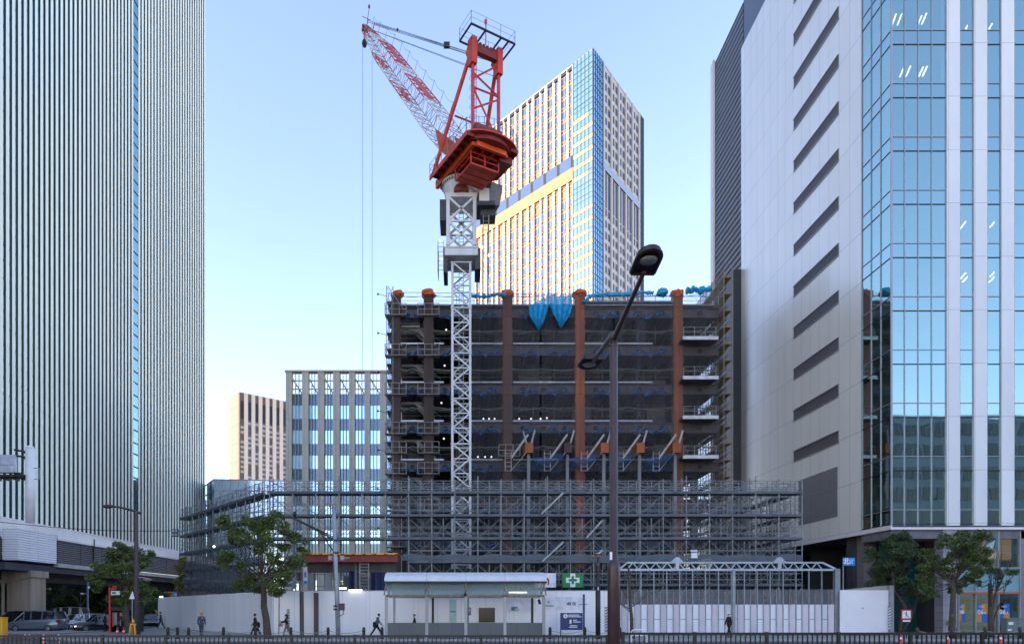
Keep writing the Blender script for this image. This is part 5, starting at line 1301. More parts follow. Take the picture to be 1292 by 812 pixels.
# ================================================================== bus shelter
YB1, YB2 = 46.2, 48.4
bs = thing('bus_shelter', 'grey steel bus shelter with a curved white roof, glass band and low wall', 'bus shelter', (PX(588,YB1), YB1, .13))
M_sh = mat('shelter_steel', (.38,.39,.37), .5, .2, var=.25, streak=True); M_roof = mat('shelter_roof', (.68,.71,.72), .35, var=.12, streak=True)
xs = [PX(x, YB1) for x in (487.5, 538.5, 588, 637, 686)]
zt_, zr_ = PZ(724,YB1), PZ(732.5,YB1)
for a, b in zip(xs, xs[1:]):
    m = MB(); rings = []
    pr_ = [(YB1-.45, zr_-.02),(YB1-.42, zr_+.14),(YB1-.1, zt_-.1),(YB1+.5, zt_+.12),(YB1+1.4, zt_+.2),(YB1+2.6, zt_-.05),(YB1+2.6, zt_-.15),(YB1+1.4,zt_+.08),(YB1+.5,zt_),(YB1-.0,zt_-.25)]
    a2, b2 = a+.01 - (.1 if a == xs[0] else 0), b-.01 + (.15 if b == xs[-1] else 0)
    m.loft([[V((a2,y,z)) for y, z in pr_], [V((b2,y,z)) for y, z in pr_]]); build('roof', m, M_roof, bs)
m = MB(); m.box(xs[0]-.1, xs[-1]+.15, YB1-.5, YB1-.38, zr_-.16, zr_-.025); build('gutter', m, M_dark, bs)
M_shg = net('shelter_glass', (.3,.42,.42), .4, var=.08)
zb = PZ(751.5,YB1)
for a, b in zip(xs, xs[1:]):
    m = MB(); m.prism([(a+.12,YB1-.1,zb+.1),(b-.12,YB1-.1,zb+.1),(b-.12,YB1-.1,zr_-.2),(a+.12,YB1-.1,zr_-.2)], V((0,.02,0))); build('glass_band', m, M_shg, bs)
    m = MB(); m.prism([(a+.12,YB2,zb),(b-.12,YB2,zb),(b-.12,YB2,zr_-.0),(a+.12,YB2,zr_-.0)], V((0,.02,0))); build('rear_glass', m, M_shg, bs)
m = MB(); m.box(xs[0]-.05, xs[-1]+.05, YB1-.12, YB1+.02, zb-.06, zb+.09); build('front_beam', m, mat('weathered_beam', (.24,.19,.12), .7, var=.6, scale=4), bs)
m = MB(); m.box(xs[0]-.05, xs[-1]+.05, YB2-.1, YB2+.02, zb-.1, zb); build('rear_beam', m, M_sh, bs)
for i, x in enumerate(xs):
    m = MB(); m.box(x-.1, x+.1, YB1-.1, YB1+.1, .13, zb-.06); m.box(x-.13,x+.13,YB1-.13,YB1+.13,.13,.3); build('post', m, M_sh, bs)
    m = MB(); m.bar((x-.16,YB1,zb+.05),(x+.02,YB1-.2,zr_-.12),.07,.07); m.bar((x+.16,YB1,zb+.05),(x-.02,YB1-.2,zr_-.12),.07,.07); m.bar((x,YB2,zb),(x,YB1+.3,zt_-.1),.08,.08); build('strut', m, M_sh, bs)
    m = MB(); xx = x+(.32 if i < 2 else .12 if i < 4 else -.55); m.box(xx-.08, xx+.08, YB2-.08, YB2+.08, .13, zb-.1); build('rear_post', m, M_sh if i == 0 else M_dark, bs)
M_shw = panel('shelter_wall_granite', (.105,.115,.11), (1,0), .88, 3, ou=xs[0], var=.1, dirt=.2, rough=.5, lw=.02)
for a, b in zip(xs, xs[1:]):
    m = MB(); m.box(a+.11, b-.11, YB1-.04, YB1+.04, .2, PZ(785,YB1)); build('low_wall', m, M_shw, bs)
m = MB(); m.box(PX(642,YB1+1), PX(665,YB1+1), YB1+1, YB1+1.12, PZ(747.5,YB1+1), PZ(746,YB1+1)); build('tube_lamp', m, M_lamp, bs)
for x, y in ((587,749),(680,757),(681,760)): 
    m = MB(); m.lathe(P(x,y,YB1-.15), [(.04,-.1),(.12,0),(.04,.1)], 8); build('speaker', m, M_dark, bs)
m = MB(); p = P(592.5,771,YB1-.14); m.box(p.x-.1, p.x+.1, p.y-.02, p.y, p.z-.25, p.z+.28); m.box(p.x-.06,p.x+.02,p.y-.03,p.y-.021,p.z+.02,p.z+.14,1); build('timetable', m, [M_ink, mat('pale_pink', (.5,.35,.35), .5)], bs)

# ================================================================== bollards with chains
bol = None; bx = [212,224,238,282,322.5,367,414,459,482,694,738,782,1157,1200,1243,1287]
where = ['at the foot of the slanting hoarding','second at the foot of the slanting hoarding','third at the foot of the slanting hoarding','right of the worker in the orange helmet','in front of the man in the dark suit','behind the woman in tan trousers','left of the white pole','left of the man in the grey hoodie','at the left corner of the bus shelter','at the right corner of the bus shelter','in front of the navy information sign','beside the bare sapling','right of the no crossing sign','at the trunk of the middle right tree','left of the bare right tree','in front of the green cabinet']
M_bol = mat('bollard_black', (.02,.016,.016), .45, var=.2)
for i, x in enumerate(bx):
    loc = V((PX(x,46), 46, .13)); lb = 'black round topped bollard ' + where[i]
    if bol is None:
        bol = thing('bollard', lb, 'bollard', (0,0,0), 'bollards along the far kerb')
        m = MB(); m.lathe((0,0,0), [(.1,0),(.1,.72),(.085,.76),(.03,.79)], 12); build('post', m, M_bol, bol, True)
        m = MB(); m.lathe((0,0,0), [(.115,.52),(.115,.6)], 12); build('band', m, M_dark, bol); bol.location = loc
    else: clone(bol, loc, lb)
ci = 0
for i, (a, b) in enumerate(zip(bx, bx[1:])):
    if b-a > 60 or b == 482: continue
    m = MB(); xa, xb = PX(a,46)+.1, PX(b,46)-.1; dp = .16*(xb-xa)/2.2
    for h in (.52, .34): m.path([(xa+(xb-xa)*q/10, 46, .13+h-dp*math.sin(PI*q/10)) for q in range(11)], .022, 5)
    solo('chain', m, M_galv if a < 1100 else M_kerb, 'chain pair hanging right of the bollard ' + where[i], 'chain', 'chains between the bollards')

# ================================================================== railings on the median
M_ral = mat('railing_brown_black', (.012,.011,.009), .45, var=.3)
def railing(x0, x1, Yr, zt_, lb, first):
    t_ = thing('median_railing', lb, 'railing', ((x0+x1)/2, Yr, .16), 'railings on the median'); n = max(1, round((x1-x0)/2.45)); s = (x1-x0)/n
    for i in range(n+1): X = x0+s*i; m = MB(); m.box(X-.055, X+.055, Yr-.05, Yr+.05, .16, zt_+.02); build('post', m, M_ral, t_)
    for i in range(n):
        a, b = x0+s*i+.056, x0+s*(i+1)-.056; m = MB(); m.box(a, b, Yr-.035, Yr+.035, zt_-.09, zt_); m.box(a, b, Yr-.02, Yr+.02, .3, .35)
        k_ = 13
        for q in range(1, k_+1): X = a+(b-a)*q/(k_+1); m.box(X-.02, X+.02, Yr-.02, Yr+.02, .35, zt_-.092)
        build('panel', m, M_ral, t_)
railing(PX(-30,26.5), PX(766,26.5), 26.5, PZ(800.5,26.5), 'dark brown barred railing running from the left edge to the big street lamp', 0)
railing(PX(786,25), PX(1330,25), 25, PZ(797.2,25), 'dark brown barred railing running from the big street lamp to the right edge', 1)

# ================================================================== street lamps and poles
YL = 17.0
lm = thing('street_lamp', 'tall brown double armed street lamp in the foreground, right of centre', 'street lamp', (PX(774.5,YL), YL, .0))
X = PX(774.5,YL)
m = MB(); m.lathe((X,YL,0), [(.158,0),(.158,PZ(713,YL)-.08),(.163,PZ(711,YL)),(.104,PZ(709,YL)),(.098,PZ(440,YL)),(.075,PZ(432,YL)),(.075,PZ(426,YL))], 20); 
for y in (437, 432, 427): m.lathe((X,YL,PZ(y,YL)), [(.075,-.03),(.115,0),(.075,.03)], 16)
build('pole', m, M_brownp, lm, True)
m = MB(); m.box(X-.115,X-.06,YL-.09,YL-.05,PZ(706,YL),PZ(696,YL)); build('white_sticker', m, M_white, lm)
ztop = PZ(424,YL)
def arm(y1, sgn, label_px):
    zE = 9.18; pts = []
    for q in range(13):
        f_ = q/12; pts.append(V((X + (.0)*f_, YL + (y1-YL)*f_, ztop-.05 + (zE-ztop+.05)*math.sin(f_*PI/2)**.8 if sgn < 0 else ztop-.05 + (zE-ztop+.05)*math.sin(f_*PI/2)**.8)))
    return pts
# near arm towards the viewer, far arm away; heads measured from the photograph
nY = 14.35; fY = 19.6
na = [V((X,YL,ztop-.1))]+[V((X+(PX(813,nY)-X)*f_, YL+(nY-YL)*f_, ztop-.1+(PZ(342,nY)-ztop+.1)*(f_**.9))) for f_ in (.15,.3,.45,.6,.75,.9,1.0)]
fa_ = [V((X,YL,ztop-.1)), V((X-.02,YL+.15,ztop+.08))]+[V((X+(PX(748,fY)-X)*f_, YL+(fY-YL)*f_, ztop+.08+(PZ(456,fY)-ztop-.08)*(f_**1.1))) for f_ in (.15,.3,.45,.6,.75,.9,1.0)]
build('arm', MB().path(na, [.078,.072,.066,.06,.055,.052,.05,.045], 10), M_brownp, lm, True)
build('arm', MB().path(fa_, [.085,.08,.075,.07,.07,.065,.06,.055,.05], 10), M_brownp, lm, True)
M_lens = mat('lamp_lens', (.22,.25,.25), .15, var=.2)
def head(c, d, s):
    # horseshoe shaped lantern: c attachment, d direction outwards
    d = V(d).normalized(); sd = V((d.y,-d.x,0)); h = None
    out = [(-.02,-.27),(.0,.27)]
    ol = [c + d*a*s + sd*b*s for a, b in [(-.15,-.26)] + [(.35+.3*math.sin(PI*i/10), -.26*math.cos(PI*i/10)) for i in range(11)] + [(-.15,.26)]]
    m = MB(); m.prism([p+V((0,0,.16*s)) for p in ol], V((0,0,-.1*s))); 
    m.path([p+V((0,0,.06*s)) for p in ol], .045*s, 6)
    hd = build('lantern', m, M_dark, lm)
    m = MB(); m.lathe(c+d*.3*s+V((0,0,.05*s)), [(.2*s,0),(.19*s,-.03*s),(.14*s,-.06*s),(.04*s,-.075*s)], 18); build('lens', m, M_lens, hd, True)
    m = MB(); m.obox(c-d*.14*s+V((0,0,.04*s)), sd*.27*s, d*.03*s, V((0,0,.03*s))); m.obox(c+d*.0+V((0,0,.08*s)), sd*.08*s, d*.16*s, V((0,0,.05*s))); build('bracket', m, M_dark, hd)
head(na[-1], na[-1]-na[0], .95); head(fa_[-1], V((-.12,1,0)), 1.1)
# left lamp
Y2 = 53.0; X2 = PX(172,Y2)
l2 = thing('street_lamp', 'brown single armed street lamp beside the left tree, in front of the ribbed tower', 'street lamp', (X2, Y2, .13))
m = MB(); m.lathe((X2,Y2,0), [(.3,.1),(.3,PZ(758,Y2)),(.2,PZ(757,Y2)),(.13,PZ(645,Y2)),(.13,PZ(644,Y2))], 14); build('pole', m, M_brownp, l2, True)
m = MB(); m.lathe((X2,Y2,0), [(.31,.13),(.31,PZ(758.5,Y2))], 14); build('dark_sleeve', m, M_dark, l2)
m = MB(); m.path([P(177,647,Y2),P(172,645,Y2),P(160,641.5,Y2),P(148,639,Y2),P(137,638.5,Y2)], [.1,.1,.09,.08,.07], 8); build('arm', m, M_brownp, l2, True)
m = MB(); 
ring = lambda x, w, h, dz: [P(x,638.5,Y2)+V((0,math.cos(a)*w,math.sin(a)*h+dz)) for a in [2*PI*i/10 for i in range(10)]]
m.loft([ring(130,.1,.05,.02),ring(132,.24,.13,0),(ring(136,.28,.17,0)),ring(141,.2,.12,.02),ring(144,.08,.07,.04)]); build('lantern', m, M_brownp, l2, True)
m = MB(); m.path([P(174,728,Y2),P(180,728,Y2),P(188,730,Y2)],.05,6); m.lathe(P(186,730,Y2),[(.02,.1),(.35,0),(.3,-.12),(.05,-.16)],12); build('side_lantern', m, mat('small_lantern', (.3,.22,.2), .5), l2)
# pole with cable bracket
Y3 = 46.8; wp = thing('signal_pole', 'tall pale grey pole with a slanting lattice arm, left of the bus shelter', 'pole', (PX(427,Y3), Y3, .13))
m = MB(); m.path([P(427,806,Y3), P(425,745,Y3), P(423,700,Y3), P(421,640,Y3)], [.17,.16,.15,.13], 12); m.lathe(P(421,640,Y3),[(.15,0),(.12,.1),(.03,.14)],12); build('pole', m, mat('pole_grey', (.33,.37,.4), .45, .2, var=.2), wp, True)
m = MB(); a, b = P(366,651,Y3), P(423,681,Y3); m.tube(a,b,.06,6); m.tube(a+V((0,0,.03)),P(423,678,Y3),.04,6)
for i in range(12): m.tube(a.lerp(b,i/12), a.lerp(P(423,677,Y3),(i+.5)/12), .025, 4)
m.tube(P(404,671,Y3),P(422,697,Y3),.04,5); m.lathe(P(372,649,Y3),[(.05,-.15),(.14,0),(.1,.2),(.03,.25)],8); build('lattice_arm', m, M_dark, wp)
m = MB(); 
for y in (681, 697, 764, 768): m.lathe(P(424,y,Y3),[(.2,-.05),(.2,.05)],12)
build('clamp', m, M_dark, wp)
m = MB(); p = P(431.5,765,Y3-.1); m.box(p.x-.17,p.x+.17,p.y-.15,p.y+.15,p.z-.24,p.z+.24); m.path([p+V((.1,0,-.24)),p+V((.1,0,-.5)),p+V((-.2,0,-.65))],.03,5); build('control_box', m, mat('box_maroon', (.07,.03,.035), .5), wp)
Y4 = 47.5; w2 = thing('sign_pole', 'dark pole with pale top carrying a small white hexagonal sign', 'pole', (PX(381,Y4), Y4, .13))
m = MB(); m.tube(P(381,806,Y4), P(380.5,746,Y4), .15, 10); m.tube(P(380.5,746,Y4), P(380,711,Y4), .12, 10, 1); build('pole', m, [mat('pole_dark', (.06,.06,.055), .5), mat('pole_sand', (.27,.25,.2), .6)], w2)
m = MB(); p = P(385.5,726,Y4-.1); q = Y4/F
m.prism([p+V((dx*q,0,-dy*q)) for dx, dy in ((-2.4,-10),(0,-14.5),(2.4,-10),(2.4,11),(-2.4,11))], V((0,-.03,0)),0); m.prism([p+V((dx*q,-.035,-dy*q)) for dx, dy in ((-1.3,-5),(1.3,-5),(1.3,2),(-1.3,2))], V((0,-.008,0)),1); m.prism([p+V((dx*q,-.035,-dy*q)) for dx, dy in ((-2.2,6),(2.2,6),(2.2,10.5),(-2.2,10.5))], V((0,-.008,0)),1); build('sign_plate', m, [M_white, MATS['sign_panel_blue']], w2)
m = MB(); p = P(378,727,Y4-.15); m.box(p.x-.15,p.x+.15,p.y-.1,p.y+.1,p.z-.3,p.z+.3); build('meter_box', m, mat('box_brown', (.14,.09,.08), .6), w2)
m = MB(); m.tube(P(351.5,806,48), P(352.5,742,48), .05, 6); m.box(PX(350.8,48),PX(352,48),47.9,48.0,PZ(751,48),PZ(743,48),1); solo('thin_pole', m, [mat('pole_cream', (.4,.36,.28), .5), M_dark], 'thin cream pole between the left tree trunk and the woman in tan trousers', 'pole')
Y5 = 45.6; X5 = PX(754.5,Y5); w3 = thing('lamp_post', 'slim dark brown post topped by a small worn lamp bracket, left of the big lamp', 'post', (X5, Y5, .13))
m = MB(); m.lathe((X5,Y5,0), [(.17,.1),(.17,PZ(745,Y5)),(.11,PZ(744,Y5)),(.1,PZ(712,Y5)),(.06,PZ(710,Y5)),(.05,PZ(702,Y5))], 12); build('post', m, M_dark, w3, True)
m = MB(); z = PZ(701.5,Y5); m.path([(X5-.42,Y5,z-.02),(X5-.2,Y5,z+.02),(X5,Y5,z),(X5+.2,Y5,z)], [.12,.07,.1,.05], 8); m.lathe((X5-.02,Y5,z-.1),[(.05,0),(.12,.1),(.05,.2)],10); m.lathe((X5,Y5,PZ(712,Y5)),[(.08,-.1),(.14,0),(.08,.1)],10); build('top_bracket', m, mat('worn_terracotta', (.25,.12,.09), .7, var=.4), w3)
m = MB(); m.box(X5-.06,X5+.0,Y5-.19,Y5-.16,PZ(744,Y5),PZ(740,Y5)); build('sticker', m, M_white, w3)
# the gull on the post
gb = thing('seagull', 'white gull perched on top of the slim dark post', 'bird', (X5+.02, Y5, z+.09)); c = V((X5+.02,Y5,z+.24))
m = MB(); rr_ = []
for x, zz, r in ((-.21,-.03,.01),(-.17,-.02,.035),(-.12,-.01,.05),(-.02,-.02,.085),(.08,.0,.08),(.15,.05,.055),(.2,.12,.05),(.24,.145,.045),(.28,.13,.015)): rr_.append([c+V((x,math.cos(a)*r,zz+math.sin(a)*r*.9)) for a in [2*PI*i/10 for i in range(10)]])
m.loft(rr_); build('body', m, M_white, gb, True)
m = MB(); 
for s in (-1,1): m.prism([c+V((.08,s*.075,.05)),c+V((-.05,s*.085,.045)),c+V((-.26,s*.03,-.02)),c+V((-.04,s*.09,-.03))], V((0,s*.012,0)))
build('wing', m, mat('gull_grey', (.12,.13,.14), .6), gb)
m = MB(); m.path([c+V((.28,0,.13)),c+V((.33,0,.115)),c+V((.345,0,.1))],[.014,.009,.004],5); build('bill', m, M_yellow, gb)
m = MB(); 
for s in (-1,1): m.tube(c+V((.02,s*.03,-.07)), c+V((.02,s*.03,-.15)), .008, 4)
build('leg', m, M_yellow, gb)
# left end signs
Y6 = 55; rp = thing('bus_stop_pole', 'red pole carrying a red disc and a green and white bus stop plate', 'bus stop', (PX(138,Y6), Y6, .1))
m = MB(); m.tube(P(138.5,800,Y6), P(138,740,Y6), .07, 8); build('pole', m, M_red, rp)
m = MB(); m.box(PX(141,Y6),PX(152,Y6),Y6-.1,Y6-.06,PZ(750,Y6),PZ(745,Y6),0); m.box(PX(142,Y6),PX(147,Y6),Y6-.115,Y6-.105,PZ(749,Y6),PZ(746,Y6),1); build('plate', m, [M_white, mat('plate_green', (.05,.3,.15), .5)], rp)
m = MB(); m.lathe((PX(145,Y6),Y6-.05,PZ(741,Y6)),[(.2,0),(.2,.04)],16,axis=(0,-1,0)); build('disc', m, MATS['sign_red'], rp)
ts = thing('warning_sign', 'white triangular road sign seen beside the left brown lamp', 'sign', P(166.5,757,Y2-.5)); m = MB(); q = Y2-.5
m.prism([P(163,755,q),P(170,755,q),P(167.5,745,q)], V((0,-.03,0))); build('plate', m, M_white, ts); m = MB(); m.tube(P(166.8,806,q+.1),P(166.8,747,q+.1),.04,6); build('pole', m, M_galv, ts)
bl = thing('road_sign', 'small blue sign with a white square above the end of the slanting hoarding', 'sign', P(223.5,752,72)); m = MB(); m.box(PX(219,72),PX(228,72),72,72.05,PZ(752,72),PZ(746.5,72),0); m.box(PX(221.5,72),PX(225,72),71.98,71.99,PZ(750.5,72),PZ(748,72),1); build('plate', m, [MATS['sign_panel_blue'], M_white], bl); m = MB(); m.tube(P(223.5,790,72.1),P(223.5,747,72.1),.05,6); build('pole', m, M_galv, bl)
Y7 = 58; ks = thing('kiosk', 'dark glazed information kiosk with lit posters under the left tree', 'kiosk', (PX(154,Y7), Y7, .12))
m = MB(); m.box(PX(137,Y7),PX(171,Y7),Y7,Y7+1.6,PZ(770,Y7),PZ(765,Y7)); build('roof', m, M_dark, ks)
for a, b in ((137.5,140),(169,171),(149,150)): m = MB(); m.box(PX(a,Y7),PX(b,Y7),Y7+.05,Y7+1.5,.12,PZ(770,Y7)-.01); build('post', m, M_dark, ks)
for i, (a, b, c_) in enumerate(((142,147,(.12,.2,.24)),(150.5,155,(.3,.14,.17)),(141,143,(.3,.03,.03)))):
    m = MB(); m.box(PX(a,Y7),PX(b,Y7),Y7+.1-.02*i,Y7+.14-.02*i,PZ(788+i,Y7),PZ(772,Y7)); build('poster_panel', m, mat('kiosk_poster%d' % i, c_, .4, emis=(c_, .03)), ks)
m = MB(); m.box(PX(140,Y7),PX(169,Y7),Y7+1.4,Y7+1.45,.12,PZ(770,Y7)-.01); build('back_panel', m, M_grille, ks)
# cones, delineators, barrier, cabinet, hoop
cone = None
for i, (x, y, Yc_, lb) in enumerate(((1136,797,42,'red traffic cone below the no crossing sign'),(1195,797.5,42,'red traffic cone left of the trunk of the middle right tree'),(1262,797,42,'red traffic cone in front of the shop posters at the right'),(148,790.5,53.5,'red traffic cone left of the kiosk barrier'),(156,791,53.5,'red traffic cone right beside the kiosk barrier'))):
    g_ = 0.0 if Yc_ == 42 else .0
    if cone is None:
        cone = thing('traffic_cone', lb, 'traffic cone', (0,0,0), 'red traffic cones'); m = MB(); m.lathe((0,0,0), [(.15,.03),(.13,.06),(.035,.71),(.02,.72)], 14); build('cone', m, M_red, cone, True)
        m = MB(); m.box(-.19,.19,-.19,.19,0,.035); build('base', m, M_black, cone); m = MB(); m.lathe((0,0,0), [(.1,.3),(.085,.42)], 14); build('white_band', m, M_white, cone); cone.location = (PX(x,Yc_), Yc_, .0)
    else: clone(cone, (PX(x,Yc_), Yc_, g_), lb)
dl = None
for i, (x, Yd, lb) in enumerate(((31.5,38,'leftmost red and white delineator post behind the railing'),(37,38,'thick red and white delineator post, second from the left'),(55,38,'red and white delineator post below the grey minivan'),(74,38,'red and white delineator post right of the grey minivan'))):
    if dl is None:
        dl = thing('delineator_post', lb, 'delineator', (0,0,0), 'red and white delineator posts'); m = MB(); m.lathe((0,0,0), [(.15,0),(.15,.03),(.04,.05),(.04,.78),(.02,.8)], 10); build('post', m, M_red, dl)
        for z_ in (.3,.5,.68): m = MB(); m.lathe((0,0,0), [(.046,z_),(.046,z_+.07)], 10); build('reflective_band', m, M_white, dl)
        dl.location = (PX(x,Yd), Yd, 0)
    else: clone(dl, (PX(x,Yd), Yd, 0), lb)
Yq = 52; ub = thing('road_barrier', 'yellow, green and red striped plastic barrier stand at the foot of the left lamp', 'barrier', (PX(168,Yq),Yq,.0))
for i, (a, b, mm) in enumerate(((163.5,165,M_yellow),(171,172.5,M_yellow),(165.5,167.5,MATS['plate_green']),(168.5,170.5,M_red))):
    m = MB(); m.bar(P(a,800,Yq), P(a+(1.5 if i%2==0 else -1.5),786,Yq), .1, .08); build('leg', m, mm, ub)
m = MB(); m.bar(P(164.5,787,Yq),P(171.5,787,Yq),.1,.12); m.lathe(P(168,784,Yq),[(.05,-.1),(.13,0),(.05,.2)],10); build('crossbar', m, M_yellow, ub)
m = MB(); m.path([P(796.5,812,44),P(796.5,797,44),P(798,794.5,44),P(801,793.8,44),P(811,793.8,44),P(814.5,794.6,44),P(816,797,44),P(816,812,44)], .05, 8); m.tube(P(796.5,801,44),P(816,801,44),.04,6); solo('hoop_guard', m, M_white, 'white tubular hoop guard round the foot of the bare sapling', 'hoop guard', smooth=True)
Yc2 = 46.8; cbn = thing('utility_cabinet', 'grey green utility cabinet with small white stickers at the right edge', 'cabinet', (PX(1283,Yc2),Yc2,.13)); M_cab = mat('cabinet_green', (.13,.19,.175), .5, var=.15)
m = MB(); m.box(PX(1270,Yc2),PX(1297,Yc2),Yc2,Yc2+.5,.13,PZ(780.5,Yc2)); build('body', m, M_cab, cbn); m = MB(); m.box(PX(1269.4,Yc2),PX(1298,Yc2),Yc2-.04,Yc2+.54,PZ(780.4,Yc2),PZ(779,Yc2)); build('lid', m, M_cab, cbn)
for a, b in ((1270.6,1283),(1283.5,1296)): m = MB(); m.box(PX(a,Yc2),PX(b,Yc2),Yc2-.03,Yc2-.002,.25,PZ(782,Yc2)); build('door', m, M_cab, cbn)
m = MB(); m.box(PX(1272,Yc2),PX(1278,Yc2),Yc2-.04,Yc2-.032,PZ(787.5,Yc2),PZ(784,Yc2)); m.box(PX(1271,Yc2),PX(1276,Yc2),Yc2-.04,Yc2-.032,PZ(795,Yc2),PZ(793,Yc2)); build('sticker', m, M_white, cbn)
Yy = 50; m = MB(); m.box(PX(-6,Yy),PX(3,Yy),Yy,Yy+.6,.0,PZ(779,Yy)); m.box(PX(-6.4,Yy),PX(3.4,Yy),Yy-.05,Yy+.65,PZ(779,Yy)+.003,PZ(778,Yy)); m.box(PX(-5,Yy),PX(2,Yy),Yy-.02,Yy-.003,.3,.9); solo('yellow_box', m, M_yellow, 'yellow roadside box cut by the left edge of the picture', 'box')
for x, lb, c_ in ((55.5,'blue grey pole with small cameras behind the concrete pier',(.16,.24,.33)),(110.5,'blue grey pole with a camera among the dark trees',(.1,.14,.22))):
    Yp_ = 82; t_ = thing('camera_pole', lb, 'pole', (PX(x,Yp_),Yp_,.12), 'camera poles under the overpass'); m = MB(); m.tube(P(x,786,Yp_),P(x,729,Yp_),.13,8); build('pole', m, mat('pole_blue_%d' % x, c_, .5), t_)
    m = MB(); s = 1 if x < 100 else -1; yy = 742.5 if x < 100 else 748.5; m.tube(P(x,yy,Yp_),P(x+s*5,yy,Yp_),.05,5); m.lathe(P(x+s*7,yy,Yp_),[(.1,-.1),(.24,0),(.12,.12)],10); m.lathe(P(x-s*1.2,yy-8,Yp_),[(.1,-.15),(.18,0),(.1,.15)],8); build('camera', m, M_white, t_)

# overhead wire and signal back at the left
m = MB(); a, b = P(-10,657,60), P(238,669,66); m.path([a.lerp(b,i/16)-V((0,0,.35*math.sin(PI*i/16))) for i in range(17)], .03, 5)
solo('overhead_wire', m, M_dark, 'thin dark overhead wire crossing in front of the ribbed tower', 'wire')
sb_ = thing('signal_box', 'dark square signal back hanging on the overhead wire near the scaffold', 'signal', P(220,677,65)); m = MB(); Ys = 65.2
m.box(PX(216,Ys),PX(224,Ys),Ys,Ys+.25,PZ(676.5,Ys),PZ(667,Ys)); build('housing', m, M_grille, sb_)
m = MB()
for x in (218,222):
    for y in (669.5,674): m.lathe((PX(x,Ys),Ys-.01,PZ(y,Ys)),[(.14,0),(.1,.05)],10,axis=(0,-1,0))
build('lens_hood', m, M_galv, sb_)
m = MB(); m.box(-90,-56,158,164,0,9.2)
for i in range(6): m.box(-90,-55.8,157.8,158,1.2+i*1.4,1.7+i*1.4,1)
solo('low_brown_building', m, [mat('brown_wall',(.05,.035,.028),.8), mat('brown_slat',(.16,.1,.06),.7)], 'low brown slatted building far beyond the overpass', 'building')
# ================================================================== trees
def leaf_cloud(m, c, r, n, ls, rr, flat=.8):
    for _ in range(n):
        while True:
            d = V((rr.uniform(-1,1), rr.uniform(-1,1), rr.uniform(-1,1)))
            if .05 < d.length < 1: break
        d = d * (.55 + .45*rr.random())/max(.3, d.length)**.35
        p = c + V((d.x*r, d.y*r, d.z*r*flat)); a = V((rr.gauss(0,1),rr.gauss(0,1),rr.gauss(0,.6))).normalized(); b = a.cross(V((rr.gauss(0,1),rr.gauss(0,1),rr.gauss(0,1)))).normalized()
        s = ls*rr.uniform(.6,1.3); w = s*.42
        m.add([p-a*s*.5, p+b*w*.5+a*.02, p+a*s*.5, p-b*w*.5], [(0,1,2,3)])
def tree(lb, trunk, clumps, Y, leaf=None, n=900, ls=.2, tr=.2, depth=1.6, seed=0, name='street_tree', bare=None, group='trees along the street', cs=1.45):
    rr = random.Random(seed); pts = [P(x,y,Y) for x, y in trunk]
    t_ = thing(name, lb, 'tree', (pts[0].x, Y, .1), group)
    m = MB(); k_ = len(pts); m.path(pts, [tr*(1.15-.5*i/(k_-1)) for i in range(k_)], 9); top = pts[-1]
    C_ = []
    for (x, y, r) in clumps:
        c = P(x, y, Y) + V((0, rr.uniform(-1,1)*depth, 0)); C_.append((c, r*Y/F*cs))
        f_ = rr.uniform(.45, 1); s = pts[max(1,k_-2)].lerp(top, f_); md = s.lerp(c, .5) + V((rr.uniform(-.2,.2),rr.uniform(-.2,.2),-.1*(c-s).length+rr.uniform(-.1,.2)))
        R0 = tr*rr.uniform(.16,.3); m.path([s, s.lerp(md,.5)+V((0,0,rr.uniform(-.1,.1))), md, md.lerp(c,.6)+V((rr.uniform(-.15,.15),0,.1)), c], [R0, R0*.85, R0*.6, R0*.42, R0*.2], 6)
        for q in range(3): e = c + V((rr.uniform(-1,1),rr.uniform(-1,1),rr.uniform(-.5,1)))*r*Y/F*.8; m.path([md.lerp(c,rr.uniform(.2,.9)), (md+e)/2+V((0,0,.1)), e], [R0*.35,R0*.22,R0*.1], 4)
    if bare:
        for (x0,y0,x1,y1,w) in bare:
            a, b = P(x0,y0,Y), P(x1,y1,Y)+V((0,rr.uniform(-.6,.6),0)); md = (a+b)/2+V((rr.uniform(-.1,.1),0,-.08*(b-a).length)); m.path([a,md,b],[w,w*.7,w*.3],5)
            for q in range(5): s = a.lerp(b, rr.uniform(.3,1)); e = s+(b-a)*rr.uniform(.12,.35)+V((rr.uniform(-.35,.35),rr.uniform(-.4,.4),rr.uniform(0,.5))); m.path([s,e],[w*.35,w*.12],4)
    build('trunk', m, M_bark, t_, True)
    if C_:
        m = MB()
        for c, r in C_:
            k3 = max(3, int(r*3))
            for q in range(k3+3):
                o = V((rr.uniform(-1,1),rr.uniform(-1,1),rr.uniform(-.8,.8)))*r*.62; leaf_cloud(m, c+o, r*rr.uniform(.4,.7), int(n*r*r/(k3+3)*1.3), ls*.9, rr)
        build('crown', m, leaf or M_leaf, t_)
    return t_
tree('broad leaved street tree with an open dark green crown in front of the slanting scaffold',
     [(339,810),(337,795),(336,780),(333,765),(333,745),(331,722)],
     [(293,663,9),(290,680,6),(305,655,8),(318,662,8),(332,654,10),(347,658,9),(360,668,8),(372,680,8),(377,694,6),(376,712,9),(362,716,8),(350,704,8),(302,675,8),(315,682,7),(328,690,7),(341,681,8),(356,690,7),(297,700,8),(289,710,7),(307,716,7),(301,733,9),(313,731,7),(322,747,6),(345,742,9),(356,748,6),(366,726,7),(326,672,7),(347,722,6),(353,733,6)], 46, n=1200, ls=.2, tr=.25, seed=3, cs=1.75)
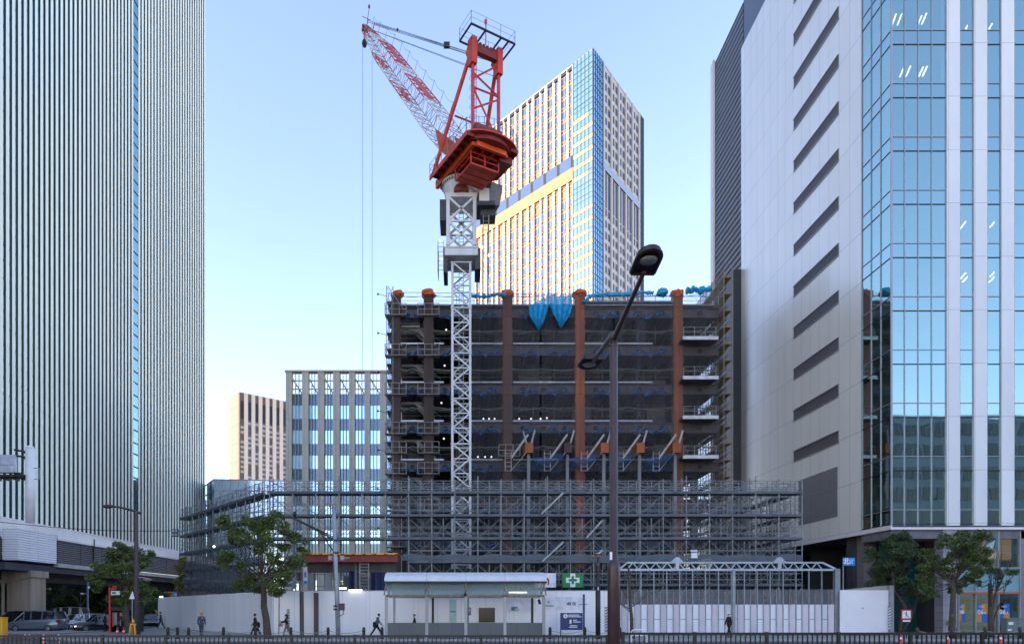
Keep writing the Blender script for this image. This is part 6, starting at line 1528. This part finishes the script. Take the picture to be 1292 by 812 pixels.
tree('dense street tree with a rounded crown at the left, behind the brown lamp',
     [(163,806),(162,790),(158,770),(160,750),(158,735)],
     [(150,690,8),(138,698,9),(162,695,9),(148,706,10),(172,705,8),(128,712,8),(140,722,10),(160,718,11),(176,722,9),(188,716,6),(123,730,6),(133,738,9),(150,736,11),(168,738,10),(182,742,7),(142,752,8),(160,756,9),(175,758,8),(186,698,5)], 56, n=1000, ls=.26, tr=.28, seed=5)
tree('thin yellowing tree between the overpass and the slanting scaffold', [(226,790),(225,760),(224,740)], [(225,706,5),(221,716,6),(227,726,5),(222,736,6),(226,744,5)], 67, n=700, ls=.26, tr=.16, leaf=mat('yellow_leaves', (.14,.15,.03), .7, var=.4, leafy=True), seed=6)
tree('large round clipped tree in front of the dark recess right of the white hoarding', [(1133,806),(1136,785),(1142,765),(1128,745),(1126,720)],
     [(1115,683,9),(1128,679,9),(1141,684,10),(1150,690,8),(1110,698,9),(1124,696,11),(1139,700,11),(1152,705,9),(1111,714,8),(1124,716,11),(1138,718,11),(1152,722,10),(1116,730,8),(1130,733,9),(1145,737,10),(1158,742,9),(1140,750,7),(1155,755,7)], 52.6, n=1500, ls=.2, tr=.14, leaf=M_leaf2, seed=8, bare=[(1128,800,1122,740,.08),(1135,800,1150,765,.06),(1136,800,1160,760,.05)])
tree('spreading street tree with layered crown in front of the pale stone pillar', [(1200,808),(1201,790),(1202,765),(1203,745),(1202,730)],
     [(1208,675,8),(1198,682,9),(1216,680,9),(1230,683,8),(1244,686,7),(1187,688,8),(1205,694,10),(1222,697,10),(1238,698,8),(1178,698,8),(1193,705,9),(1212,709,9),(1229,712,9),(1170,712,8),(1184,720,9),(1201,722,8),(1218,724,8),(1236,722,8),(1170,732,8),(1185,738,8),(1216,741,8),(1230,738,8),(1241,728,6),(1172,748,6),(1164,742,6),(1255,722,5),(1250,708,5)], 46.8, n=1500, ls=.19, tr=.2, leaf=mat('street_leaves', (.055,.1,.028), .6, var=.4, leafy=True), seed=9)
tree('half bare tree with a pale forked trunk at the right edge', [(1251,806),(1250,785),(1250,760),(1249,735)], [(1244,712,6),(1238,722,6),(1252,722,5),(1246,732,6),(1256,735,4)], 48.5, n=1100, ls=.18, tr=.19, seed=11, bare=[(1250,780,1262,700,.08),(1250,760,1272,705,.06),(1250,770,1240,720,.07),(1258,745,1278,725,.04),(1252,785,1266,735,.07)], leaf=M_leaf2)
tree('small leafy shoots round the base of the middle right tree', [(1203,808),(1206,800),(1207,792)], [(1199,786,4),(1207,801,5),(1196,778,3)], 46.3, n=900, ls=.15, tr=.04, seed=12, leaf=M_leaf, name='shrub', group='shrubs by the kerb')
tree('bare sapling with thin branches in front of the folding gate', [(797,808),(797,780),(795,760),(794,735),(793,716)], [], 46.6, tr=.12, seed=13,
     bare=[(796,768,778,757,.05),(796,765,820,748,.05),(820,748,838,742,.03),(795,755,785,742,.04),(794,745,806,730,.03),(794,735,784,722,.03),(793,725,803,708,.03),(793,720,789,704,.02),(795,750,812,738,.03),(796,772,766,745,.035)])
far = [(4,757,14,'far tree by the lit columns at the left edge'),(24,752,14,'far tree just left of the concrete pier'),(66,752,15,'far dark tree just right of the concrete pier'),(86,748,15,'far dark tree above the cream van'),(106,754,16,'far dark tree behind the camera pole'),(126,758,14,'far dark tree left of the bus stop pole'),(150,764,15,'far dark tree behind the kiosk'),(180,758,15,'far dark tree under the overpass, right of the left lamp'),(203,762,15,'far dark tree nearest the slanting hoarding')]
for i, (x, y, r, lb) in enumerate(far):
    Yf = 97+ (i%3)*3
    tree(lb, [(x,782),(x+1,770),(x,755)], [(x-7,y-6,9),(x+6,y-8,9),(x,y-13,8),(x-9,y+5,9),(x+8,y+4,9),(x,y,10),(x-4,y+13,9),(x+5,y+13,9)], Yf, n=150, ls=.42, tr=.2, leaf=M_leaf3 if i%2 else M_leaf2, seed=20+i, depth=2.2, name='tree', group='far trees under the overpass')
tree('bare pale branched tree in front of the far dark trees', [(101,786),(101,770),(101,760)], [], 84, tr=.16, seed=40, bare=[(101,768,96,752,.08),(101,765,108,752,.07),(101,760,104,745,.06),(98,758,92,748,.05)], name='tree', group='far trees under the overpass')

# ================================================================== vehicles
M_tint = mat('car_glass', (.012,.015,.018), .06, var=.1, spec=.8)
M_rim = mat('wheel_rim', (.25,.26,.27), .3, .7, var=.1)
M_head = mat('headlamp', (.6,.62,.65), .15, var=.05); M_headon = mat('lit_headlamp', (1,1,1), .3, var=0, emis=((1,.93,.85), .6)); M_tail = mat('tail_lamp', (.35,.01,.01), .2, var=.05)
def car(lb, paint, Lc, Wc, Hc, body, cab, loc, rz, wheels, wr=.33, cat='car', name='parked_car', lit=False, van=False, group='vehicles under the overpass'):
    t_ = thing(name, lb, cat, (0,0,0), group); hw_ = Wc/2
    def ring(x, zb, zt_, w, wt): return [V((x,-w*.9,zb)),V((x,-w,zb+.12)),V((x,-w,(zb+zt_)/2)),V((x,-wt,zt_-.04)),V((x,-wt*.9,zt_)),V((x,wt*.9,zt_)),V((x,wt,zt_-.04)),V((x,w,(zb+zt_)/2)),V((x,w,zb+.12)),V((x,w*.9,zb))]
    m = MB(); m.loft([ring(*r) for r in body]); b_ = build('body', m, paint, t_, False)
    for p in b_.data.polygons: p.use_smooth = True
    def cring(x, z0, z1, w0, w1): return [V((x,-w0,z0)),V((x,-w1,z1-.06)),V((x,-w1*.85,z1)),V((x,w1*.85,z1)),V((x,w1,z1-.06)),V((x,w0,z0))]
    m = MB(); m.loft([cring(*r) for r in cab]); build('window', m, M_tint, t_)
    # roof skin and pillars a little proud of the glass
    m = MB(); rr2 = [r for r in cab if r[2] > Hc-.22]
    m.loft([[V((x,-w1*.97,z1-.09)),V((x,-w1*.86,z1+.015)),V((x,w1*.86,z1+.015)),V((x,w1*.97,z1-.09))] for (x,z0,z1,w0,w1) in rr2])
    for i in range(len(cab)):
        x, z0, z1, w0, w1 = cab[i]
        for s in (-1,1):
            if i in (0, len(cab)-1): 
                j = 1 if i == 0 else len(cab)-2; x2, _, z2, w02, w12 = cab[j]; m.bar((x,s*w0,z0),(x2,s*w12*1.0,z2-.04),.07,.07)
            elif z1 > Hc-.22: m.bar((x,s*(w0+.008),z0),(x,s*(w1+.008),z1-.05),.09 if not van else .3,.04,up=V((0,s,0)))
    rf = build('roof', m, paint, t_)
    for x in wheels:
        for s in (-1,1):
            m = MB(); m.lathe((x,s*(hw_-.2),wr), [(wr*.6,-.01),(wr*.96,0),(wr,.04),(wr,.17),(wr*.95,.21),(wr*.62,.215)], 22, axis=(0,s,0)); w_ = build('wheel', m, M_black, t_)
            m = MB(); m.lathe((x,s*(hw_-.0),wr), [(wr*.62,-.01),(wr*.58,.02),(wr*.15,.03)], 18, axis=(0,s,0)); 
            build('rim', m, M_rim, w_)
    xf, xr = body[-1][0], body[0][0]
    zf = body[-2][2]
    for s in (-1,1):
        m = MB(); m.obox((xf-.1, s*(hw_-.27), zf-.16), (.08,0,0), (0,.13,0), (0,0,.05)); build('headlight', m, M_headon if lit else M_head, t_)
        m = MB(); m.obox((xr+.08, s*(hw_-.16), body[1][2]-.22), (.1,0,0), (0,.13,0), (0,0,.14)); build('taillight', m, M_tail, t_)
        m = MB(); m.obox((cab[-2][0]+.15, s*(hw_+.1), cab[-1][1]+.12), (.06,0,0), (0,.1,0), (0,0,.07)); build('mirror', m, paint, t_)
    m = MB(); m.obox((xf-.0, 0, zf-.32), (.03,0,0), (0,hw_*.6,0), (0,0,.11)); build('grille', m, M_black, t_)
    m = MB(); m.obox((xf+.03, 0, .48), (.012,0,0), (0,.165,0), (0,0,.082)); build('number_plate', m, M_white, t_)
    m = MB(); m.obox(((xf+xr)/2, 0, .26), ((xf-xr)/2*.93,0,0), (0,hw_*.9,0), (0,0,.08)); build('underside', m, M_black, t_)
    t_.location = loc; t_.rotation_euler.z = rz
    return t_
def sedan(L_, W, H_): 
    h = L_/2; w = W/2
    return [(-h,.35,.8,w*.8,w*.7),(-h+.12,.25,.98,w*.95,w*.85),(-h+.9,.22,1.0,w,w*.92),(0,.22,.98,w,w*.94),(h-1.4,.22,.95,w,w*.92),(h-.5,.22,.82,w*.97,w*.86),(h-.08,.25,.68,w*.85,w*.75),(h,.35,.58,w*.75,w*.65)], [(-h+.5,.97,1.0,w*.86,w*.7),(-h+1.1,.96,H_-.04,w*.88,w*.7),(-.1,.96,H_,w*.9,w*.72),(.35,.95,H_-.03,w*.9,w*.71),(h-1.25,.93,.97,w*.88,w*.74)]
def mini(L_, W, H_): 
    h = L_/2; w = W/2
    return [(-h,.4,1.15,w*.85,w*.8),(-h+.1,.28,1.2,w*.98,w*.93),(-h+1,.25,1.18,w,w*.95),(0,.25,1.12,w,w*.95),(h-1.2,.25,1.06,w,w*.93),(h-.4,.25,.95,w*.97,w*.87),(h-.06,.3,.8,w*.86,w*.78),(h,.4,.7,w*.78,w*.7)], [(-h+.06,1.17,1.22,w*.9,w*.8),(-h+.35,1.16,H_-.06,w*.93,w*.78),(-.9,1.14,H_,w*.93,w*.8),(.1,1.1,H_,w*.93,w*.8),(.75,1.06,H_-.08,w*.93,w*.78),(h-.75,1.0,1.06,w*.9,w*.8)]
P_sil = mat('silver_blue_paint', (.16,.2,.24), .25, .5, var=.08, coat=1); P_blk = mat('black_paint', (.012,.013,.016), .2, .2, var=.1, coat=1); P_cream = mat('cream_paint', (.32,.3,.25), .35, var=.08, coat=.6); P_blu = mat('blue_paint', (.01,.05,.25), .25, .2, var=.1, coat=1); P_whi = mat('silver_paint', (.4,.42,.45), .25, .3, var=.06, coat=1)
b, c = mini(4.75,1.82,1.92); car('grey blue minivan seen side on behind the railing', P_sil, 4.75,1.82,1.92, b, c, (PX(47.5,62), 62, 0), R(180), (-1.45,1.45), cat='minivan', name='minivan', lit=True)
b, c = mini(4.6,1.8,1.85); car('black minivan behind the grey blue minivan', P_blk, 4.6,1.8,1.85, b, c, (PX(24,67.5), 67.5, 0), R(182), (-1.4,1.4), cat='minivan', name='minivan')
b, c = mini(4.8,1.8,2.2); car('cream delivery van side on under the dark trees', P_cream, 4.8,1.8,2.2, b, c, (PX(83,76), 76, 0), R(180), (-1.5,1.5), cat='van', name='delivery_van', van=True)
b, c = sedan(4.3,1.75,1.45); car('blue car showing its tail behind the minivan', P_blu, 4.3,1.75,1.45, b, c, (PX(80,70), 70, 0), R(100), (-1.3,1.3))
b, c = sedan(4.5,1.8,1.5); car('pale silver car with dark grille facing the road, left of the silver estate', P_whi, 4.5,1.8,1.5, b, c, (PX(93,70.5), 70.5, 0), R(-100), (-1.35,1.35))
b, c = sedan(4.6,1.82,1.6); car('silver estate car facing left with its lamps on, left of the black taxi', P_whi, 4.6,1.82,1.6, b, c, (PX(112,66), 66, 0), R(205), (-1.4,1.4), lit=True)
b, c = sedan(4.5,1.75,1.58); car('black taxi facing the road left of the bus stop pole', P_blk, 4.5,1.75,1.58, b, c, (PX(126,62.8), 62.8, 0), R(222), (-1.35,1.35), cat='taxi', name='taxi', lit=True)
b, c = sedan(4.5,1.76,1.5); car('black saloon car with one lamp lit at the end of the slanting hoarding', P_blk, 4.5,1.76,1.5, b, c, (PX(191,73), 73, 0), R(192), (-1.35,1.35), lit=True)
b, c = sedan(4.4,1.75,1.45); car('pale blue car cut by the left edge', mat('pale_blue_paint', (.2,.32,.4), .25, .3, coat=1), 4.4,1.75,1.45, b, c, (PX(4,75), 75, 0), R(180), (-1.3,1.3))

# ================================================================== people
def skin(verts, edges, rads, sub=1):
    me = bpy.data.meshes.new('figure'); me.from_pydata([tuple(v) for v in verts], edges, []); o = bpy.data.objects.new('figure', me); COL.objects.link(o)
    md = o.modifiers.new('s', 'SKIN'); md.use_smooth_shade = True
    for i, r in enumerate(rads):
        sv = me.skin_vertices[0].data[i]; rx = r if isinstance(r, tuple) else (r, r); sv.radius = rx; sv.use_root = (i == 0)
    ms = o.modifiers.new('d', 'SUBSURF'); ms.levels = sub; ms.render_levels = sub
    bpy.context.view_layer.update(); dg = bpy.context.evaluated_depsgraph_get(); me2 = bpy.data.meshes.new_from_object(o.evaluated_get(dg))
    mb = MB(); mb.add([v.co for v in me2.vertices], [tuple(p.vertices) for p in me2.polygons])
    bpy.data.objects.remove(o); bpy.data.meshes.remove(me); bpy.data.meshes.remove(me2); return mb
def person(lb, loc, rz, top, legs, stride=.3, armsw=.35, lean=.03, h=1.75, bend=0.0, helmet=None, hairlen=0, shoe=None, fem=False, hood=None, armfwd=None, group=None):
    k = h/1.75; t_ = thing('person', lb, 'person', (0,0,0), group)
    J_ = {}
    J_['pel'] = V((0,0,.94)); J_['wai'] = V((lean*.5,0,1.1)); J_['che'] = V((lean,0,1.32)); J_['nec'] = V((lean*1.4+.01,0,1.47)); J_['jaw'] = V((lean*1.6+.03,0,1.555)); J_['hea'] = V((lean*1.7+.02,0,1.645)); J_['cro'] = V((lean*1.7+.0,0,1.70)); J_['nos'] = V((lean*1.7+.118,0,1.61)); 
    sw = .16 if fem else .18
    for s, n_, sg in ((1,'L',1),(-1,'R',-1)):
        a = stride*sg; J_['hip'+n_] = V((0,s*.085,.9)); kn = V((math.sin(a)*.42+.02, s*.09, .9-math.cos(a)*.42)); J_['kne'+n_] = kn
        b2 = a*(.75) - (bend+.35 if sg < 0 else .05)*(1 if abs(stride) > .1 else 0)*.6; an = kn + V((math.sin(b2)*.41, 0, -math.cos(b2)*.41)); J_['ank'+n_] = an; J_['toe'+n_] = an + V((.15,s*.01,-.03 if sg > 0 else -.06))
        J_['sho'+n_] = V((lean*1.1, s*sw, 1.4)); aa = -armsw*sg if armfwd is None else armfwd*.35
        el = J_['sho'+n_] + V((math.sin(aa)*.29, s*.05, -math.cos(aa)*.29)); J_['elb'+n_] = el; ab = aa + (.25 if armfwd is None else armfwd); wr_ = el + V((math.sin(ab)*.25, -s*.01, -math.cos(ab)*.25)); J_['wri'+n_] = wr_
        hd = (wr_-el).normalized(); J_['pal'+n_] = wr_ + hd*.07; sd_ = V((0,1,0)); fw_ = hd.cross(sd_)
        for q in range(4): J_['fa%d%s' % (q,n_)] = wr_ + hd*.1 + fw_*(q-1.5)*.02; J_['fb%d%s' % (q,n_)] = wr_ + hd*(.155-.012*abs(q-1.4)) + fw_*(q-1.5)*.021 + V((0,-s*.02,0))
        J_['th'+n_] = wr_ + hd*.05 - fw_*.05 + V((0,-s*.015,0))
    zmin_ = min(J_['ankL'].z, J_['ankR'].z) - .075
    for q in J_: J_[q] = (J_[q]-V((0,0,zmin_)))*k
    rad = dict(pel=.115,wai=.105,che=.125,nec=.05,jaw=.062,hea=.088,cro=.07,nos=.013,hip=.085,kne=.055,ank=.04,toe=.03,sho=.055,elb=.042,wri=.026,pal=.03,fa=.0095,fb=.008,th=.011)
    def rd(nm, f=1): 
        for L_ in (3,2):
            if nm[:L_] in rad: return rad[nm[:L_]]*k*f
    def graph(names, edges, f=1, over={}):
        idx = {n_: i for i, n_ in enumerate(names)}; return skin([J_[n_] for n_ in names], [(idx[a], idx[b]) for a, b in edges], [over.get(n_[:3], rd(n_, f)) if n_[:3] in over else rd(n_, f) for n_ in names])
    names = ['pel','wai','che','nec','jaw','hea','cro','nos']; ed = [('pel','wai'),('wai','che'),('che','nec'),('nec','jaw'),('jaw','hea'),('hea','cro'),('hea','nos')]
    for n_ in 'LR':
        names += ['hip'+n_,'kne'+n_,'ank'+n_,'toe'+n_,'sho'+n_,'elb'+n_,'wri'+n_,'pal'+n_,'th'+n_]; ed += [('pel','hip'+n_),('hip'+n_,'kne'+n_),('kne'+n_,'ank'+n_),('ank'+n_,'toe'+n_),('che','sho'+n_),('sho'+n_,'elb'+n_),('elb'+n_,'wri'+n_),('wri'+n_,'pal'+n_),('wri'+n_,'th'+n_)]
        for q in range(4): names += ['fa%d%s'%(q,n_),'fb%d%s'%(q,n_)]; ed += [('pal'+n_,'fa%d%s'%(q,n_)),('fa%d%s'%(q,n_),'fb%d%s'%(q,n_))]
    bd = build('body', graph(names, ed, .93), M_skin, t_, True)
    nj = ['pel','wai','che','nec','shoL','elbL','wriL','shoR','elbR','wriR','hipL','hipR']; ej = [('pel','wai'),('wai','che'),('che','nec'),('che','shoL'),('shoL','elbL'),('elbL','wriL'),('che','shoR'),('shoR','elbR'),('elbR','wriR'),('pel','hipL'),('pel','hipR')]
    build('jacket', graph(nj, ej, 1.0, dict(pel=.15*k,wai=.135*k,che=.15*k,nec=.062*k,sho=.078*k,elb=.064*k,wri=.05*k,hip=.1*k)), top, t_, True)
    nl = ['pel','hipL','kneL','ankL','hipR','kneR','ankR']; el_ = [('pel','hipL'),('hipL','kneL'),('kneL','ankL'),('pel','hipR'),('hipR','kneR'),('kneR','ankR')]
    build('trousers', graph(nl, el_, 1.0, dict(pel=.125*k,hip=.1*k,kne=.078*k,ank=.062*k)), legs, t_, True)
    for n_ in 'LR':
        a, b = J_['ank'+n_], J_['toe'+n_]; m = MB(); d = (b-a); d.z = 0; d.normalize(); s_ = V((-d.y,d.x,0)); fl_z = a.z-.075*k
        rg = lambda x, w, z: [a+d*x-s_*w+V((0,0,-.072*k)), a+d*x+s_*w+V((0,0,-.072*k)), a+d*x+s_*w*.8+V((0,0,z)), a+d*x-s_*w*.8+V((0,0,z))]
        m.loft([rg(-.08*k,.03*k,.0),rg(-.04*k,.042*k,.03*k),rg(.06*k,.045*k,-.0),rg(.16*k,.042*k,-.03*k),rg(.21*k,.02*k,-.05*k)]); build('shoe', m, shoe or M_black, t_, True)
    hc_ = J_['hea'] + V((-.012*k,0,.015*k)); m = MB(); rings = []
    if helmet:
        m.lathe(hc_+V((.01,0,.02*k)), [(.15*k,-.012),(.15*k,0),(.128*k,.012),(.125*k,.06*k),(.095*k,.11*k),(.04*k,.135*k),(.005,.137*k)], 16); m.obox(hc_+V((.15*k,0,.025*k)), (.04*k,0,0), (0,.08*k,0), (0,0,.006)); build('helmet', m, helmet, t_, True)
    m = MB()
    for i in range(7):
        a = -.35 + (PI/2+.34)*i/6; r = math.cos(a)*.108*k; rings.append([hc_ + V((math.cos(q)*r - (.012*k) + (-.018*k if math.cos(q) > .3 and i < 3 else 0), math.sin(q)*r*.9, math.sin(a)*.112*k)) for q in [2*PI*j/14 for j in range(14)]])
    m.loft(rings)
    if hairlen: m.path([hc_+V((-.07*k,0,.02)), hc_+V((-.1*k,0,-.1*k)), hc_+V((-.1*k,0,-.1*k-hairlen))], [.07*k,.07*k,.03*k], 10)
    if not helmet or True: build('hair', m, M_hair, t_, True)
    if hood: m = MB(); m.path([J_['nec']+V((-.12*k,-.08*k,.0)), J_['nec']+V((-.14*k,0,-.01)), J_['nec']+V((-.12*k,.08*k,0))], [.04*k,.06*k,.04*k], 8); build('hood', m, top, t_, True)
    t_.location = loc; t_.rotation_euler.z = rz
    Mx = Matrix.Translation(V(loc)) @ Matrix.Rotation(rz, 4, 'Z')
    return t_, {q: Mx @ J_[q] for q in J_}, Mx
C_navy = mat('navy_cloth', (.012,.014,.03), .85, var=.2); C_blk = mat('black_cloth', (.01,.01,.013), .85, var=.2); C_grey = mat('grey_blue_cloth', (.1,.13,.19), .85, var=.2); C_tan = mat('tan_cloth', (.28,.2,.1), .85, var=.15); C_teal = mat('work_blue_cloth', (.04,.065,.09), .85, var=.25); C_pale = mat('pale_cloth', (.4,.42,.44), .8)
H_or = mat('orange_helmet', (.75,.3,.03), .35); H_wh = mat('white_helmet', (.7,.7,.7), .35)
def bag(c, dims, m_, lb, cat='bag', strap=None):
    t_ = thing(cat.replace(' ','_'), lb, cat, c); m = MB(); rings = []
    for f_, s in ((-1,.55),(-.8,.9),(0,1),(.7,.92),(1,.6)): rings.append([V(c)+V((math.cos(a)*dims[0]*s, math.sin(a)*dims[1]*s, f_*dims[2])) for a in [2*PI*i/10 for i in range(10)]])
    m.loft(rings); build('body', m, m_, t_, True)
    if strap: m = MB(); m.path(strap, .014, 5); build('strap', m, m_, t_, True)
    return t_
G = .13
p1_, j, Mx = person('worker in an orange helmet and blue grey overalls seen from behind', (PX(254,49),49,G), R(95), C_teal, C_teal, stride=.12, armsw=.15, helmet=H_or)
p2_, j, Mx = person('man in a dark suit walking left beside the left tree trunk', (PX(322.5,47.2),47.2,G), R(180), C_navy, C_blk, stride=.5, armsw=.45)
bag(j['shoL']+V((.22,.15,-.42)), (.13,.08,.2), C_blk, 'black shoulder bag on the man in the dark suit', strap=[j['shoL']+V((.03,0,.08)), j['shoL']+V((.2,.1,-.2))])
p3_, j, Mx = person('woman in a navy jacket and tan trousers walking left with a long ponytail', (PX(362,48.2),48.2,G), R(180), C_navy, C_tan, stride=.35, h=1.66, fem=True, hairlen=.22, armfwd=1.35, shoe=C_pale)
bag(j['wriL']+V((.05,-.1,-.2)), (.13,.08,.14), mat('beige_bag', (.4,.33,.25), .7), 'beige handbag held by the woman in tan trousers', cat='handbag', strap=[j['palL'], j['wriL']+V((.05,-.1,-.08))])
p4_, j, Mx = person('man in a grey hooded jacket striding right towards the bus shelter', (PX(475,48.5),48.5,G), 0, C_grey, C_blk, stride=.55, armsw=.5, lean=.1, hood=True)
bag(j['shoR']+V((-.22,-.12,-.42)), (.12,.09,.2), C_navy, 'dark blue backpack slung low behind the man in the grey hooded jacket', cat='backpack', strap=[j['shoR']+V((0,0,.08)), j['shoR']+V((-.18,-.08,-.24))])
p5_, j, Mx = person('dark haired person in black standing behind the low wall of the bus shelter', (PX(523.5,49.6),49.6,G), R(180), C_blk, C_blk, stride=.05, h=1.6)
p6_, j, Mx = person('person in a white helmet and black jacket walking in front of the folding gate', (PX(920,48),48,G), R(190), C_blk, C_blk, stride=.22, armsw=.2, helmet=H_wh)
p7_, j, Mx = person('dark clad person walking at the end of the slanting hoarding', (PX(203,68),68,.05), R(190), C_navy, C_blk, stride=.4)
p8_, j, Mx = person('dark clad person with pale hair band standing by the black taxi', (PX(133,58.5),58.5,.1), R(200), C_blk, C_blk, stride=.1, h=1.7)
p9_, j, Mx = person('person in a brown coat standing between the kiosk posters and the left tree trunk', (PX(155,57),57,.1), R(260), mat('brown_coat', (.07,.05,.035), .9), C_blk, stride=.06, h=1.7)
for i, (Yw, dx, lb, c_, rz) in enumerate(((73,-.9,'worker in a white helmet nearest the right end of the top scaffold deck',C_grey,R(180)),(75.5,-1.1,'worker in a white helmet second from the right on the top scaffold deck',C_teal,R(200)),(79.5,-.8,'worker in a white helmet third from the right on the top scaffold deck',C_tan,R(170)),(81.5,-.9,'worker in a white helmet farthest left on the top scaffold deck',C_pale,R(190)))):
    person(lb, (SX1+dx+ (0 if i < 2 else .1), Yw, SL[4]), rz, c_, C_teal, stride=.08, armsw=.2, helmet=H_wh)
# ------------------------------------------------------------------ camera, light, sky
cam = bpy.data.cameras.new('camera'); co = bpy.data.objects.new('camera', cam); COL.objects.link(co)
co.location = (0, 0, EYE); co.rotation_euler = (R(90), 0, 0)
cam.sensor_fit = 'HORIZONTAL'; cam.sensor_width = 36; cam.lens = 36 * F / W0
cam.shift_x = (W0/2 - CX) / W0; cam.shift_y = (CY - H0/2) / W0
cam.clip_start = .1; cam.clip_end = 5000
scene.camera = co
SUN_EL, SUN_DIR = 13.0, V((-1, -.33, 0)).normalized()
sd = bpy.data.lights.new('sun', 'SUN'); so = bpy.data.objects.new('sun', sd); COL.objects.link(so)
tosun = (SUN_DIR * math.cos(R(SUN_EL)) + V((0,0,math.sin(R(SUN_EL)))))
so.rotation_euler = tosun.to_track_quat('Z', 'Y').to_euler(); so.location = (0,0,120)
sd.energy = 2.0; sd.angle = R(.5); sd.color = (1, .78, .56)
w = bpy.data.worlds.new('World'); scene.world = w; w.use_nodes = True
t = w.node_tree; bg = t.nodes['Background']
sk = N(t, 'ShaderNodeTexSky'); sk.sky_type = 'NISHITA'; sk.sun_disc = False
sk.sun_elevation = R(SUN_EL); sk.sun_rotation = math.atan2(SUN_DIR.x, SUN_DIR.y)
sk.air_density = 1.0; sk.dust_density = .35; sk.ozone_density = 2.2; sk.altitude = 0
tn = N(t, 'ShaderNodeMix', data_type='RGBA', blend_type='MULTIPLY'); tn.inputs['Factor'].default_value = 1; tn.inputs['B'].default_value = (1.06, .85, .9, 1)
L(t, sk.outputs[0], tn.inputs['A']); L(t, tn.outputs['Result'], bg.inputs[0]); bg.inputs[1].default_value = .15
scene.view_settings.view_transform = 'Standard'; scene.view_settings.look = 'None'
scene.view_settings.exposure = 2.38; scene.view_settings.gamma = 1
scene.render.engine = 'CYCLES'
scene.cycles.max_bounces = 8; scene.cycles.transparent_max_bounces = 24; scene.cycles.diffuse_bounces = 3; scene.cycles.glossy_bounces = 4
scene.render.resolution_x = 1024; scene.render.resolution_y = 643
